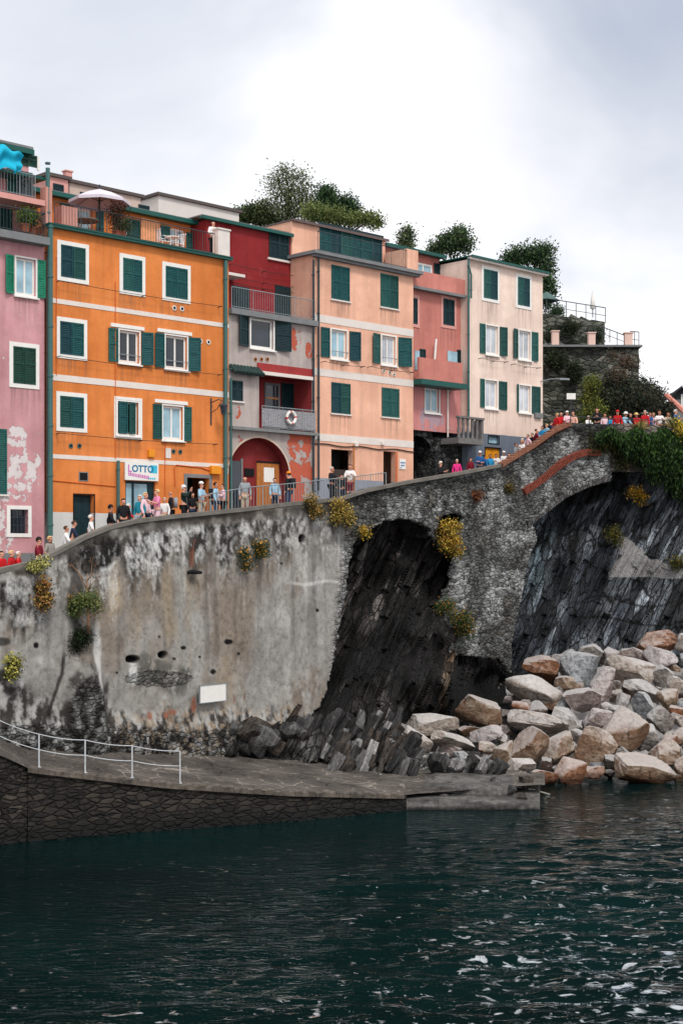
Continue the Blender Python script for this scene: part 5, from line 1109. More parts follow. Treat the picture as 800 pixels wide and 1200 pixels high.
def boulders():
    for i, (px, py, w, h, tilt, kind, lab) in enumerate(BL):
        Y = pileY(py+h*.25); s = Y/F; sz = (w*s*1.0, (w*.45+h*.5)*s*.95, h*s*1.05)
        big = w*h > 1200
        rot = (Euler((0, R(tilt), 0)).to_matrix() @ Euler((R(random.uniform(-18, 18)), 0, R(random.uniform(-25, 25)))).to_matrix())
        me = rock_lump(None, sz, rot, 100+i*3, 13, .058); me.name = 'boulder'
        me.materials.append(BMAT[kind])
        if i % 4 == 0: me.polygons.foreach_set('use_smooth', [True]*len(me.polygons))
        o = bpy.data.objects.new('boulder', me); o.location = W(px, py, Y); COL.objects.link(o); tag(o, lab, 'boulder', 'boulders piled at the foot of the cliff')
    # small rubble filling the gaps
    r2 = random.Random(5); ks = ['grey', 'tan', 'dark', 'pink', 'pale', 'blue']; n = 0
    base = [rock_lump(None, (1, .9, .75), Euler((0, 0, 0)).to_matrix(), 900+q, 8, .06) for q in range(6)]
    for b in base: b.materials.append(BMAT['dark'])
    pts = []
    for q in range(2200):
        px = r2.uniform(490, 935); py = r2.uniform(765, 912)
        lo = np.interp(px, [480, 545, 600, 660, 720, 850], [866, 856, 800, 768, 762, 745])
        if py < lo+6: continue
        if any((px-a)**2+(py-b)**2 < 110 for a, b in pts): continue
        if any(abs(px-b[0]) < b[2]*.42 and abs(py-b[1]) < b[3]*.42 for b in BL): continue
        pts.append((px, py))
        if len(pts) > 150: break
    for px, py in pts:
        Y = pileY(py)+.35; s = Y/F; me = r2.choice(base); o = bpy.data.objects.new('boulder', me); COL.objects.link(o); sc = r2.uniform(9, 22)*s*(1.7 if px > 825 else 1)
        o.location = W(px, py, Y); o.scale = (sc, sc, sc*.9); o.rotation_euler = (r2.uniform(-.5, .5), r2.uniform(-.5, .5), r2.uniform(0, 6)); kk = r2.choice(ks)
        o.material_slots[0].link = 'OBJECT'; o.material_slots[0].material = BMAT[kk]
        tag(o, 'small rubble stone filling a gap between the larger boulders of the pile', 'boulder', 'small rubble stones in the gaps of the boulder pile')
boulders()
# dark ground under the pile
xs = np.arange(545, 945, 6.0); ys = np.arange(745, 960, 5.0); x, y = np.meshgrid(xs, ys)
Y = np.interp(y, PY, PYY)+2.2+1.2*(fbm(x*.08, y*.08, 0, 3)-.5); P = np.stack([(x-400)*Y/F, Y, EYE-(y-650)*Y/F-.5], -1)
o = gridmesh('shore_bed', P, BMAT['dark'], smooth=False); tag(o, kind='structure')
# broken strata blocks
def slate_mat(name, d, l):
    t = NT(name); g = t.n('ShaderNodeNewGeometry'); vec = t.mapping((1, 1, 1), rot=(0, R(-27), 0), src=g.outputs['Position']); v2 = t.mapping((6, 2, .6), src=vec)
    a = t.noise(1, 6, .65, v2); b = t.noise(3, 5, .6, v2); f = t.noise(7, 6, .7)
    c = t.ramp(a, [(.38, d), (.62, l)]); c = t.mixc(t.ramp(b, [(.55, 0.), (.68, .6)]), c, tuple(min(1, v*1.9) for v in l)); c = t.mixc(t.ramp(f, [(.3, .7), (.48, 0.)]), c, tuple(v*.4 for v in d))
    return t.fin(c, .7, t.bump(t.math('ADD', t.math('ADD', a, b), f), .07), spec=.3)
SLATE = [slate_mat('slate_dark', lin((20, 20, 22)), lin((64, 63, 63))), slate_mat('slate_grey', lin((38, 38, 40)), lin((108, 107, 106))), slate_mat('slate_brown', lin((24, 21, 19)), lin((78, 70, 64))), slate_mat('slate_pale', lin((84, 84, 85)), lin((158, 156, 154)))]
def blocks():
    r2 = random.Random(12)
    t = thing('rock_ledge', 'grey broken ledges of tilted slate at the foot of the dark hollow beside the quay', 'rock', (2, 55, 0))
    for q in range(140):
        px = r2.uniform(335, 490); py = r2.uniform(834, 904)
        if py < 838+abs(px-440)*.12 or (px < 380 and py > 880) or (px > 470 and py < 872): continue
        Y = float(np.interp(py, [830, 850, 880, 910], [59.6, 58.2, 55.9, 54.1]))+r2.uniform(-.3, .3); s = Y/F
        k_ = r2.random(); L = r2.uniform(12, 28+26*k_*k_)*s; w = r2.uniform(4, 7+9*k_)*s
        rot = Euler((R(r2.uniform(-30, -8)), R(27+r2.gauss(0, 9)), R(r2.gauss(0, 22)))).to_matrix()
        me = rock_lump(None, (w, w*r2.uniform(.8, 2), L), rot, 300+q, 9, .07, True); me.materials.append(SLATE[r2.choice((0, 0, 0, 1, 1, 2, 2, 3))])
        o = bpy.data.objects.new('rock_slab', me); COL.objects.link(o); o.parent = t; p = W(px, py, Y); o.location = (p[0]-2, p[1]-55, p[2])
    # striped block row at the quay end
    for k in range(8):
        px = 515+k*9.6+r2.uniform(-2, 2); py = 893+k*1.2+r2.uniform(-3, 3); Y = 54.9+r2.uniform(-.3, .3); s = Y/F; me = rock_lump(None, (r2.uniform(13, 22)*s, 30*s, r2.uniform(16, 25)*s), Euler((R(-22+r2.uniform(-8, 8)), R(10+r2.uniform(-12, 12)), R(r2.uniform(-25, 25)))).to_matrix(), 500+k, 11, .08, False)
        me.materials.append(SLATE[(0, 1, 3, 1, 0, 3, 1, 0)[k]]); o = bpy.data.objects.new('rock_slab', me); COL.objects.link(o); o.parent = t; p = W(px, py, Y); o.location = (p[0]-2, p[1]-55, p[2])
    # left rocks in front of the wall
    for k in range(16):
        px = 212+k*9+r2.uniform(-3, 3); py = 868+r2.uniform(-12, 8)-abs(k-10)*.6; Y = 55.2+.02*k; s = Y/F; a = r2.uniform(18, 36)
        me = rock_lump(None, (a*s, a*s*.9, a*s*.8), Euler((r2.uniform(-.4, .4), R(25), r2.uniform(-.5, .5))).to_matrix(), 540+k, 10, .06); me.materials.append(SLATE[(0, 2, 0, 1)[k % 4]]); o = bpy.data.objects.new('rock_slab', me); COL.objects.link(o); o.parent = t; p = W(px, py, Y); o.location = (p[0]-2, p[1]-55, p[2])
blocks()

# ================================================================== quay
FX = [-90, 0, 35, 200, 340, 470, 490, 632]
FYY = [43.2, 44.3, 44.8, 46.6, 48.1, 50.1, 50.5, 52.4]; FZ = [3.5, 2.75, 2.25, 1.45, .95, .52, .52, .52]
def quay():
    t = thing('quay', 'low sloping stone landing with flagstone deck at the foot of the sea wall', 'quay', (-3, 47, 0))
    px = np.arange(-90, 640, 4.0); v = np.linspace(0, 1, 40); x, q = np.meshgrid(px, v)
    Y0 = np.interp(x, FX, FYY); Y1 = np.minimum(wallY(x)+.6, 60); Y1 = np.where(x > 470, np.interp(x, [470, 640], [58, 55.5]), Y1)
    z0 = np.interp(x, FX, FZ); Y = Y0+(Y1-Y0)*q; X = (x-400)*Y0/F+((x-400)*Y1/F-(x-400)*Y0/F)*q
    z = z0+.05*(fbm(X*.9, Y*.9, 0, 2)-.5)+.25*q*sm(300, 100, x)
    T = NT('flagstone_deck'); vec = T.mapping((1, 1, 1)); e = T.vor(1.7, T.mixc(.3, vec, T.noise(1, 3, .5, vec, col=True)), 'DISTANCE_TO_EDGE'); f = T.noise(7, 6, .7); b = T.noise(.5, 4)
    c = T.ramp(T.math('ADD', T.math('MULTIPLY', f, .5), T.math('MULTIPLY', b, .5)), [(.36, lin((42, 38, 36))), (.6, lin((96, 90, 85)))])
    c = T.mixc(T.ramp(e, [(0, .8), (.045, 0.)]), c, T.mixc(T.ramp(b, [(.4, 0.), (.55, 1.)]), lin((34, 30, 27)), lin((160, 152, 142))))
    T.fin(c, .8, T.bump(T.math('ADD', T.ramp(e, [(0, 0.), (.05, 1.)]), T.math('MULTIPLY', f, .5)), .03), spec=.25)
    o = gridmesh('deck', np.stack([X, Y, z], -1), T.m, smooth=True, loc=(0, 0, 0)); o.parent = t; o.location = (3, -47, 0)
    # front face
    tt, c, n = masonry('quay_masonry', lin((17, 15, 14)), lin((66, 59, 52)), (2.9, 2.9, 7.4), mortar=lin((14, 12, 11)))
    g = tt.n('ShaderNodeNewGeometry'); sx = tt.n('ShaderNodeSeparateXYZ'); tt.l(g.outputs['Position'], sx.inputs[0])
    c = tt.mixc(tt.ramp(tt.math('ADD', sx.outputs[2], tt.math('MULTIPLY', tt.noise(2), .35)), [(.4, .97), (1.5, 0.)]), c, lin((7, 8, 7))); QM = tt.fin(c, .75, n, spec=.3)
    px = np.arange(34, 478, 2.0); v = np.linspace(0, 1, 34); x, q = np.meshgrid(px, v); Y = np.interp(x, FX, FYY); zt = np.interp(x, FX, FZ); z = zt+(-1-zt)*q
    rel = .12*(fbm(x*.12, z*3, 0, 7, 4)-.5)+.25*q; X = (x-400)*Y/F; o = gridmesh('quay_wall', np.stack([X, Y-rel, z], -1), QM, smooth=True); o.parent = t; o.location = (3, -47, 0)
    # lip
    m = MB(); px = list(range(34, 478, 8))
    for i, (a, b) in enumerate(zip(px, px[1:])):
        A, B = [((k-400)*np.interp(k, FX, FYY)/F, float(np.interp(k, FX, FYY)), float(np.interp(k, FX, FZ))) for k in (a, b-.25)]
        dz = .02*math.sin(i*3.1)
        for P0, P1, P2, P3 in (((-.1, .06), (-.1, -.09), 0, 0),): pass
        p = [(A[0], A[1]-.12, A[2]-.1), (A[0], A[1]-.12, A[2]+.05+dz), (A[0], A[1]+.45, A[2]+.055+dz)]; q_ = [(B[0], B[1]-.12, B[2]-.1), (B[0], B[1]-.12, B[2]+.05+dz), (B[0], B[1]+.45, B[2]+.055+dz)]
        m.poly([p[0], q_[0], q_[1], p[1]]); m.poly([p[1], q_[1], q_[2], p[2]])
    kb = NT('quay_kerb'); kn = kb.noise(2.5, 7, .7); m.build('kerb', kb.fin(kb.ramp(kn, [(.35, lin((44, 40, 37))), (.55, lin((92, 84, 76))), (.7, lin((120, 110, 100)))]), .85, kb.bump(kn, .03)), t)
    # concrete end slab with a step
    con = NT('worn_concrete'); cf = con.noise(4, 7, .7); cg = con.n('ShaderNodeNewGeometry'); cs = con.n('ShaderNodeSeparateXYZ'); con.l(cg.outputs['Position'], cs.inputs[0]); ct = con.noise(1, 5, .6, con.mapping((.5, .5, 5)))
    cc_ = con.ramp(con.math('ADD', con.math('MULTIPLY', cf, .5), con.math('MULTIPLY', ct, .5)), [(.36, lin((36, 35, 34))), (.5, lin((76, 74, 72))), (.64, lin((116, 113, 110)))])
    cc_ = con.mixc(con.ramp(con.math('ADD', cs.outputs[2], con.math('MULTIPLY', cf, .2)), [(.1, 1.), (.24, 0.)]), cc_, lin((22, 22, 20))); con = con.fin(cc_, .8, con.bump(cf, .04), spec=.3)
    def slab(name, a, b, y0, y1, zt_, zb_, seed, tap=0):
        """worn concrete slab: rough top and nibbled front edge"""
        xs_ = np.linspace(a, b, 90); n1, n2 = 14, 22; rows = []
        for k in range(n1): f = k/(n1-1); rows.append(('f', f))
        for k in range(1, n2): rows.append(('t', (k/(n2-1))**1.4))
        P = np.zeros((len(rows), 90, 3)); X0 = (xs_-400)*y0/F; X1 = (xs_-400)*y1/F
        zt_ = zt_-tap*np.linspace(0, 1, 90)**1.5
        if seed == 7: zt_ = .42+(zt_-.42)*np.clip((xs_-a)/26+.15*(fbm(xs_*.2, 0, 0, 3)-.5), 0, 1)
        er = .22*(fbm(X0*2.5, X0*0, 0, seed, 4)-.5); endf = sm(b, b-6, xs_)*sm(a-1, a+1, xs_)*0+1
        for r_, (kind, f) in enumerate(rows):
            if kind == 'f': z = zb_+(zt_-zb_)*f; Y = y0+er-.10*(1-f)+.1*(fbm(X0*3, z*4, 0, seed+2, 4)-.5)+.06*max(0, f-.85)/.15; P[r_] = np.stack([X0, Y, np.full(90, z)+.05*(fbm(X0*2, X0*0, 0, seed+5, 3)-.5)*f], -1)
            else: Y = y0+er+.06+(y1-y0)*f; X = X0+(X1-X0)*f; P[r_] = np.stack([X, Y, zt_+.07*(fbm(X*1.6, Y*1.6, 0, seed+4, 4)-.5)+.02*f], -1)
        P[:, -1, 2] = np.minimum(P[:, -1, 2], zb_); P[:, 0, 2] = np.minimum(P[:, 0, 2], zb_)
        gq = gridmesh(name, P, con, smooth=True); gq.parent = t; gq.location = (3, -47, 0)
    slab('end_slab', 472, 634, 50.2, 55, .38, -1, 1, .2); slab('end_step', 487, 602, 51.4, 54.4, .66, .2, 7, .12)
    m = MB(); r3 = random.Random(4)
    for k in range(9):
        px_ = r3.uniform(500, 625); Y_ = r3.uniform(50.9, 53.5); me = rock_lump(None, (r3.uniform(.2, .5),)*3, Euler((0, 0, k)).to_matrix(), 700+k, 8, .06); me.materials.append(SLATE[k % 3]); oo = bpy.data.objects.new('loose_stone', me); COL.objects.link(oo); oo.parent = t; oo.location = ((px_-400)*Y_/F+3, Y_-47, .25 if Y_ < 51.4 else .5)
    # darker rough wall at the far left, under the ramp
    px = np.arange(-90, 36, 2.0); v = np.linspace(0, 1, 34); x, q = np.meshgrid(px, v); Y = np.interp(x, FX, FYY)+.1; zt = np.interp(x, FX, FZ); z = zt+(-1-zt)*q
    rel = .5*(fbm(x*.06, z*1.2, 0, 9, 5)-.5)+.5*q; o = gridmesh('rubble_wall', np.stack([(x-400)*Y/F, Y-rel, z], -1), QM, smooth=True); o.parent = t; o.location = (3, -47, 0)
    # hand rail
    r = thing('handrail', 'white tubular handrail with four posts on the left part of the quay', 'railing', (-9, 46, 1.8))
    wm = simple('white_rail_paint', lin((186, 190, 194)), .4, .15)
    posts = []
    for p_ in (-62, -8, 46, 100, 155, 211):
        Y = float(np.interp(p_, FX, FYY))+.25; z = float(np.interp(p_, FX, FZ))+.05; X = (p_-400)*Y/F; posts.append((X, Y, z)); m = MB(); m.tube([(X, Y, z-.1), (X, Y, z+1.05)], .026, 8); m.tube([(X, Y, z-.03), (X, Y, z+.02)], .07, 8); m.build('post', wm, r)
    for h in (1.05, .56):
        pts = []
        for a, b in zip(posts, posts[1:]):
            for k in range(8): f = k/8; pts.append((a[0]+(b[0]-a[0])*f, a[1]+(b[1]-a[1])*f, a[2]+(b[2]-a[2])*f+h-.05*math.sin(math.pi*f)))
        pts.append((posts[-1][0], posts[-1][1], posts[-1][2]+h)); MB().tube(pts, .017, 6).build('rail', wm, r, True)
    # mooring rope
    m = MB(); pts = []
    for k in range(25):
        f = k/24; px_ = 590+f*75; Y = 52.6+f*1.2; pts.append(((px_-400)*Y/F, Y, .3-.42*f+.16*math.sin(f*3.1+1)))
    m.tube(pts, .03, 6); top(m, 'mooring_rope', simple('rope', lin((150, 150, 144)), .9), 'thin pale mooring rope trailing from the quay tip into the water', 'rope', pts[0])
quay()

# ================================================================== water, street, ground
def water():
    xs = np.concatenate([np.linspace(-300, -32, 20), np.arange(-31, 40, .30), np.linspace(41, 300, 20)]); ys = np.concatenate([np.linspace(2, 22, 14), np.arange(23, 62, .13), np.linspace(63, 90, 10)])
    X, Y = np.meshgrid(xs, ys)
    w = .12*(fbm(X*.35, Y*.7, 0, 1, 3)-.5)+.20*(fbm(X*.8+.3*Y, Y*1.7, 0, 3, 3)-.5)+.10*(fbm(X*2.1, Y*4.2, 0, 5, 3)-.5)
    amp = .14+.9*sm(-4, 13, X+.0*Y+(42-Y)*.75)*sm(58, 40, Y)
    z = w*amp*1.15
    T = NT('harbour_water'); f = T.noise(1.0, 4, .55, T.mapping((2.2, 5.5, 1))); b = T.noise(.06, 4)
    vec = T.mapping((.05, .08, 1)); big = T.noise(1, 4, .5, vec)
    c = T.ramp(big, [(.35, lin((4, 15, 15))), (.65, lin((6, 30, 30)))])
    d = T.n('ShaderNodeBsdfDiffuse'); T.l(c, d.inputs[0]); g = T.n('ShaderNodeBsdfGlossy'); g.inputs['Roughness'].default_value = .03; g.inputs[0].default_value = (.92, .97, 1, 1)
    bp = T.bump(f, .09, .6); T.l(bp, g.inputs['Normal']); fr = T.n('ShaderNodeFresnel'); fr.inputs[0].default_value = 1.33; T.l(bp, fr.inputs['Normal'])
    fac = T.ramp(fr.outputs[0], [(.07, .002), (.2, .008), (.30, .07), (.46, .8)])
    gp = T.n('ShaderNodeNewGeometry'); sp = T.n('ShaderNodeSeparateXYZ'); T.l(gp.outputs['Position'], sp.inputs[0])
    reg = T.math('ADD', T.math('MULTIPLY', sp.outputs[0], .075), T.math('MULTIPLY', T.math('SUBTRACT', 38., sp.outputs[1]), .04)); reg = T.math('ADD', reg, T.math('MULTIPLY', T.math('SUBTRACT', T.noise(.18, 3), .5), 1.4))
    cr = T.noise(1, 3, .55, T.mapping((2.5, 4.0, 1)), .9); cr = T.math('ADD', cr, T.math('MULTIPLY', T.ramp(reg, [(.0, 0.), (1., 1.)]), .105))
    glint = T.ramp(cr, [(.65, 0.), (.74, .62)]); fac = T.math('MAXIMUM', fac, glint); mx = T.n('ShaderNodeMixShader'); T.l(fac, mx.inputs[0]); T.l(d.outputs[0], mx.inputs[1]); T.l(g.outputs[0], mx.inputs[2]); T.l(mx.outputs[0], T.o.inputs[0])  # noise mask paints glints into the gloss weight, denser towards the near right
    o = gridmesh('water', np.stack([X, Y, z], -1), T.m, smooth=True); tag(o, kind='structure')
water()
def street():
    px = np.arange(-80, 990, 5.0); v = np.linspace(0, 1, 8); x, q = np.meshgrid(px, v)
    Y0 = wallY(x)+.35; Y1 = np.where(x < 640, (K0+2381*3.2)/(2100-np.minimum(x, 640)), 88.0); z = np.array(walkz(x))
    Y = Y0+(Y1-Y0)*q; X = (x-400)*Y0/F+((x-400)*(Y1-Y0)/F)*q
    # steps between x=597 and 665
    zs = np.floor(z/.17)*.17; st = ((x > 597) & (x < 668)); z = np.where(st, zs, z)
    o = gridmesh('walkway', np.stack([X, Y, z], -1), simple('paving', lin((120, 114, 108)), .9, .25, 1.5, .02), smooth=False); tag(o, kind='structure')
    # hillside behind the houses
    xs = np.linspace(-60, 120, 90); ys = np.linspace(66, 170, 60); X, Y = np.meshgrid(xs, ys)
    lineY = 60+(X+11.7)*.98
    back = (Y-lineY)
    z = np.where(back > 9, 13+.42*(back-9), -12.0); z = np.minimum(z, 24+4*fbm(X*.05, Y*.05, 0, 3)); z = z*sm(.125, .085, X/Y)-6*sm(.085, .125, X/Y)
    z = z+2*(fbm(X*.15, Y*.15, 0, 8)-.5)
    o = gridmesh('hillside', np.stack([X, Y, z], -1), simple('hill_scrub', lin((58, 66, 44)), .95, .5, 1.0, .1), smooth=True); tag(o, kind='structure')
street()
# ================================================================== people
def skin_mesh(name, V, E, sub=2, root=0):
    me = bpy.data.meshes.new(name+'_src'); me.from_pydata([v[:3] for v in V], E, []); o = bpy.data.objects.new('tmp_skin', me); COL.objects.link(o)
    o.modifiers.new('s', 'SKIN')
    if not me.skin_vertices: 
        bm = bmesh.new(); bm.from_mesh(me); bm.verts.layers.skin.verify(); bm.to_mesh(me); bm.free()
    for i, d in enumerate(me.skin_vertices[0].data):
        r = V[i][3]; d.radius = (r, r) if not isinstance(r, tuple) else r; d.use_root = (i == root)
    s = o.modifiers.new('u', 'SUBSURF'); s.levels = sub; s.render_levels = sub
    dg = bpy.context.evaluated_depsgraph_get(); out = bpy.data.meshes.new_from_object(o.evaluated_get(dg)); out.name = name
    bpy.data.objects.remove(o); out.polygons.foreach_set('use_smooth', [True]*len(out.polygons)); out.materials.clear(); out.materials.append(M['white']); return out
ARM = { # elbow, wrist, hand direction for the right (+x) and left (-x) arm
 'stand': (((.24, .03, 1.13), (.24, -.06, .89), (0, -.3, -1)), ((.24, .02, 1.13), (.23, -.08, .90), (0, -.3, -1))),
 'photo': (((.27, -.16, 1.30), (.10, -.30, 1.52), (-.3, -.2, .9)), ((.27, -.16, 1.30), (.10, -.30, 1.52), (-.3, -.2, .9))),
 'phone': (((.25, -.08, 1.16), (.10, -.30, 1.25), (-.5, -.8, .2)), ((.25, -.06, 1.14), (.12, -.26, 1.18), (-.6, -.7, .2))),
 'cross': (((.26, -.06, 1.14), (-.06, -.22, 1.17), (-1, 0, .1)), ((.26, -.06, 1.12), (-.04, -.20, 1.10), (-1, 0, .1))),
 'walk': (((.24, .14, 1.15), (.24, .06, .92), (0, -.3, -1)), ((.24, -.10, 1.15), (.22, -.28, .98), (0, -.6, -.8))),
 'lean': (((.27, -.20, 1.12), (.20, -.40, 1.02), (-.1, -1, -.1)), ((.27, -.20, 1.12), (.20, -.40, 1.02), (-.1, -1, -.1)))}
def pose_meshes(p):
    st = {'walk': .2}.get(p, .03); ln = {'lean': -.10, 'photo': .02}.get(p, 0.)
    def T(x, y, z): return (x, y+ln*max(0, (z-.9))/.7, z)
    V = []; E = []
    def add(c, r, par=None): V.append((*T(*c), r)); i = len(V)-1; (par is not None) and E.append((par, i)); return i
    pel = add((0, .01, .95), (.15, .11)); be = add((0, 0, 1.1), (.135, .1), pel); ch = add((0, 0, 1.3), (.165, .11), be); nb = add((0, .01, 1.45), .07, ch); nk = add((0, .0, 1.51), .052, nb)
    h1 = add((0, -.015, 1.575), (.068, .075), nk); h2 = add((0, -.005, 1.645), (.082, .095), h1); add((0, .005, 1.705), .065, h2)
    add((0, -.122, 1.61), .012, h1); add((.09, .01, 1.62), .013, h2); add((-.09, .01, 1.62), .013, h2)
    tor = list(range(4))
    arms = []
    for s, k in ((1, 0), (-1, 1)):
        el, wr, hd = ARM[p][k]; sh = add((s*.17, .0, 1.40), .062, ch); e = add((s*el[0], el[1], el[2]), .043, sh); w = add((s*wr[0], wr[1], wr[2]), .029, e)
        hd = Vector((s*hd[0], hd[1], hd[2])).normalized(); side = hd.cross(Vector((0, 1, .2))).normalized(); W_ = Vector((s*wr[0], wr[1], wr[2]))
        pa = add(tuple(W_+hd*.06), (.036, .022), w)
        for q, (o_, L) in enumerate(((-.027, .085), (-.009, .1), (.009, .095), (.027, .075))):
            a = add(tuple(W_+hd*.10+side*o_), .0095, pa); add(tuple(W_+hd*(.08+L)+side*o_*1.1+Vector((0, -.015, 0))), .008, a)
        add(tuple(W_+hd*.075+side*(.06)+Vector((0, -.01, 0))), .010, pa); arms.append((sh, e, w))
    legs = []
    for s in (1, -1):
        f = s*st; hp = add((s*.085, .01, .88), .095, pel); kn = add((s*.10, -f*.6-.01, .49), .062, hp); an = add((s*.10, -f*1.1+.02, .09), .04, kn); add((s*.115, -f*1.1-.13, .035), .036, an); legs.append((hp, kn, an))
    body = skin_mesh('person_body', V, E)
    def sub(idx, edges, extra, nm, ends={}):
        mp = {i: j for j, i in enumerate(idx)}; VV = []
        for i in idx:
            v = V[i]; r = v[3] if isinstance(v[3], tuple) else (v[3], v[3]); e = ends.get(i, extra); VV.append((*v[:3], (r[0]+e, r[1]+e)))
        return skin_mesh(nm, VV, [(mp[a], mp[b]) for a, b in edges])
    (a1, a2) = arms; sl = [pel, be, ch, nb]
    lng = sub(sl+[*a1, *a2], [(pel, be), (be, ch), (ch, nb), (ch, a1[0]), (a1[0], a1[1]), (a1[1], a1[2]), (ch, a2[0]), (a2[0], a2[1]), (a2[1], a2[2])], .02, 'jacket')
    sht = sub(sl+[a1[0], a1[1], a2[0], a2[1]], [(pel, be), (be, ch), (ch, nb), (ch, a1[0]), (a1[0], a1[1]), (ch, a2[0]), (a2[0], a2[1])], .014, 'shirt')
    l1, l2 = legs; tr = sub([pel, *l1, *l2], [(pel, l1[0]), (l1[0], l1[1]), (l1[1], l1[2]), (pel, l2[0]), (l2[0], l2[1]), (l2[1], l2[2])], .016, 'trousers')
    sho = sub([pel, l1[0], l1[1], l2[0], l2[1]], [(pel, l1[0]), (l1[0], l1[1]), (pel, l2[0]), (l2[0], l2[1])], .02, 'shorts')
    def put(m, nm): m.materials.clear(); m.materials.append(M['white']); m.name = nm; return m
    hc = Vector(T(0, .008, 1.66)); hair = bmesh.new(); bmesh.ops.create_uvsphere(hair, u_segments=14, v_segments=10, radius=1)
    for v in hair.verts: v.co = Vector((v.co.x*.098, v.co.y*.112, v.co.z*.092))
    bmesh.ops.delete(hair, geom=[v for v in hair.verts if (v.co.y < -.035 and v.co.z < .03) or v.co.z < -.07], context='VERTS')
    for v in hair.verts: v.co += hc+Vector((0, 0, .005*math.sin(v.co.x*90+v.co.y*70)))
    hm = bpy.data.meshes.new('hair'); hair.to_mesh(hm); hair.free(); hm.materials.append(M['white']); hm.polygons.foreach_set('use_smooth', [True]*len(hm.polygons))
    lh = bmesh.new(); bmesh.ops.create_uvsphere(lh, u_segments=14, v_segments=10, radius=1)
    for v in lh.verts: v.co = Vector((v.co.x*.108, v.co.y*.115+(.02 if v.co.z < 0 else 0), v.co.z*(.095 if v.co.z > 0 else .26)))
    bmesh.ops.delete(lh, geom=[v for v in lh.verts if (v.co.y < -.03 and v.co.z < .03)], context='VERTS')
    for v in lh.verts: v.co += hc
    lm = bpy.data.meshes.new('long_hair'); lh.to_mesh(lm); lh.free(); lm.materials.append(M['white']); lm.polygons.foreach_set('use_smooth', [True]*len(lm.polygons))
    cp = MB(); cp.lathe((hc.x, hc.y, hc.z+.03), [(0, .10), (.06, .09), (.098, .045), (.108, .0), (.104, -.005)], 14); n = len(cp.v)
    cp.poly([(hc.x-.085, hc.y-.07, hc.z+.035), (hc.x+.085, hc.y-.07, hc.z+.035), (hc.x+.07, hc.y-.2, hc.z+.02), (hc.x-.07, hc.y-.2, hc.z+.02)])
    sn = MB(); sn.lathe(tuple(hc), [(0, .12), (.07, .11), (.105, .05), (.115, .02), (.19, .0), (.19, -.008), (.11, .01)], 16)
    def mb2me(m, nm): me = bpy.data.meshes.new(nm); me.from_pydata(m.v, [], m.f); me.materials.append(M['white']); me.polygons.foreach_set('use_smooth', [True]*len(me.polygons)); return me
    ey = MB()
    for s in (-1, 1): c = T(s*.032, -.088, 1.635); ey.lathe(c, [(0, .011), (.009, .006), (.011, 0), (.009, -.006), (0, -.011)], 6)
    mo = MB(); c = T(0, -.086, 1.565); mo.box(c[0]-.024, c[0]+.024, c[1]-.012, c[1]+.004, c[2]-.004, c[2]+.005)
    bp = MB(); c = T(0, .2, 1.24); bp.box(-.15, .15, c[1]-.07, c[1]+.09, 1.03, 1.46)
    shp = MB()
    for s in (1, -1):
        f = s*st; yy = -f*1.1; shp.box(s*.105-.048, s*.105+.048, yy-.17, yy+.09, 0, .05); shp.box(s*.105-.04, s*.105+.04, yy-.1, yy+.085, .051, .10)
    return dict(body=body, jacket=lng, shirt=sht, trousers=tr, shorts=sho, hair=hm, long_hair=lm, cap=mb2me(cp, 'cap'), sun_hat=mb2me(sn, 'sun_hat'), eyes=mb2me(ey, 'eyes'), mouth=mb2me(mo, 'mouth'), backpack=mb2me(bp, 'backpack'), shoes=mb2me(shp, 'shoes'))
PM = {p: pose_meshes(p) for p in ARM}
CC = dict(red=(186, 24, 30), burg=(112, 16, 36), black=(20, 21, 26), navy=(26, 38, 62), blue=(30, 84, 140), lblue=(150, 186, 208), teal=(20, 120, 140), white=(226, 224, 224), pink=(222, 130, 168), lpink=(226, 190, 200), hot=(220, 50, 130), grey=(140, 146, 152), dgreen=(28, 44, 40), khaki=(176, 160, 138), jeans=(52, 66, 92), orange=(226, 130, 20), blond=(214, 180, 124), brown=(74, 50, 34), hwhite=(214, 208, 200), dark=(28, 22, 20), cyan=(40, 140, 190), peach=(230, 180, 160), pattern=(150, 146, 140), yellow=(210, 180, 60), skin=(206, 150, 126), skin2=(186, 128, 104))
def cm(k): return simple('cloth_'+k if 'skin' not in k and k not in ('blond', 'brown', 'hwhite', 'dark') else ('skin_tone' if 'skin' in k else 'hair_')+k, lin(CC[k]), .85 if 'skin' not in k else .55, .12, 9)
def person(X, Y, z, rz, h, pose, topk, bot, hair, label, long=True, hat=None, hatc=None, bag=None, lhair=False, group=None, skin=None):
    t = thing('person', label, 'person', (X, Y, z), group=group); t.rotation_euler[2] = rz; t.scale = (h/1.75,)*3
    g = PM[pose]
    def ch(nm, me, mk):
        o = bpy.data.objects.new(nm, me); COL.objects.link(o); o.parent = t; o.material_slots[0].link = 'OBJECT'; o.material_slots[0].material = cm(mk) if mk in CC else M[mk]
    ch('body', g['body'], skin or random.choice(('skin', 'skin', 'skin2'))); ch('jacket' if long else 'shirt', g['jacket' if long else 'shirt'], topk)
    sh = bot.startswith('s:'); ch('shorts' if sh else 'trousers', g['shorts' if sh else 'trousers'], bot.replace('s:', ''))
    ch('eyes', g['eyes'], 'dark'); ch('mouth', g['mouth'], 'burg'); ch('shoes', g['shoes'], random.choice(('white', 'black', 'brown')))
    if hair != 'none': ch('hair', g['long_hair' if lhair else 'hair'], hair)
    if hat: ch(hat, g[hat], hatc)
    if bag: ch('backpack', g['backpack'], bag)
    return t
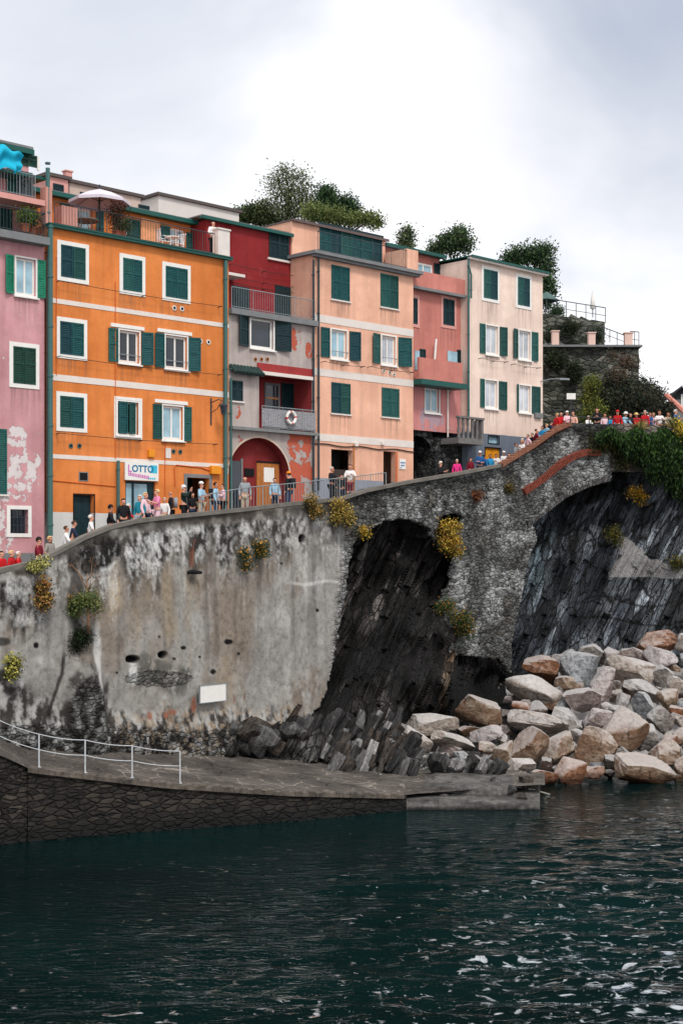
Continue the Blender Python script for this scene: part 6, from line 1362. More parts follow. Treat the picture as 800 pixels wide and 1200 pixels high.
PL = [ # px, head-top row, facing (deg, 0 = towards the water), pose, top, bottom, hair, label, options
 (2, 650, 60, 'walk', 'red', 'black', 'brown', 'person in a red jacket cut by the left edge, brown hair', {}),
 (14, 645, 80, 'stand', 'red', 'black', 'blond', 'person in a red jacket with fair hair, second from the left edge', {}),
 (22, 646, 90, 'walk', 'red', 'navy', 'hwhite', 'person in a red jacket with white hair, third from the left edge', {}),
 (46, 630, 80, 'walk', 'burg', 'black', 'dark', 'person in a burgundy jacket and dark cap below the barred window', dict(hat='cap', hatc='dark')),
 (59, 628, 60, 'stand', 'pattern', 'black', 'blond', 'blonde person in a sleeveless patterned top beside the green downpipe', dict(long=False)),
 (78, 616, 100, 'walk', 'white', 'white', 'brown', 'smaller person in white walking just left of the stooping person in navy', dict(h=1.5)),
 (84, 610, 100, 'lean', 'navy', 'jeans', 'brown', 'person in a navy jacket stooping by the dark door of the orange house', {}),
 (107, 603, 95, 'walk', 'white', 'burg', 'hwhite', 'white-haired person in a white shirt in front of the dark green door', dict(long=False)),
 (130, 592, 95, 'walk', 'black', 'black', 'dark', 'person in black with a dark cap climbing at the narrow wall downpipe', dict(hat='cap', hatc='black')),
 (145, 584, 20, 'stand', 'black', 'black', 'dark', 'person in a black hooded top left of the red jacket, under the shop window edge', {}),
 (151, 590, 95, 'phone', 'red', 'black', 'hwhite', 'white-haired person in a red jacket before the lottery shop', {}),
 (164, 580, -30, 'stand', 'teal', 'grey', 'hwhite', 'person in a teal jacket with pale hair before the shop window', {}),
 (171, 577, 60, 'stand', 'lpink', 'navy', 'blond', 'person in a pale pink and navy outfit right of the teal jacket', {}),
 (184, 573, -60, 'phone', 'pink', 'lpink', 'blond', 'blonde person dressed all in pink below the shop sign', dict(long=False)),
 (193, 583, -20, 'stand', 'white', 'khaki', 'hwhite', 'person in white, half hidden right of the one dressed in pink', {}),
 (200, 575, -80, 'stand', 'black', 'black', 'none', 'bald person in black with a grey backpack at the middle of the orange house', dict(bag='grey')),
 (216, 569, 80, 'photo', 'dgreen', 'black', 'hwhite', 'person in dark green with a white cap raising their hands', dict(hat='cap', hatc='white')),
 (226, 577, 0, 'stand', 'black', 'jeans', 'dark', 'dark-haired person in black beside the grey-framed doorway', {}),
 (236, 565, 70, 'phone', 'lblue', 'khaki', 'brown', 'person in a light blue T-shirt and white cap at the grey-framed doorway', dict(long=False, hat='cap', hatc='white')),
 (253, 565, 80, 'stand', 'lblue', 'jeans', 'dark', 'dark-haired person in a pale blue shirt right of the grey-framed doorway', dict(bag='black')),
 (261, 567, -70, 'phone', 'lpink', 'black', 'brown', 'person in a pale pink shirt at the left side of the red arch', {}),
 (287, 558, 10, 'stand', 'grey', 'khaki', 'none', 'bald person in a grey long-sleeved shirt standing alone before the red arch', {}),
 (322, 560, 20, 'stand', 'lblue', 'navy', 'brown', 'person in a light blue shirt and dark trousers beside the orange hat wearer', {}),
 (338, 553, -110, 'stand', 'black', 'jeans', 'dark', 'person with an orange cap, black jacket and backpack right of the wooden door', dict(hat='cap', hatc='orange', bag='black')),
 (389, 547, 60, 'phone', 'black', 'black', 'hwhite', 'white-haired person in black leaning at the rail before the peach house', {}),
 (401, 556, -20, 'lean', 'black', 'navy', 'dark', 'person in black hunched between the white-haired one and the white T-shirt', dict(h=1.6)),
 (410, 544, 0, 'phone', 'white', 's:burg', 'brown', 'person in a white T-shirt and red shorts with a backpack at the rail', dict(long=False, bag='black')),
 (516, 541, 60, 'phone', 'black', 'black', 'hwhite', 'person in a black jacket and pale hat alone by the dark passage', dict(hat='cap', hatc='hwhite')),
 (535, 538, -10, 'stand', 'hot', 'black', 'hwhite', 'white-haired person in a bright pink jacket below the stone balcony', {}),
 (551, 541, 30, 'stand', 'burg', 'black', 'dark', 'person in burgundy half hidden left of the blue jacket and white cap', {}),
 (562, 529, 0, 'cross', 'blue', 'navy', 'hwhite', 'person in a blue jacket and white cap left of the small orange door', dict(hat='cap', hatc='white', h=1.85)),
 (567, 534, 120, 'stand', 'blue', 'black', 'dark', 'dark-haired person in a blue jacket right behind the white cap', {}),
 (574, 535, 20, 'stand', 'cyan', 'jeans', 'dark', 'dark-haired person in a bright blue jacket before the orange door', {}),
 (581, 534, -20, 'phone', 'white', 'lblue', 'brown', 'person in a white shirt right of the bright blue jacket', {}),
 (590, 529, 30, 'stand', 'white', 'khaki', 'hwhite', 'person with a white cap and white shirt right of the orange door', dict(hat='cap', hatc='white')),
 (596, 531, -30, 'phone', 'lpink', 'burg', 'dark', 'dark-haired person in pale pink at the foot of the steps', dict(long=False)),
 (611, 523, -40, 'phone', 'white', 'burg', 'blond', 'person with long blond hair and a white top on the lower steps', dict(lhair=True)),
 (612, 515, 60, 'stand', 'black', 'black', 'hwhite', 'white-haired person in black on the steps behind the long blond hair', dict(far=True)),
 (623, 508, -60, 'walk', 'black', 'black', 'brown', 'person in black at the middle of the steps', dict(far=True)),
 (628, 512, 90, 'walk', 'burg', 'black', 'dark', 'person in a burgundy jacket at the middle of the steps', {}),
 (635, 499, -50, 'walk', 'cyan', 'jeans', 'brown', 'person in a bright blue jacket on the upper steps', {}),
 (645, 494, 100, 'walk', 'navy', 'navy', 'dark', 'person in navy on the upper steps behind the red jacket', {}),
 (652, 484, -60, 'stand', 'red', 'jeans', 'blond', 'person in a red jacket near the top of the steps, back half turned', {}),
 (657, 481, 0, 'stand', 'red', 'black', 'none', 'bald person in red at the top of the steps', dict(far=True)),
 (664, 482, 20, 'phone', 'lpink', 'white', 'hwhite', 'person in pale pink with a white cap at the top of the steps', dict(hat='cap', hatc='white')),
 (604, 524, 70, 'stand', 'grey', 'jeans', 'brown', 'person in a grey jacket at the bottom of the steps, left of blond hair', {}),
 (618, 516, -70, 'walk', 'lpink', 'khaki', 'brown', 'person in a pale pink jacket low on the steps with brown hair', {}),
 (630, 505, 60, 'stand', 'white', 'jeans', 'hwhite', 'white-haired person in white halfway up the steps', dict(far=True)),
 (640, 498, -60, 'walk', 'lblue', 'jeans', 'blond', 'fair-haired person in light blue on the upper steps by the bright blue jacket', {}),
 (649, 489, 40, 'stand', 'burg', 'black', 'brown', 'brown-haired person in burgundy near the top of the steps', dict(far=True)),
 (671, 480, -40, 'stand', 'peach', 'khaki', 'brown', 'person in a peach top beside the sign post at the top of the steps', dict(far=True)),
 (738, 482, 30, 'stand', 'black', 'black', 'dark', 'person in black behind the two sun hats on the terrace', dict(far=True)),
 (765, 482, -20, 'stand', 'lpink', 'jeans', 'blond', 'fair-haired person in pale pink between blue and white shirts on the terrace', dict(far=True)),
 (781, 483, 20, 'lean', 'khaki', 'black', 'brown', 'person in a khaki top bending at the rail near the right edge', {}),
 (688, 488, 30, 'lean', 'white', 'lpink', 'hwhite', 'white-haired person in white leaning low on the terrace rail', dict(h=1.5)),
 (699, 478, -20, 'phone', 'black', 'black', 'brown', 'person in black with brown hair, tallest at the left of the terrace rail', {}),
 (708, 484, 20, 'stand', 'lpink', 'jeans', 'brown', 'person in pale pink on the terrace right of the one in black', {}),
 (714, 487, 0, 'lean', 'cyan', 'jeans', 'dark', 'person in bright blue bending at the terrace rail', dict(h=1.6)),
 (723, 481, -20, 'stand', 'red', 'black', 'dark', 'person in a red hooded jacket left of the white sun hat on the terrace', dict(hat='cap', hatc='red')),
 (731, 483, 40, 'lean', 'lblue', 'khaki', 'hwhite', 'person in a white sun hat and pale blue shirt on the terrace', dict(hat='sun_hat', hatc='white')),
 (745, 484, -10, 'stand', 'red', 'jeans', 'blond', 'person in red with a straw sun hat on the terrace', dict(hat='sun_hat', hatc='blond')),
 (755, 481, -30, 'stand', 'red', 'black', 'hwhite', 'white-haired person in red next to a blue shirt on the terrace', {}),
 (761, 483, 30, 'phone', 'blue', 'jeans', 'brown', 'person in a blue shirt close beside the white-haired one in red', {}),
 (772, 481, 0, 'phone', 'white', 'khaki', 'brown', 'person in a white shirt looking down at the right of the terrace rail', dict(long=False)),
 (791, 480, 60, 'phone', 'blue', 'jeans', 'hwhite', 'person in a blue top near the right edge of the terrace', {}),
]
for q in PL:
    px, py, rz, pose, a, b, hr, lab, o = q; o = dict(o); far = o.pop('far', False); h0 = o.pop('h', None)
    zf = float(walkz(px)); 
    if 597 < px < 668: zf = math.floor(zf/.17)*.17+.17
    Y0 = float(wallY(px))+1.0; Y1 = Y0+(4.2 if px < 600 else 2.5); lo, hi = (1.42, 1.9)
    h = h0 or random.uniform(1.64, 1.78); Y = F*(zf+h-EYE)/max(650-py, 5) if py < 645 else Y0+.6
    Y = min(max(Y, Y0), Y1); 
    if py < 648: h = min(max(EYE+(650-py)*Y/F-zf, lo), hi)
    if far: Y += .8
    person((px-400)*Y/F, Y, zf, R(rz)+0, h, pose, a, b, hr, lab, **o)
# someone leaning on the roof terrace
wx = f2w(U(249, .8), .75, ZT+.01); person(wx[0], wx[1], wx[2], R(30), 1.72, 'phone', 'white', 'black', 'dark', 'person in white shirt and black trousers standing on the orange house roof terrace')

# ================================================================== rails on the walkway and terrace
def world_rail(name, pxs, off, h, mat, label, step, zoff=0, n_mid=0, top_r=.022, loc=None):
    m = MB(); pts = []
    for a in pxs: Y = float(wallY(a))+off; pts.append(Vector(((a-400)*Y/F, Y, float(walkz(a))+zoff)))
    t = thing(name, label, 'railing', tuple(pts[0]))
    H = Vector((0, 0, h)); MB().tube([p+H for p in pts], top_r, 6).build('handrail', mat, t, True)
    for k in range(n_mid): MB().tube([p+H*((k+1)/(n_mid+1)) for p in pts], top_r*.6, 5).build('rail', mat, t, True)
    MB().tube([p+Vector((0, 0, .1)) for p in pts], top_r*.6, 5).build('rail', mat, t, True)
    for a, b in zip(pts, pts[1:]):
        MB().tube([a, a+H], top_r*1.1, 6).build('post', mat, t)
        if step:
            n = int((b-a).length/step)
            for i in range(1, n): p = a.lerp(b, i/n); m.tube([p+Vector((0, 0, .1)), p+H], .009, 4)
    MB().tube([pts[-1], pts[-1]+H], top_r*1.1, 6).build('post', mat, t)
    if step: m.build('balusters', mat, t)
world_rail('walkway_railing', list(range(236, 470, 18)), .35, 1.0, M['greymetal'], 'grey metal railing with thin bars along the walkway before the red arch', .16, .05)
world_rail('terrace_railing', [668, 690, 712, 734, 756, 778, 800, 822, 844, 866, 888, 910], .45, 1.05, M['metal'], 'dark railing with two bars along the right hand terrace', 0, .0, 2)

# ================================================================== right hand terrace walls
tt, c, n = masonry('terrace_masonry', lin((70, 66, 62)), lin((150, 142, 134)), (3, 3, 5)); TMAS = tt.fin(c, .92, n, spec=.2)
tt, c, n = masonry('old_terrace_masonry', lin((58, 62, 58)), lin((136, 136, 128)), (2.0, 2.0, 4.2)); 
c = tt.mixc(tt.ramp(tt.noise(.45, 6, .6), [(.50, 0.), (.66, .75)]), c, lin((44, 54, 32))); OMAS = tt.fin(c, .95, n, spec=.15)
m = MB(); a0 = 690
pts = [(((a-400)*float(wallY(a))/F), float(wallY(a)), float(topz(a))) for a in range(714, 990, 6)]
for p, q in zip(pts, pts[1:]):
    m.poly([(p[0], p[1]-.05, 13.4), (q[0], q[1]-.05, 13.4), (q[0], q[1]-.05, q[2]+.04), (p[0], p[1]-.05, p[2]+.04)]); m.poly([(p[0], p[1]-.05, p[2]+.04), (q[0], q[1]-.05, q[2]+.04), (q[0], q[1]+.35, q[2]+.04), (p[0], p[1]+.35, p[2]+.04)]); m.poly([(p[0], p[1]+.35, 15), (p[0], p[1]+.35, p[2]+.04), (q[0], q[1]+.35, q[2]+.04), (q[0], q[1]+.35, 15)])
top(m, 'terrace_wall', TMAS, 'low rubble parapet wall along the front of the right hand terrace', 'wall', pts[0][:2]+(13.4,))
def rough_wall(name, px0, px1, y0a, y0b, y1, Y, mat, label, edge=1.0):
    xs = np.arange(px0, px1, 2.0); v = np.linspace(0, 1, 40); x, q = np.meshgrid(xs, v); yt = np.interp(x, [px0, px1], [y0a, y0b]); y = yt+(y1-yt)*q
    X = (x-400)*Y/F; z = EYE-(y-650)*Y/F; d = .5*(fbm(X*.8, z*.8, 0, 3, 5)-.5)+.3*(fbm(X*3, z*3, 0, 6, 3)-.5); r = sm(px1-4, px1, x)
    P = np.stack([X+edge*(fbm(z*.8, X*0, 0, 9, 4)-.5)*r*3, Y-d+r*2.5, z], -1); o = gridmesh(name, P, mat, smooth=True, loc=tuple(P[-1, 0])); tag(o, label, 'wall')
    s = o.modifiers.new('thick', 'SOLIDIFY'); s.thickness = 1.2; s.offset = 1
rough_wall('retaining_wall', 630, 752, 407, 409, 500, 88, OMAS, 'old dark retaining wall with pillars, right of the cream house')
rough_wall('upper_retaining_wall', 628, 712, 366, 378, 412, 91, OMAS, 'upper overgrown stone wall carrying the thin garden railing')
m = MB(); x0, x1 = W(628, 408, 87.8)[0], W(751, 408, 87.8)[0]; z = W(700, 407, 87.8)[2]; m.box(x0, x1, 87.5, 91, z, z+.12); top(m, 'wall_coping', M['grey'], 'grey flat coping slab along the top of the pillared retaining wall', 'coping', (x0, 88, z))
z += .121
for i, (px, w, yt) in enumerate(((650, 8, 389), (692.5, 8, 391), (735.5, 9, 391))):
    Y = 88.2; x0, x1 = W(px-w/2, 0, Y)[0], W(px+w/2, 0, Y)[0]; zt = W(0, yt, Y)[2]; m = MB(); m.box(x0, x1, Y-.2, Y+.25, z, zt); m.box(x0-.05, x1+.05, Y-.25, Y+.3, zt, zt+.07)
    top(m, 'stone_pillar', simple('pale_pink_render', lin((214, 184, 172)), .9, .12, 2), ('pinkish square pillar nearest the cream house', 'pinkish square pillar in the middle of the retaining wall', 'pinkish square pillar at the right end of the retaining wall')[i], 'pillar', (x0, Y, z), group='pillars on the retaining wall')
def far_rail(pts, h, label, n, mat):
    m = MB(); pts = [Vector(W(*p)) for p in pts]; H = Vector((0, 0, h)); m.tube([p+H for p in pts], .03, 5); m.tube([p+H*.5 for p in pts], .02, 5)
    for a, b in zip(pts, pts[1:]):
        for i in range(n+1): p = a.lerp(b, i/n); m.tube([p, p+H], .025, 5)
    return top(m, 'garden_railing', mat, label, 'railing', tuple(pts[0]))
far_rail([(640, 368, 91.2), (709, 379, 91.2)], 1.0, 'thin dark garden railing on top of the upper stone wall', 6, M['metal'])
far_rail([(697, 395, 88.5), (731, 408, 88.5)], .8, 'sloping iron handrail between the last two pillars', 4, M['metal'])
far_rail([(738, 407, 88.5), (748, 408, 88.5)], 1.0, 'short railing panel right of the last pillar', 2, M['metal'])
# closed parasol, awning
p = W(694, 372, 92); t = thing('closed_parasol', 'closed white parasol standing on the upper garden terrace', 'parasol', p); m = MB(); m.lathe(p, [(.03, 0), (.03, .5)], 8); m.build('pole', M['metal'], t); m = MB(); m.lathe(p, [(.04, .5), (.18, .6), (.12, 1.2), (.02, 1.75)], 10); m.build('canopy', M['white'], t, True)
p = W(640, 366, 92); t = thing('green_parasol', 'green garden parasol just right of the cream house roof', 'parasol', (p[0], p[1], p[2])); m = MB(); m.tube([p, (p[0], p[1], p[2]+1.3)], .03, 6); m.build('pole', M['metal'], t); m = MB(); m.lathe(p, [(.85, .75), (.4, 1.1), (0, 1.35)], 8); m.build('canopy', simple('parasol_green', lin((70, 96, 92))), t)
# street sign
p = W(668.5, 500, 80); t = thing('sign_post', 'small white rectangular sign on a thin dark pole at the top of the steps', 'sign', (p[0], p[1], 15.1)); zt = W(0, 461, 80)[2]; MB().tube([(p[0], 80, 15.1), (p[0], 80, zt)], .025, 6).build('pole', M['metal'], t); MB().box(p[0]-.25, p[0]+.25, 79.93, 79.96, zt-.34, zt).build('board', M['white'], t)
# house at far right
Y = 92; t = thing('house', 'grey house with dark gable roof cut by the right edge of the picture', 'house', W(812, 497, Y)); a, b = W(783, 0, Y)[0], W(850, 0, Y)[0]; z0, z1, z2 = 14, W(0, 468, Y)[2], W(0, 455, Y)[2]
MB().box(a+.3, b, Y, Y+6, z0, z1).build('wall', M['grey'], t); m = MB(); c_ = W(797, 0, Y)[0]; m.poly([(a-.4, Y-.5, z1-.2), (c_, Y-.5, z2), (c_, Y+6.5, z2), (a-.4, Y+6.5, z1-.2)]); m.poly([(c_, Y-.5, z2), (b, Y-.5, z2-.2), (b, Y+6.5, z2-.2), (c_, Y+6.5, z2)]); m.poly([(a-.4, Y-.5, z1-.2), (a-.4, Y-.5, z1-.0), (c_, Y-.5, z2+.15), (c_, Y-.5, z2)]); m.poly([(a+.3, Y-.01, z1-.01), (c_, Y-.01, z2-.1), (b, Y-.01, z2-.3), (b, Y-.01, z1-.01)]); m.build('roof', simple('dark_slate_roof', lin((44, 48, 54)), .8), t)
ring(W(797, 0, Y)[0], W(810, 0, Y)[0], W(0, 478, Y)[2], W(0, 462, Y)[2], .12, Y-.06, Y-.015).build('window_frame', M['white'], t); MB().box(W(797, 0, Y)[0]+.1, W(810, 0, Y)[0]-.1, Y-.03, Y-.014, W(0, 476, Y)[2], W(0, 463, Y)[2]).build('pane', M['glass'], t)
m = MB(); m.tube([W(780, 463, 86), W(806, 487, 84)], .16, 6); top(m, 'stair_wall', simple('salmon_stair_coping', lin((200, 130, 116))), 'salmon coloured sloping stair wall at the far right edge', 'wall', W(780, 466, 86))

# ================================================================== small things on the sea wall
def onwall(px, py, out=.2): Y = float(wallY(px)); p = W(px, py, Y); return (p[0]+.66*out, p[1]-.75*out, p[2])
def wallframe(px, py, out=.2): p = onwall(px, py, out); return p
a = Vector(onwall(229, 824, .3)); b = Vector(onwall(259, 822, .3)); ax = (b-a); ax.z = 0; L = ax.length; ax.normalize(); nn = ax.cross(Vector((0, 0, 1)))
m = MB(); c0 = (a+b)/2; h = 19.5*54/F/2; c0.z = W(0, 812.5, 54.2)[2]
m.obox(c0, (ax, nn, (0, 0, 1)), L/2, .015, h, 0); o = top(m, 'notice_board', M['white'], 'blank white rectangular notice panel fixed low on the sea wall', 'sign', tuple(c0-Vector((0, 0, h))))
m = MB(); 
for sx in (-1, 1): m.obox(c0+ax*sx*(L/2+.02), (ax, nn, (0, 0, 1)), .02, .03, h+.03)
for sz in (-1, 1): m.obox(c0+Vector((0, 0, sz*(h+.015))), (ax, nn, (0, 0, 1)), L/2, .03, .015)
fr = m.build('frame', M['greymetal'], o)
m = MB(); p = onwall(226, 632, .12); q = onwall(221, 664, .12); m.tube([p, onwall(223, 648, .14), q], .022, 5); t = thing('hanging_rope', 'red rope with a dark weight hanging down the sea wall below the orange house', 'rope', q); m.build('rope', simple('faded_red_rope', lin((112, 66, 58))), t)
m = MB(); c1 = onwall(226, 671, .15); m.tube([(c1[0]-.26, c1[1]-.2, c1[2]), (c1[0]-.1, c1[1]-.1, c1[2]+.03), (c1[0]+.22, c1[1]+.18, c1[2])], [.06, .09, .06], 7); m.build('weight', M['dark'], t)
# ================================================================== vegetation
def leafmat(name, rough=.7):
    t = NT(name); a = t.n('ShaderNodeAttribute', attribute_name='Col'); c = t.mixc(t.ramp(t.noise(3, 3), [(.3, .35), (.7, 0.)]), a.outputs['Color'], t.mixc(1, a.outputs['Color'], (.45, .5, .45), 'MULTIPLY'))
    t.setv(t.b.inputs['Base Color'], c); tr = t.n('ShaderNodeBsdfTranslucent'); t.l(c, tr.inputs[0]); mx = t.n('ShaderNodeMixShader'); mx.inputs[0].default_value = .25
    t.l(t.b.outputs[0], mx.inputs[1]); t.l(tr.outputs[0], mx.inputs[2]); t.l(mx.outputs[0], t.o.inputs[0]); t.setv(t.b.inputs['Roughness'], rough); t.b.inputs['Specular IOR Level'].default_value = .2
    return t.m
LEAF = leafmat('leaves'); BARK = simple('bark', lin((70, 58, 48)), .95, .4, 5, .02)
def leaves(blobs, n, size, cols, seed=0, droop=0, aspect=2.2, shell=.5, clump=6, jit=.16):
    """n leaves in clumps through ellipsoids (x,y,z,rx,ry,rz); returns verts, faces, colours"""
    n = int(n*1.9); size = size*.70; r = np.random.default_rng(seed); V = []; Fc = []; Cc = []
    w = np.array([b[3]*b[4]+b[5]*b[3] for b in blobs]); w = w/w.sum(); cols = np.array([lin(c) for c in cols])
    nc = n//clump
    for k in range(nc):
        b = blobs[r.choice(len(blobs), p=w)]; d = r.normal(size=3); d /= np.linalg.norm(d); rad = r.uniform(0, 1)**shell
        c = np.array(b[:3])+d*rad*np.array(b[3:6]); base = cols[r.integers(len(cols))]; shade = .62+.75*(d[2]*rad*.5+.5)+r.normal()*.12  # top light painted into leaf colour: paler upwards, darker underneath
        s0 = min(b[3], b[5])*jit+size
        for q in range(clump):
            p = c+r.normal(size=3)*s0; a = r.normal(size=3); a[2] -= droop; a /= np.linalg.norm(a); u = np.cross(a, r.normal(size=3)); u /= np.linalg.norm(u)+1e-9
            L = size*r.uniform(.6, 1.3); W_ = L/aspect; i = len(V)
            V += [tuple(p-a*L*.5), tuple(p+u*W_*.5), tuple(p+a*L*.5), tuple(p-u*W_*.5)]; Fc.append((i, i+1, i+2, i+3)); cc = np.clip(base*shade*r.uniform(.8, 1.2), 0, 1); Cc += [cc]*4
    return V, Fc, Cc
def leafobj(name, data, parent=None, loc=(0, 0, 0), mat=None):
    V, Fc, Cc = data; off = OFF.get(parent.name, (0, 0, 0)) if parent is not None else loc; off = np.array(off)
    me = bpy.data.meshes.new(name); me.from_pydata((np.array(V)-off).tolist(), [], Fc); a = me.color_attributes.new('Col', 'FLOAT_COLOR', 'POINT'); c = np.ones((len(V), 4)); c[:, :3] = np.array(Cc); a.data.foreach_set('color', c.ravel()); me.materials.append(mat or LEAF)
    o = bpy.data.objects.new(name, me); COL.objects.link(o)
    if parent is not None: o.parent = parent
    else: o.location = loc
    OFF[o.name] = tuple(off); return o
def B(px, py, Y, rx, ry, rz=None):
    """blob given by its place seen along the slope: radii in metres"""
    s = Y/F; p = W(px, py, Y); return (*p, rx*s, max(rx, ry)*s*.7, ry*s)
def tree(label, base, blobs, n, size, cols, trunk_r=.18, seed=0, name='tree', cat='tree', group=None, shell=.45, jit=.16, limbs=True, aspect=2.2):
    t = thing(name, label, cat, base, group=group); m = MB(); r = random.Random(seed); b0 = Vector(base)
    cx = sum(b[0] for b in blobs)/len(blobs); cy = sum(b[1] for b in blobs)/len(blobs); cz = sum(b[2] for b in blobs)/len(blobs); fork = b0.lerp(Vector((cx, cy, cz)), .45)
    m.tube([b0, b0.lerp(fork, .5)+Vector((r.uniform(-.2, .2), 0, 0)), fork], [trunk_r, trunk_r*.8, trunk_r*.65], 8)
    if limbs:
        for b in blobs:
            e = Vector(b[:3]); mid = fork.lerp(e, .5)+Vector((r.uniform(-.4, .4), r.uniform(-.3, .3), r.uniform(0, .4))); m.tube([fork, mid, e], [trunk_r*.55, trunk_r*.35, trunk_r*.15], 6)
            for k in range(4): d = Vector((r.uniform(-1, 1)*b[3], r.uniform(-1, 1)*b[4], r.uniform(-.3, 1)*b[5])); m.tube([e, e+d*.8], [trunk_r*.14, trunk_r*.05], 4)
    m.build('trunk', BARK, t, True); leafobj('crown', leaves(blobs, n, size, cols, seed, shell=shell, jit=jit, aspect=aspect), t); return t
G1 = [(58, 72, 44), (76, 90, 54), (96, 108, 66), (44, 56, 38)]; GD = [(46, 70, 46), (62, 88, 54), (80, 106, 64), (36, 54, 40)]; GO = [(100, 112, 78), (78, 94, 64), (60, 74, 52), (124, 132, 98)]
Y = 97
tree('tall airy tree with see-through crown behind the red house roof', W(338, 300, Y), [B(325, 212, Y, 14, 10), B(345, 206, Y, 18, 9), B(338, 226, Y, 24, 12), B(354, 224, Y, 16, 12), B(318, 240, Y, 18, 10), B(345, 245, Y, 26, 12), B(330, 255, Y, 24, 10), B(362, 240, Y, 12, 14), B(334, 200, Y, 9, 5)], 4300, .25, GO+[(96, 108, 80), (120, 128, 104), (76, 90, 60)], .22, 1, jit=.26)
tree('low bushy pale green tree left of the tall airy one', W(300, 300, Y), [B(290, 252, Y, 14, 7), B(305, 248, Y, 14, 8), B(282, 256, Y, 8, 5), B(312, 256, Y, 14, 8)], 3200, .3, G1, .15, 2)
tree('dense dark conifer behind the left part of the peach house', W(382, 300, Y), [B(382, 228, Y, 10, 9), B(384, 240, Y, 15, 10), B(376, 250, Y, 14, 10)], 2800, .3, GD, .2, 3, shell=.6)
tree('dark rounded tree right of the dark conifer', W(406, 300, Y), [B(406, 240, Y, 11, 7), B(408, 250, Y, 14, 8)], 2000, .3, GD, .2, 4, shell=.6)
tree('low light green tree above the peach house roof', W(394, 300, 94), [B(370, 250, 94, 15, 7), B(392, 254, 94, 14, 6), B(412, 257, 94, 10, 5), B(430, 257, 94, 12, 5), B(440, 260, 94, 8, 4)], 3200, .28, [(110, 124, 70), (84, 100, 58), (130, 138, 84)], .15, 5)
tree('leafy tree showing between the peach house and the salmon house', W(478, 330, 96), [B(476, 276, 96, 6, 9), B(474, 292, 96, 8, 10)], 1400, .28, GO, .1, 6)
tree('dark leafy tree behind the salmon house roof', W(530, 340, 96), [B(535, 280, 96, 14, 9), B(522, 288, 96, 15, 8), B(545, 286, 96, 8, 8), B(538, 272, 96, 7, 4), B(508, 294, 96, 8, 5)], 2700, .3, GD+GO[:2], .16, 7)
tree('big dark tree rising behind the right end of the cream house', W(632, 380, 98), [B(620, 300, 98, 15, 9), B(604, 302, 98, 14, 8), B(632, 298, 98, 12, 7), B(640, 312, 98, 9, 9), B(634, 326, 98, 11, 12), B(642, 338, 98, 7, 10), B(638, 350, 98, 10, 12), B(598, 308, 98, 10, 7), B(640, 292, 98, 6, 5)], 5000, .3, GD+[(70, 82, 60)], .25, 8, jit=.18)
def bush(name, label, base, blobs, n, size, cols, seed, cat='bush', group=None, **k): o = leafobj(name, leaves(blobs, n, size, cols, seed, **k), None, base); return tag(o, label, cat, group)
Y = 87
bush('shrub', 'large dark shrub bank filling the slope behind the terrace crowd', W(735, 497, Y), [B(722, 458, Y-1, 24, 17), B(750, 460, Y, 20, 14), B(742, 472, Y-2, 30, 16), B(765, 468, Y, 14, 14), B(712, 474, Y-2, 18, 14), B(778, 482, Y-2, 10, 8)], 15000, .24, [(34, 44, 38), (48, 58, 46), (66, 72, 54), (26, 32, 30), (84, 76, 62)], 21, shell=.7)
bush('shrub', 'brownish dry shrub patch on the old wall above the shrub bank', W(738, 440, Y-1), [B(735, 425, Y-1, 12, 8), B(722, 438, Y-2, 10, 6), B(716, 418, Y-1, 8, 5)], 600, .22, [(84, 66, 56), (104, 86, 68), (70, 62, 50)], 22)
bush('shrub', 'yellow green climbing shrub at the left end of the shrub bank', W(692, 497, 84), [B(693, 452, 85, 9, 9), B(691, 470, 85, 9, 12), B(699, 482, 84, 10, 8), B(688, 488, 84, 8, 8)], 2600, .22, [(104, 112, 48), (78, 92, 44), (134, 132, 60), (60, 76, 40)], 23)
bush('climbing_plant', 'dark green climber spreading over the old pillared retaining wall', W(665, 470, 86), [B(650, 422, 87.5, 14, 9), B(672, 436, 87.5, 9, 14), B(645, 395, 90.5, 7, 9), B(668, 385, 90.3, 12, 6), B(698, 394, 90.3, 9, 6)], 3600, .2, [(40, 50, 32), (58, 68, 42), (30, 38, 28)], 24, shell=.8)
bush('round_bush', 'clipped round bush beside the garden railing on the upper wall', W(652, 372, 91.5), [B(652, 365, 91.5, 7, 5)], 900, .16, GD, 25, shell=.3)
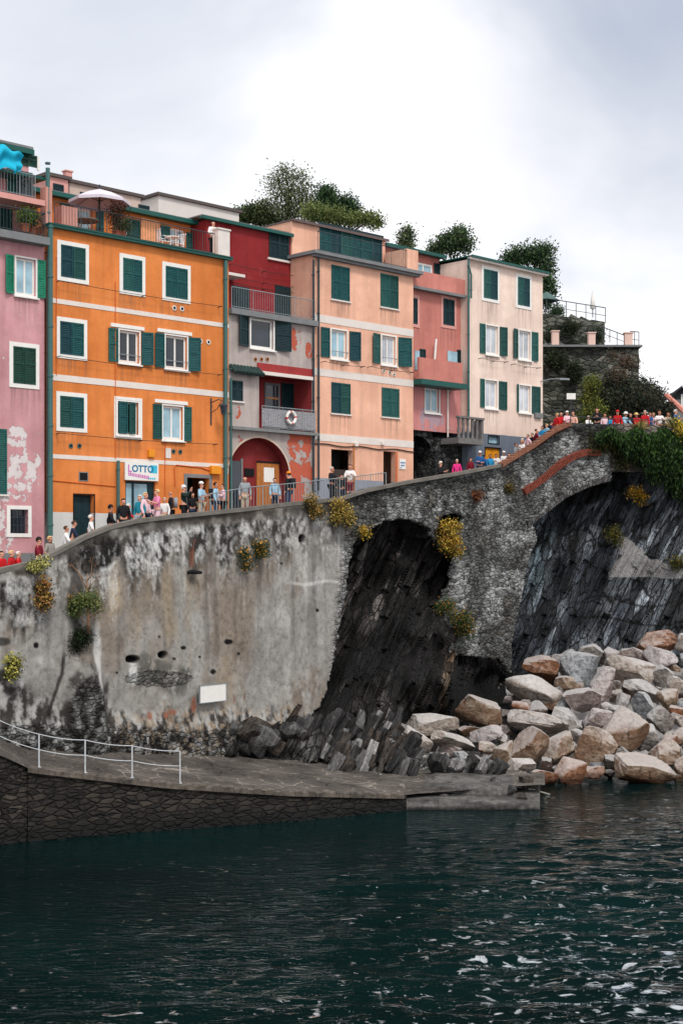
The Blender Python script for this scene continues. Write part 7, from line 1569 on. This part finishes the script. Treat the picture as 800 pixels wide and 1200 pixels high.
# ivy hanging under the terrace
def ivy():
    r = np.random.default_rng(31); V = []; Fc = []; Cc = []; cols = np.array([lin(c) for c in ((44, 72, 30), (56, 88, 36), (32, 52, 26), (74, 104, 46), (22, 38, 22))])
    for k in range(1500):
        px = r.uniform(700, 870); tp = 508+4*math.sin(px*.2)+r.uniform(-3, 3); ln = np.interp(px, [700, 722, 740, 775, 800, 870], [8, 16, 34, 62, 72, 70])*r.uniform(.25, 1.15); Yb = float(wallY(px))-.25-r.uniform(0, .8); x0 = px
        n = int(ln/1.6)+2
        for q in range(n):
            f = q/n; py = tp+ln*f; x = x0+2.2*math.sin(f*5+k)*f; Yy = Yb-.25*math.sin(f*3.0); p = np.array(W(x, py, Yy))+r.normal(size=3)*.05; c = cols[r.integers(5)]*(1.25-.85*f)*r.uniform(.7, 1.25)
            a = np.array([r.normal()*.45, r.normal()*.4, -1]); a /= np.linalg.norm(a); u = np.cross(a, r.normal(size=3)); u /= np.linalg.norm(u); L = r.uniform(.12, .24); i = len(V)
            V += [tuple(p-a*L*.5), tuple(p+u*L*.2), tuple(p+a*L*.5), tuple(p-u*L*.2)]; Fc.append((i, i+1, i+2, i+3)); Cc += [np.clip(c, 0, 1)]*4
    base = W(760, 520, 76); o = leafobj('hanging_ivy', (V, Fc, Cc), None, base); tag(o, 'bright green curtain of trailing plants hanging below the right hand terrace', 'creeper')
ivy()
bush('trailing_plant', 'dull green trailing plants over the stones left of the green curtain', W(700, 530, 76), [B(690, 512, 75, 8, 8), B(700, 522, 75, 12, 9), B(716, 520, 75.2, 10, 8), B(726, 536, 75.5, 12, 12), B(688, 530, 74.8, 5, 9)], 3600, .2, [(52, 60, 32), (74, 80, 42), (40, 44, 28), (90, 84, 50)], 33, shell=.7)
def agave(px, py, Y, r_, n, cols, label, seed, name='spiky_plant'):
    r = random.Random(seed); c = Vector(W(px, py, Y)); m_ = ([], [], []); cols = [lin(c_) for c_ in cols]
    for k in range(n):
        a = r.uniform(0, 6.28); e = r.uniform(.35, 1.3); L = r_*r.uniform(.7, 1.1); d = Vector((math.cos(a)*math.cos(e), math.sin(a)*math.cos(e), math.sin(e))); s = d.cross(Vector((0, 0, 1))).normalized()*L*.07; mid = c+d*L*.55; tip = c+d*L+Vector((0, 0, -L*.12)); i = len(m_[0]); cc = r.choice(cols)
        m_[0].extend([tuple(c-s*.6), tuple(c+s*.6), tuple(mid+s), tuple(tip), tuple(mid-s)]); m_[1].append((i, i+1, i+2, i+3, i+4)); m_[2].extend([cc]*5)
    o = leafobj(name, m_, None, tuple(c)); tag(o, label, 'plant')
agave(750, 505, 75.6, .8, 46, [(170, 150, 96), (120, 120, 66), (196, 178, 120)], 'pale straw coloured spiky plant on the edge of the right hand terrace', 1)
agave(789, 503, 75.6, .9, 46, [(120, 120, 74), (90, 96, 58), (176, 160, 110)], 'greenish spiky plant beside the yellow flowers at the right edge', 2)
def flowers(px, py, Y, blobs, n, g, fl, label, seed, size=.13, fs=.12, name='flowering_plant', fr=.4):
    base = W(px, py, Y); t = thing(name, label, 'plant', base); bl = [B(*b) for b in blobs]
    leafobj('foliage', leaves(bl, int(n*(1-fr)), size, g, seed, shell=.6), t)
    bl2 = [(b[0], b[1]-b[4]*.5, b[2]+b[5]*.15, b[3], b[4]*.6, b[5]) for b in bl]; leafobj('blossom', leaves(bl2, int(n*fr), fs, fl, seed+1, shell=.35, aspect=1.2, clump=4), t)
gr = [(70, 80, 40), (92, 96, 50), (54, 64, 34)]
def wy(px, o=.4): return float(wallY(px))-o
flowers(797, 508, 75.4, [(797, 503, 75.4, 10, 8), (806, 504, 75.4, 10, 8)], 900, gr, [(224, 190, 50), (232, 206, 90)], 'yellow flowering plant at the right edge of the terrace', 41)
flowers(400, 600, wy(400), [(396, 593, wy(396), 8, 7), (404, 602, wy(404), 9, 9), (408, 612, wy(408, .6), 6, 7), (396, 606, wy(396), 8, 8)], 1500, gr, [(186, 156, 74), (200, 176, 100), (150, 118, 62)], 'large yellow flowering clump on the wall top where render meets rubble', 42, fr=.5)
flowers(367, 594, wy(367), [(364, 588, wy(364), 6, 6), (370, 600, wy(370), 7, 6)], 700, gr, [(180, 148, 80), (166, 124, 70)], 'smaller yellowish clump hanging from the coping left of the large one', 43)
flowers(427, 624, wy(427), [(427, 625, wy(427), 5, 6)], 260, gr, [(210, 170, 60)], 'tiny yellow tuft at the top left of the dark hollow', 44)
flowers(528, 625, wy(528, .7), [(527, 620, wy(528, .8), 11, 10), (527, 637, wy(528, .8), 13, 9), (534, 648, wy(534, .6), 8, 6)], 1900, gr, [(196, 164, 60), (206, 180, 84), (176, 124, 58)], 'bright yellow flowering clump beside the top right of the dark hollow', 45, fr=.5)
flowers(307, 645, wy(307), [(305, 640, wy(305), 8, 5), (307, 648, wy(307, .5), 8, 4)], 700, [(40, 66, 44), (60, 84, 50)], [(214, 150, 50)], 'green tuft with orange flowers, upper one of the two under the red arch', 46, fr=.1)
flowers(288, 655, wy(288), [(287, 650, wy(287), 5, 6), (289, 662, wy(289, .5), 5, 6)], 500, [(44, 62, 40), (60, 80, 44)], [(200, 140, 60)], 'green tuft with orange flowers, lower left one of the two under the red arch', 47, fr=.12)
flowers(540, 725, wy(540, .6), [(522, 712, wy(522, .6), 11, 8), (540, 726, wy(540, .8), 13, 10), (545, 738, wy(545, .8), 11, 10)], 2200, [(52, 84, 46), (70, 100, 50), (40, 62, 40)], [(150, 110, 50)], 'green bushy plant with a brownish left side halfway down the rubble pier', 48, fr=.15)
flowers(44, 664, wy(44), [(42, 664, wy(44), 9, 4), (52, 660, wy(52), 4, 5)], 520, gr, [(204, 196, 130), (176, 174, 100)], 'pale yellow tuft just below the coping near the left edge', 49, fr=.5)
flowers(52, 695, wy(52), [(52, 688, wy(52), 6, 9), (50, 706, wy(50), 7, 8), (56, 702, wy(56), 5, 5)], 900, [(60, 62, 40), (84, 74, 44)], [(170, 116, 66), (184, 150, 80)], 'brownish orange tuft below the pale yellow one', 50, fr=.4)
flowers(17, 785, wy(17), [(17, 778, wy(17), 7, 7), (15, 790, wy(15, .5), 5, 5)], 600, gr, [(180, 172, 90)], 'small yellow green plant low on the wall at the left edge', 51, fr=.4)
flowers(745, 580, 76, [(744, 578, 76, 9, 6), (750, 585, 76, 7, 6)], 900, [(60, 66, 34), (44, 48, 30)], [(170, 130, 40)], 'mustard coloured tuft on the cliff under the green curtain', 52, fr=.4)
flowers(720, 628, 76.3, [(718, 626, 76.3, 8, 8), (722, 634, 76.3, 6, 6)], 900, [(54, 60, 36), (76, 80, 46)], [(120, 110, 50)], 'olive tuft on the cliff at the left of the pale masonry patch', 53, fr=.2)
flowers(795, 660, 75.8, [(793, 660, 75.8, 8, 7)], 600, [(54, 60, 36), (76, 80, 46)], [(120, 110, 50)], 'olive tuft on the cliff at the right end of the pale masonry patch', 54, fr=.2)
flowers(570, 575, wy(570, .3), [(596, 573, wy(596, .3), 5, 4)], 300, [(70, 74, 44)], [(110, 90, 50)], 'small dry tuft in the rubble wall below the steps', 55)
flowers(558, 583, wy(558, .3), [(558, 582, wy(558, .3), 6, 5)], 300, [(96, 60, 44)], [(130, 80, 50)], 'rusty brown tuft in the rubble wall below the people in blue', 56)
# little tree growing out of the wall
def walltree():
    Y = wy(103, .5); base = W(104, 742, Y); t = thing('small_tree', 'small crooked tree with bare twigs growing out of the sea wall near the left', 'tree', base); m = MB(); r = random.Random(3)
    def P(px, py, o=0): return W(px, py, Y-o)
    m.tube([P(104, 742), P(104, 728, .1), P(103, 705, .15), P(102, 688, .1), P(103, 672)], [.07, .055, .04, .03, .015], 7)
    for a, b in (((103, 705), (88, 690)), ((103, 712), (116, 694)), ((102, 692), (116, 676)), ((102, 690), (90, 668)), ((103, 680), (112, 664)), ((103, 725), (118, 712)), ((95, 698), (78, 702)), ((104, 735), (92, 720)), ((102, 700), (108, 660)), ((98, 680), (84, 662))):
        m.tube([P(*a, .1), P((a[0]+b[0])/2+r.uniform(-2, 2), (a[1]+b[1])/2+r.uniform(-2, 2), .25), P(*b, .2)], [.022, .014, .007], 5)
        for k in range(4): e = (b[0]+r.uniform(-7, 7), b[1]+r.uniform(-8, 3)); m.tube([P(*b, .2), P(*e, .25)], [.009, .004], 4)
    m.build('trunk', simple('pale_twig_bark', lin((140, 108, 84)), .9, .3), t, True)
    leafobj('foliage', leaves([B(94, 706, Y-.2, 16, 7), B(88, 716, Y-.2, 8, 6), B(108, 702, Y-.2, 9, 8), B(112, 712, Y-.1, 6, 8)], 1300, .13, [(110, 122, 66), (84, 100, 56), (146, 152, 90), (64, 84, 50)], 61), t)
    leafobj('undergrowth', leaves([B(88, 752, Y+.1, 14, 9), B(96, 745, Y+.1, 12, 8), B(80, 760, Y+.1, 10, 6)], 2200, .12, [(34, 46, 30), (48, 60, 38), (26, 32, 24)], 62), t)
    leafobj('dry_foliage', leaves([B(66, 700, Y, 10, 3), B(76, 702, Y-.1, 10, 4)], 500, .13, [(186, 130, 70), (206, 156, 90)], 63), t)
walltree()
# potted plants on the terraces
def pot(px, d, y0, label, rr, cols, h, seed, z=None):
    u = U(px, d); zz = z if z is not None else ZT+.01; p = f2w(u, d, zz); t = thing('potted_plant', label, 'plant', p); m = MB(); m.lathe(p, [(0, .0), (.13, 0), (.18, .3), (.2, .3), (.2, .34), (.15, .34), (0, .3)], 10); m.build('pot', simple('terracotta', lin((150, 84, 60))), t)
    leafobj('foliage', leaves([(p[0], p[1], p[2]+.35+h*.5, rr, rr, h*.5)], 900, .12, cols, seed, shell=.6), t)
pot(137, .45, 0, 'reddish brown potted shrub by the parasol on the roof terrace', .4, [(110, 60, 50), (84, 70, 50), (60, 66, 44)], 1.3, 71)
pot(143, .4, 0, 'low green potted plant right of the reddish one on the roof terrace', .4, G1, .5, 72)
pot(30, -.1, 0, 'green potted plant at the right of the lower pink house balcony', .3, [(110, 130, 60), (80, 104, 50)], .6, 73, Z(20, 272)+.01)
pot(38, .2, 0, 'dark potted plant in the corner of the lower pink house balcony', .28, GD, .7, 74, Z(20, 272)+.01)
# ================================================================== sky, sun, camera
def world():
    w = bpy.data.worlds.new('World'); SC.world = w; w.use_nodes = True; t = w.node_tree; t.nodes.clear()
    N = lambda k, **a: (lambda x: [setattr(x, i, j) for i, j in a.items()] and x or x)(t.nodes.new(k))
    out = N('ShaderNodeOutputWorld'); sky = N('ShaderNodeTexSky', sky_type='NISHITA'); sky.sun_disc = False; sky.sun_elevation = R(50); sky.sun_rotation = R(200)
    bg1 = N('ShaderNodeBackground'); t.links.new(sky.outputs[0], bg1.inputs[0]); bg1.inputs[1].default_value = .1
    tc = N('ShaderNodeTexCoord'); mp = N('ShaderNodeMapping'); t.links.new(tc.outputs['Generated'], mp.inputs[0]); mp.inputs['Scale'].default_value = (1, 1, 1.6); mp.inputs['Location'].default_value = (.32, .1, .18)
    n1 = N('ShaderNodeTexNoise'); t.links.new(mp.outputs[0], n1.inputs[0]); n1.inputs['Scale'].default_value = 3.4; n1.inputs['Detail'].default_value = 7; n1.inputs['Roughness'].default_value = .48; n1.inputs['Distortion'].default_value = .35
    r = N('ShaderNodeValToRGB'); e = r.color_ramp.elements
    e[0].position = .34; e[0].color = (*lin((214, 217, 226)), 1); e[1].position = .52; e[1].color = (*lin((254, 253, 254)), 1); k = e.new(.44); k.color = (*lin((243, 244, 247)), 1)
    t.links.new(n1.outputs[0], r.inputs[0])
    # clouds thin and whiten towards the horizon
    sx = N('ShaderNodeSeparateXYZ'); t.links.new(tc.outputs['Generated'], sx.inputs[0]); mr = N('ShaderNodeMapRange'); t.links.new(sx.outputs[2], mr.inputs[0]); mr.inputs[1].default_value = .1; mr.inputs[2].default_value = .32; mr.inputs[3].default_value = .65; mr.inputs[4].default_value = 0
    mx = N('ShaderNodeMix', data_type='RGBA'); t.links.new(mr.outputs[0], mx.inputs[0]); t.links.new(r.outputs[0], mx.inputs[6]); mx.inputs[7].default_value = (*lin((248, 247, 249)), 1)
    # broad grey banks of cloud: high on the right, high on the left
    last = mx.outputs[2]
    for (px, py, wdt, st, colr) in ((760, 60, .985, 1.0, (172, 180, 196)), (150, 20, .987, .8, (196, 202, 214)), (90, 130, .991, .6, (204, 208, 218)), (420, 20, .992, .0, (255, 255, 255))):
        d = Vector(((px-400)/F, 1, -(py-650)/F)).normalized(); v = N('ShaderNodeVectorMath', operation='DOT_PRODUCT'); t.links.new(tc.outputs['Generated'], v.inputs[0]); v.inputs[1].default_value = d
        wob = N('ShaderNodeMath', operation='MULTIPLY_ADD'); t.links.new(n1.outputs[0], wob.inputs[0]); wob.inputs[1].default_value = -.03; t.links.new(v.outputs['Value'], wob.inputs[2])
        m1 = N('ShaderNodeMapRange', interpolation_type='SMOOTHSTEP'); t.links.new(wob.outputs[0], m1.inputs[0]); m1.inputs[1].default_value = wdt-.016; m1.inputs[2].default_value = .992; m1.inputs[3].default_value = 0; m1.inputs[4].default_value = st
        x2 = N('ShaderNodeMix', data_type='RGBA'); t.links.new(m1.outputs[0], x2.inputs[0]); t.links.new(last, x2.inputs[6]); x2.inputs[7].default_value = (*lin(colr), 1); last = x2.outputs[2]
    bg2 = N('ShaderNodeBackground'); t.links.new(last, bg2.inputs[0]); bg2.inputs[1].default_value = 1.27
    ms = N('ShaderNodeMixShader'); ms.inputs[0].default_value = .93; t.links.new(bg1.outputs[0], ms.inputs[1]); t.links.new(bg2.outputs[0], ms.inputs[2]); t.links.new(ms.outputs[0], out.inputs[0])
world()
sun = bpy.data.lights.new('sun', 'SUN'); sun.energy = 2.2; sun.angle = R(12); sun.color = (1, .95, .88); so = bpy.data.objects.new('sun', sun); COL.objects.link(so)
so.rotation_euler = Vector((-.30, .72, -.95)).to_track_quat('-Z', 'Y').to_euler()
cam = bpy.data.cameras.new('camera'); co = bpy.data.objects.new('camera', cam); COL.objects.link(co); co.location = (0, 0, EYE); co.rotation_euler = (R(90), 0, 0)
cam.sensor_fit = 'VERTICAL'; cam.sensor_height = 36; cam.sensor_width = 24; cam.lens = 36*F/1200; cam.shift_y = 50/1200; cam.clip_end = 2000; SC.camera = co
SC.view_settings.view_transform = 'Standard'; SC.view_settings.look = 'None'; SC.view_settings.exposure = 0
SC.cycles.max_bounces = 6; SC.cycles.caustics_reflective = False; SC.cycles.caustics_refractive = False
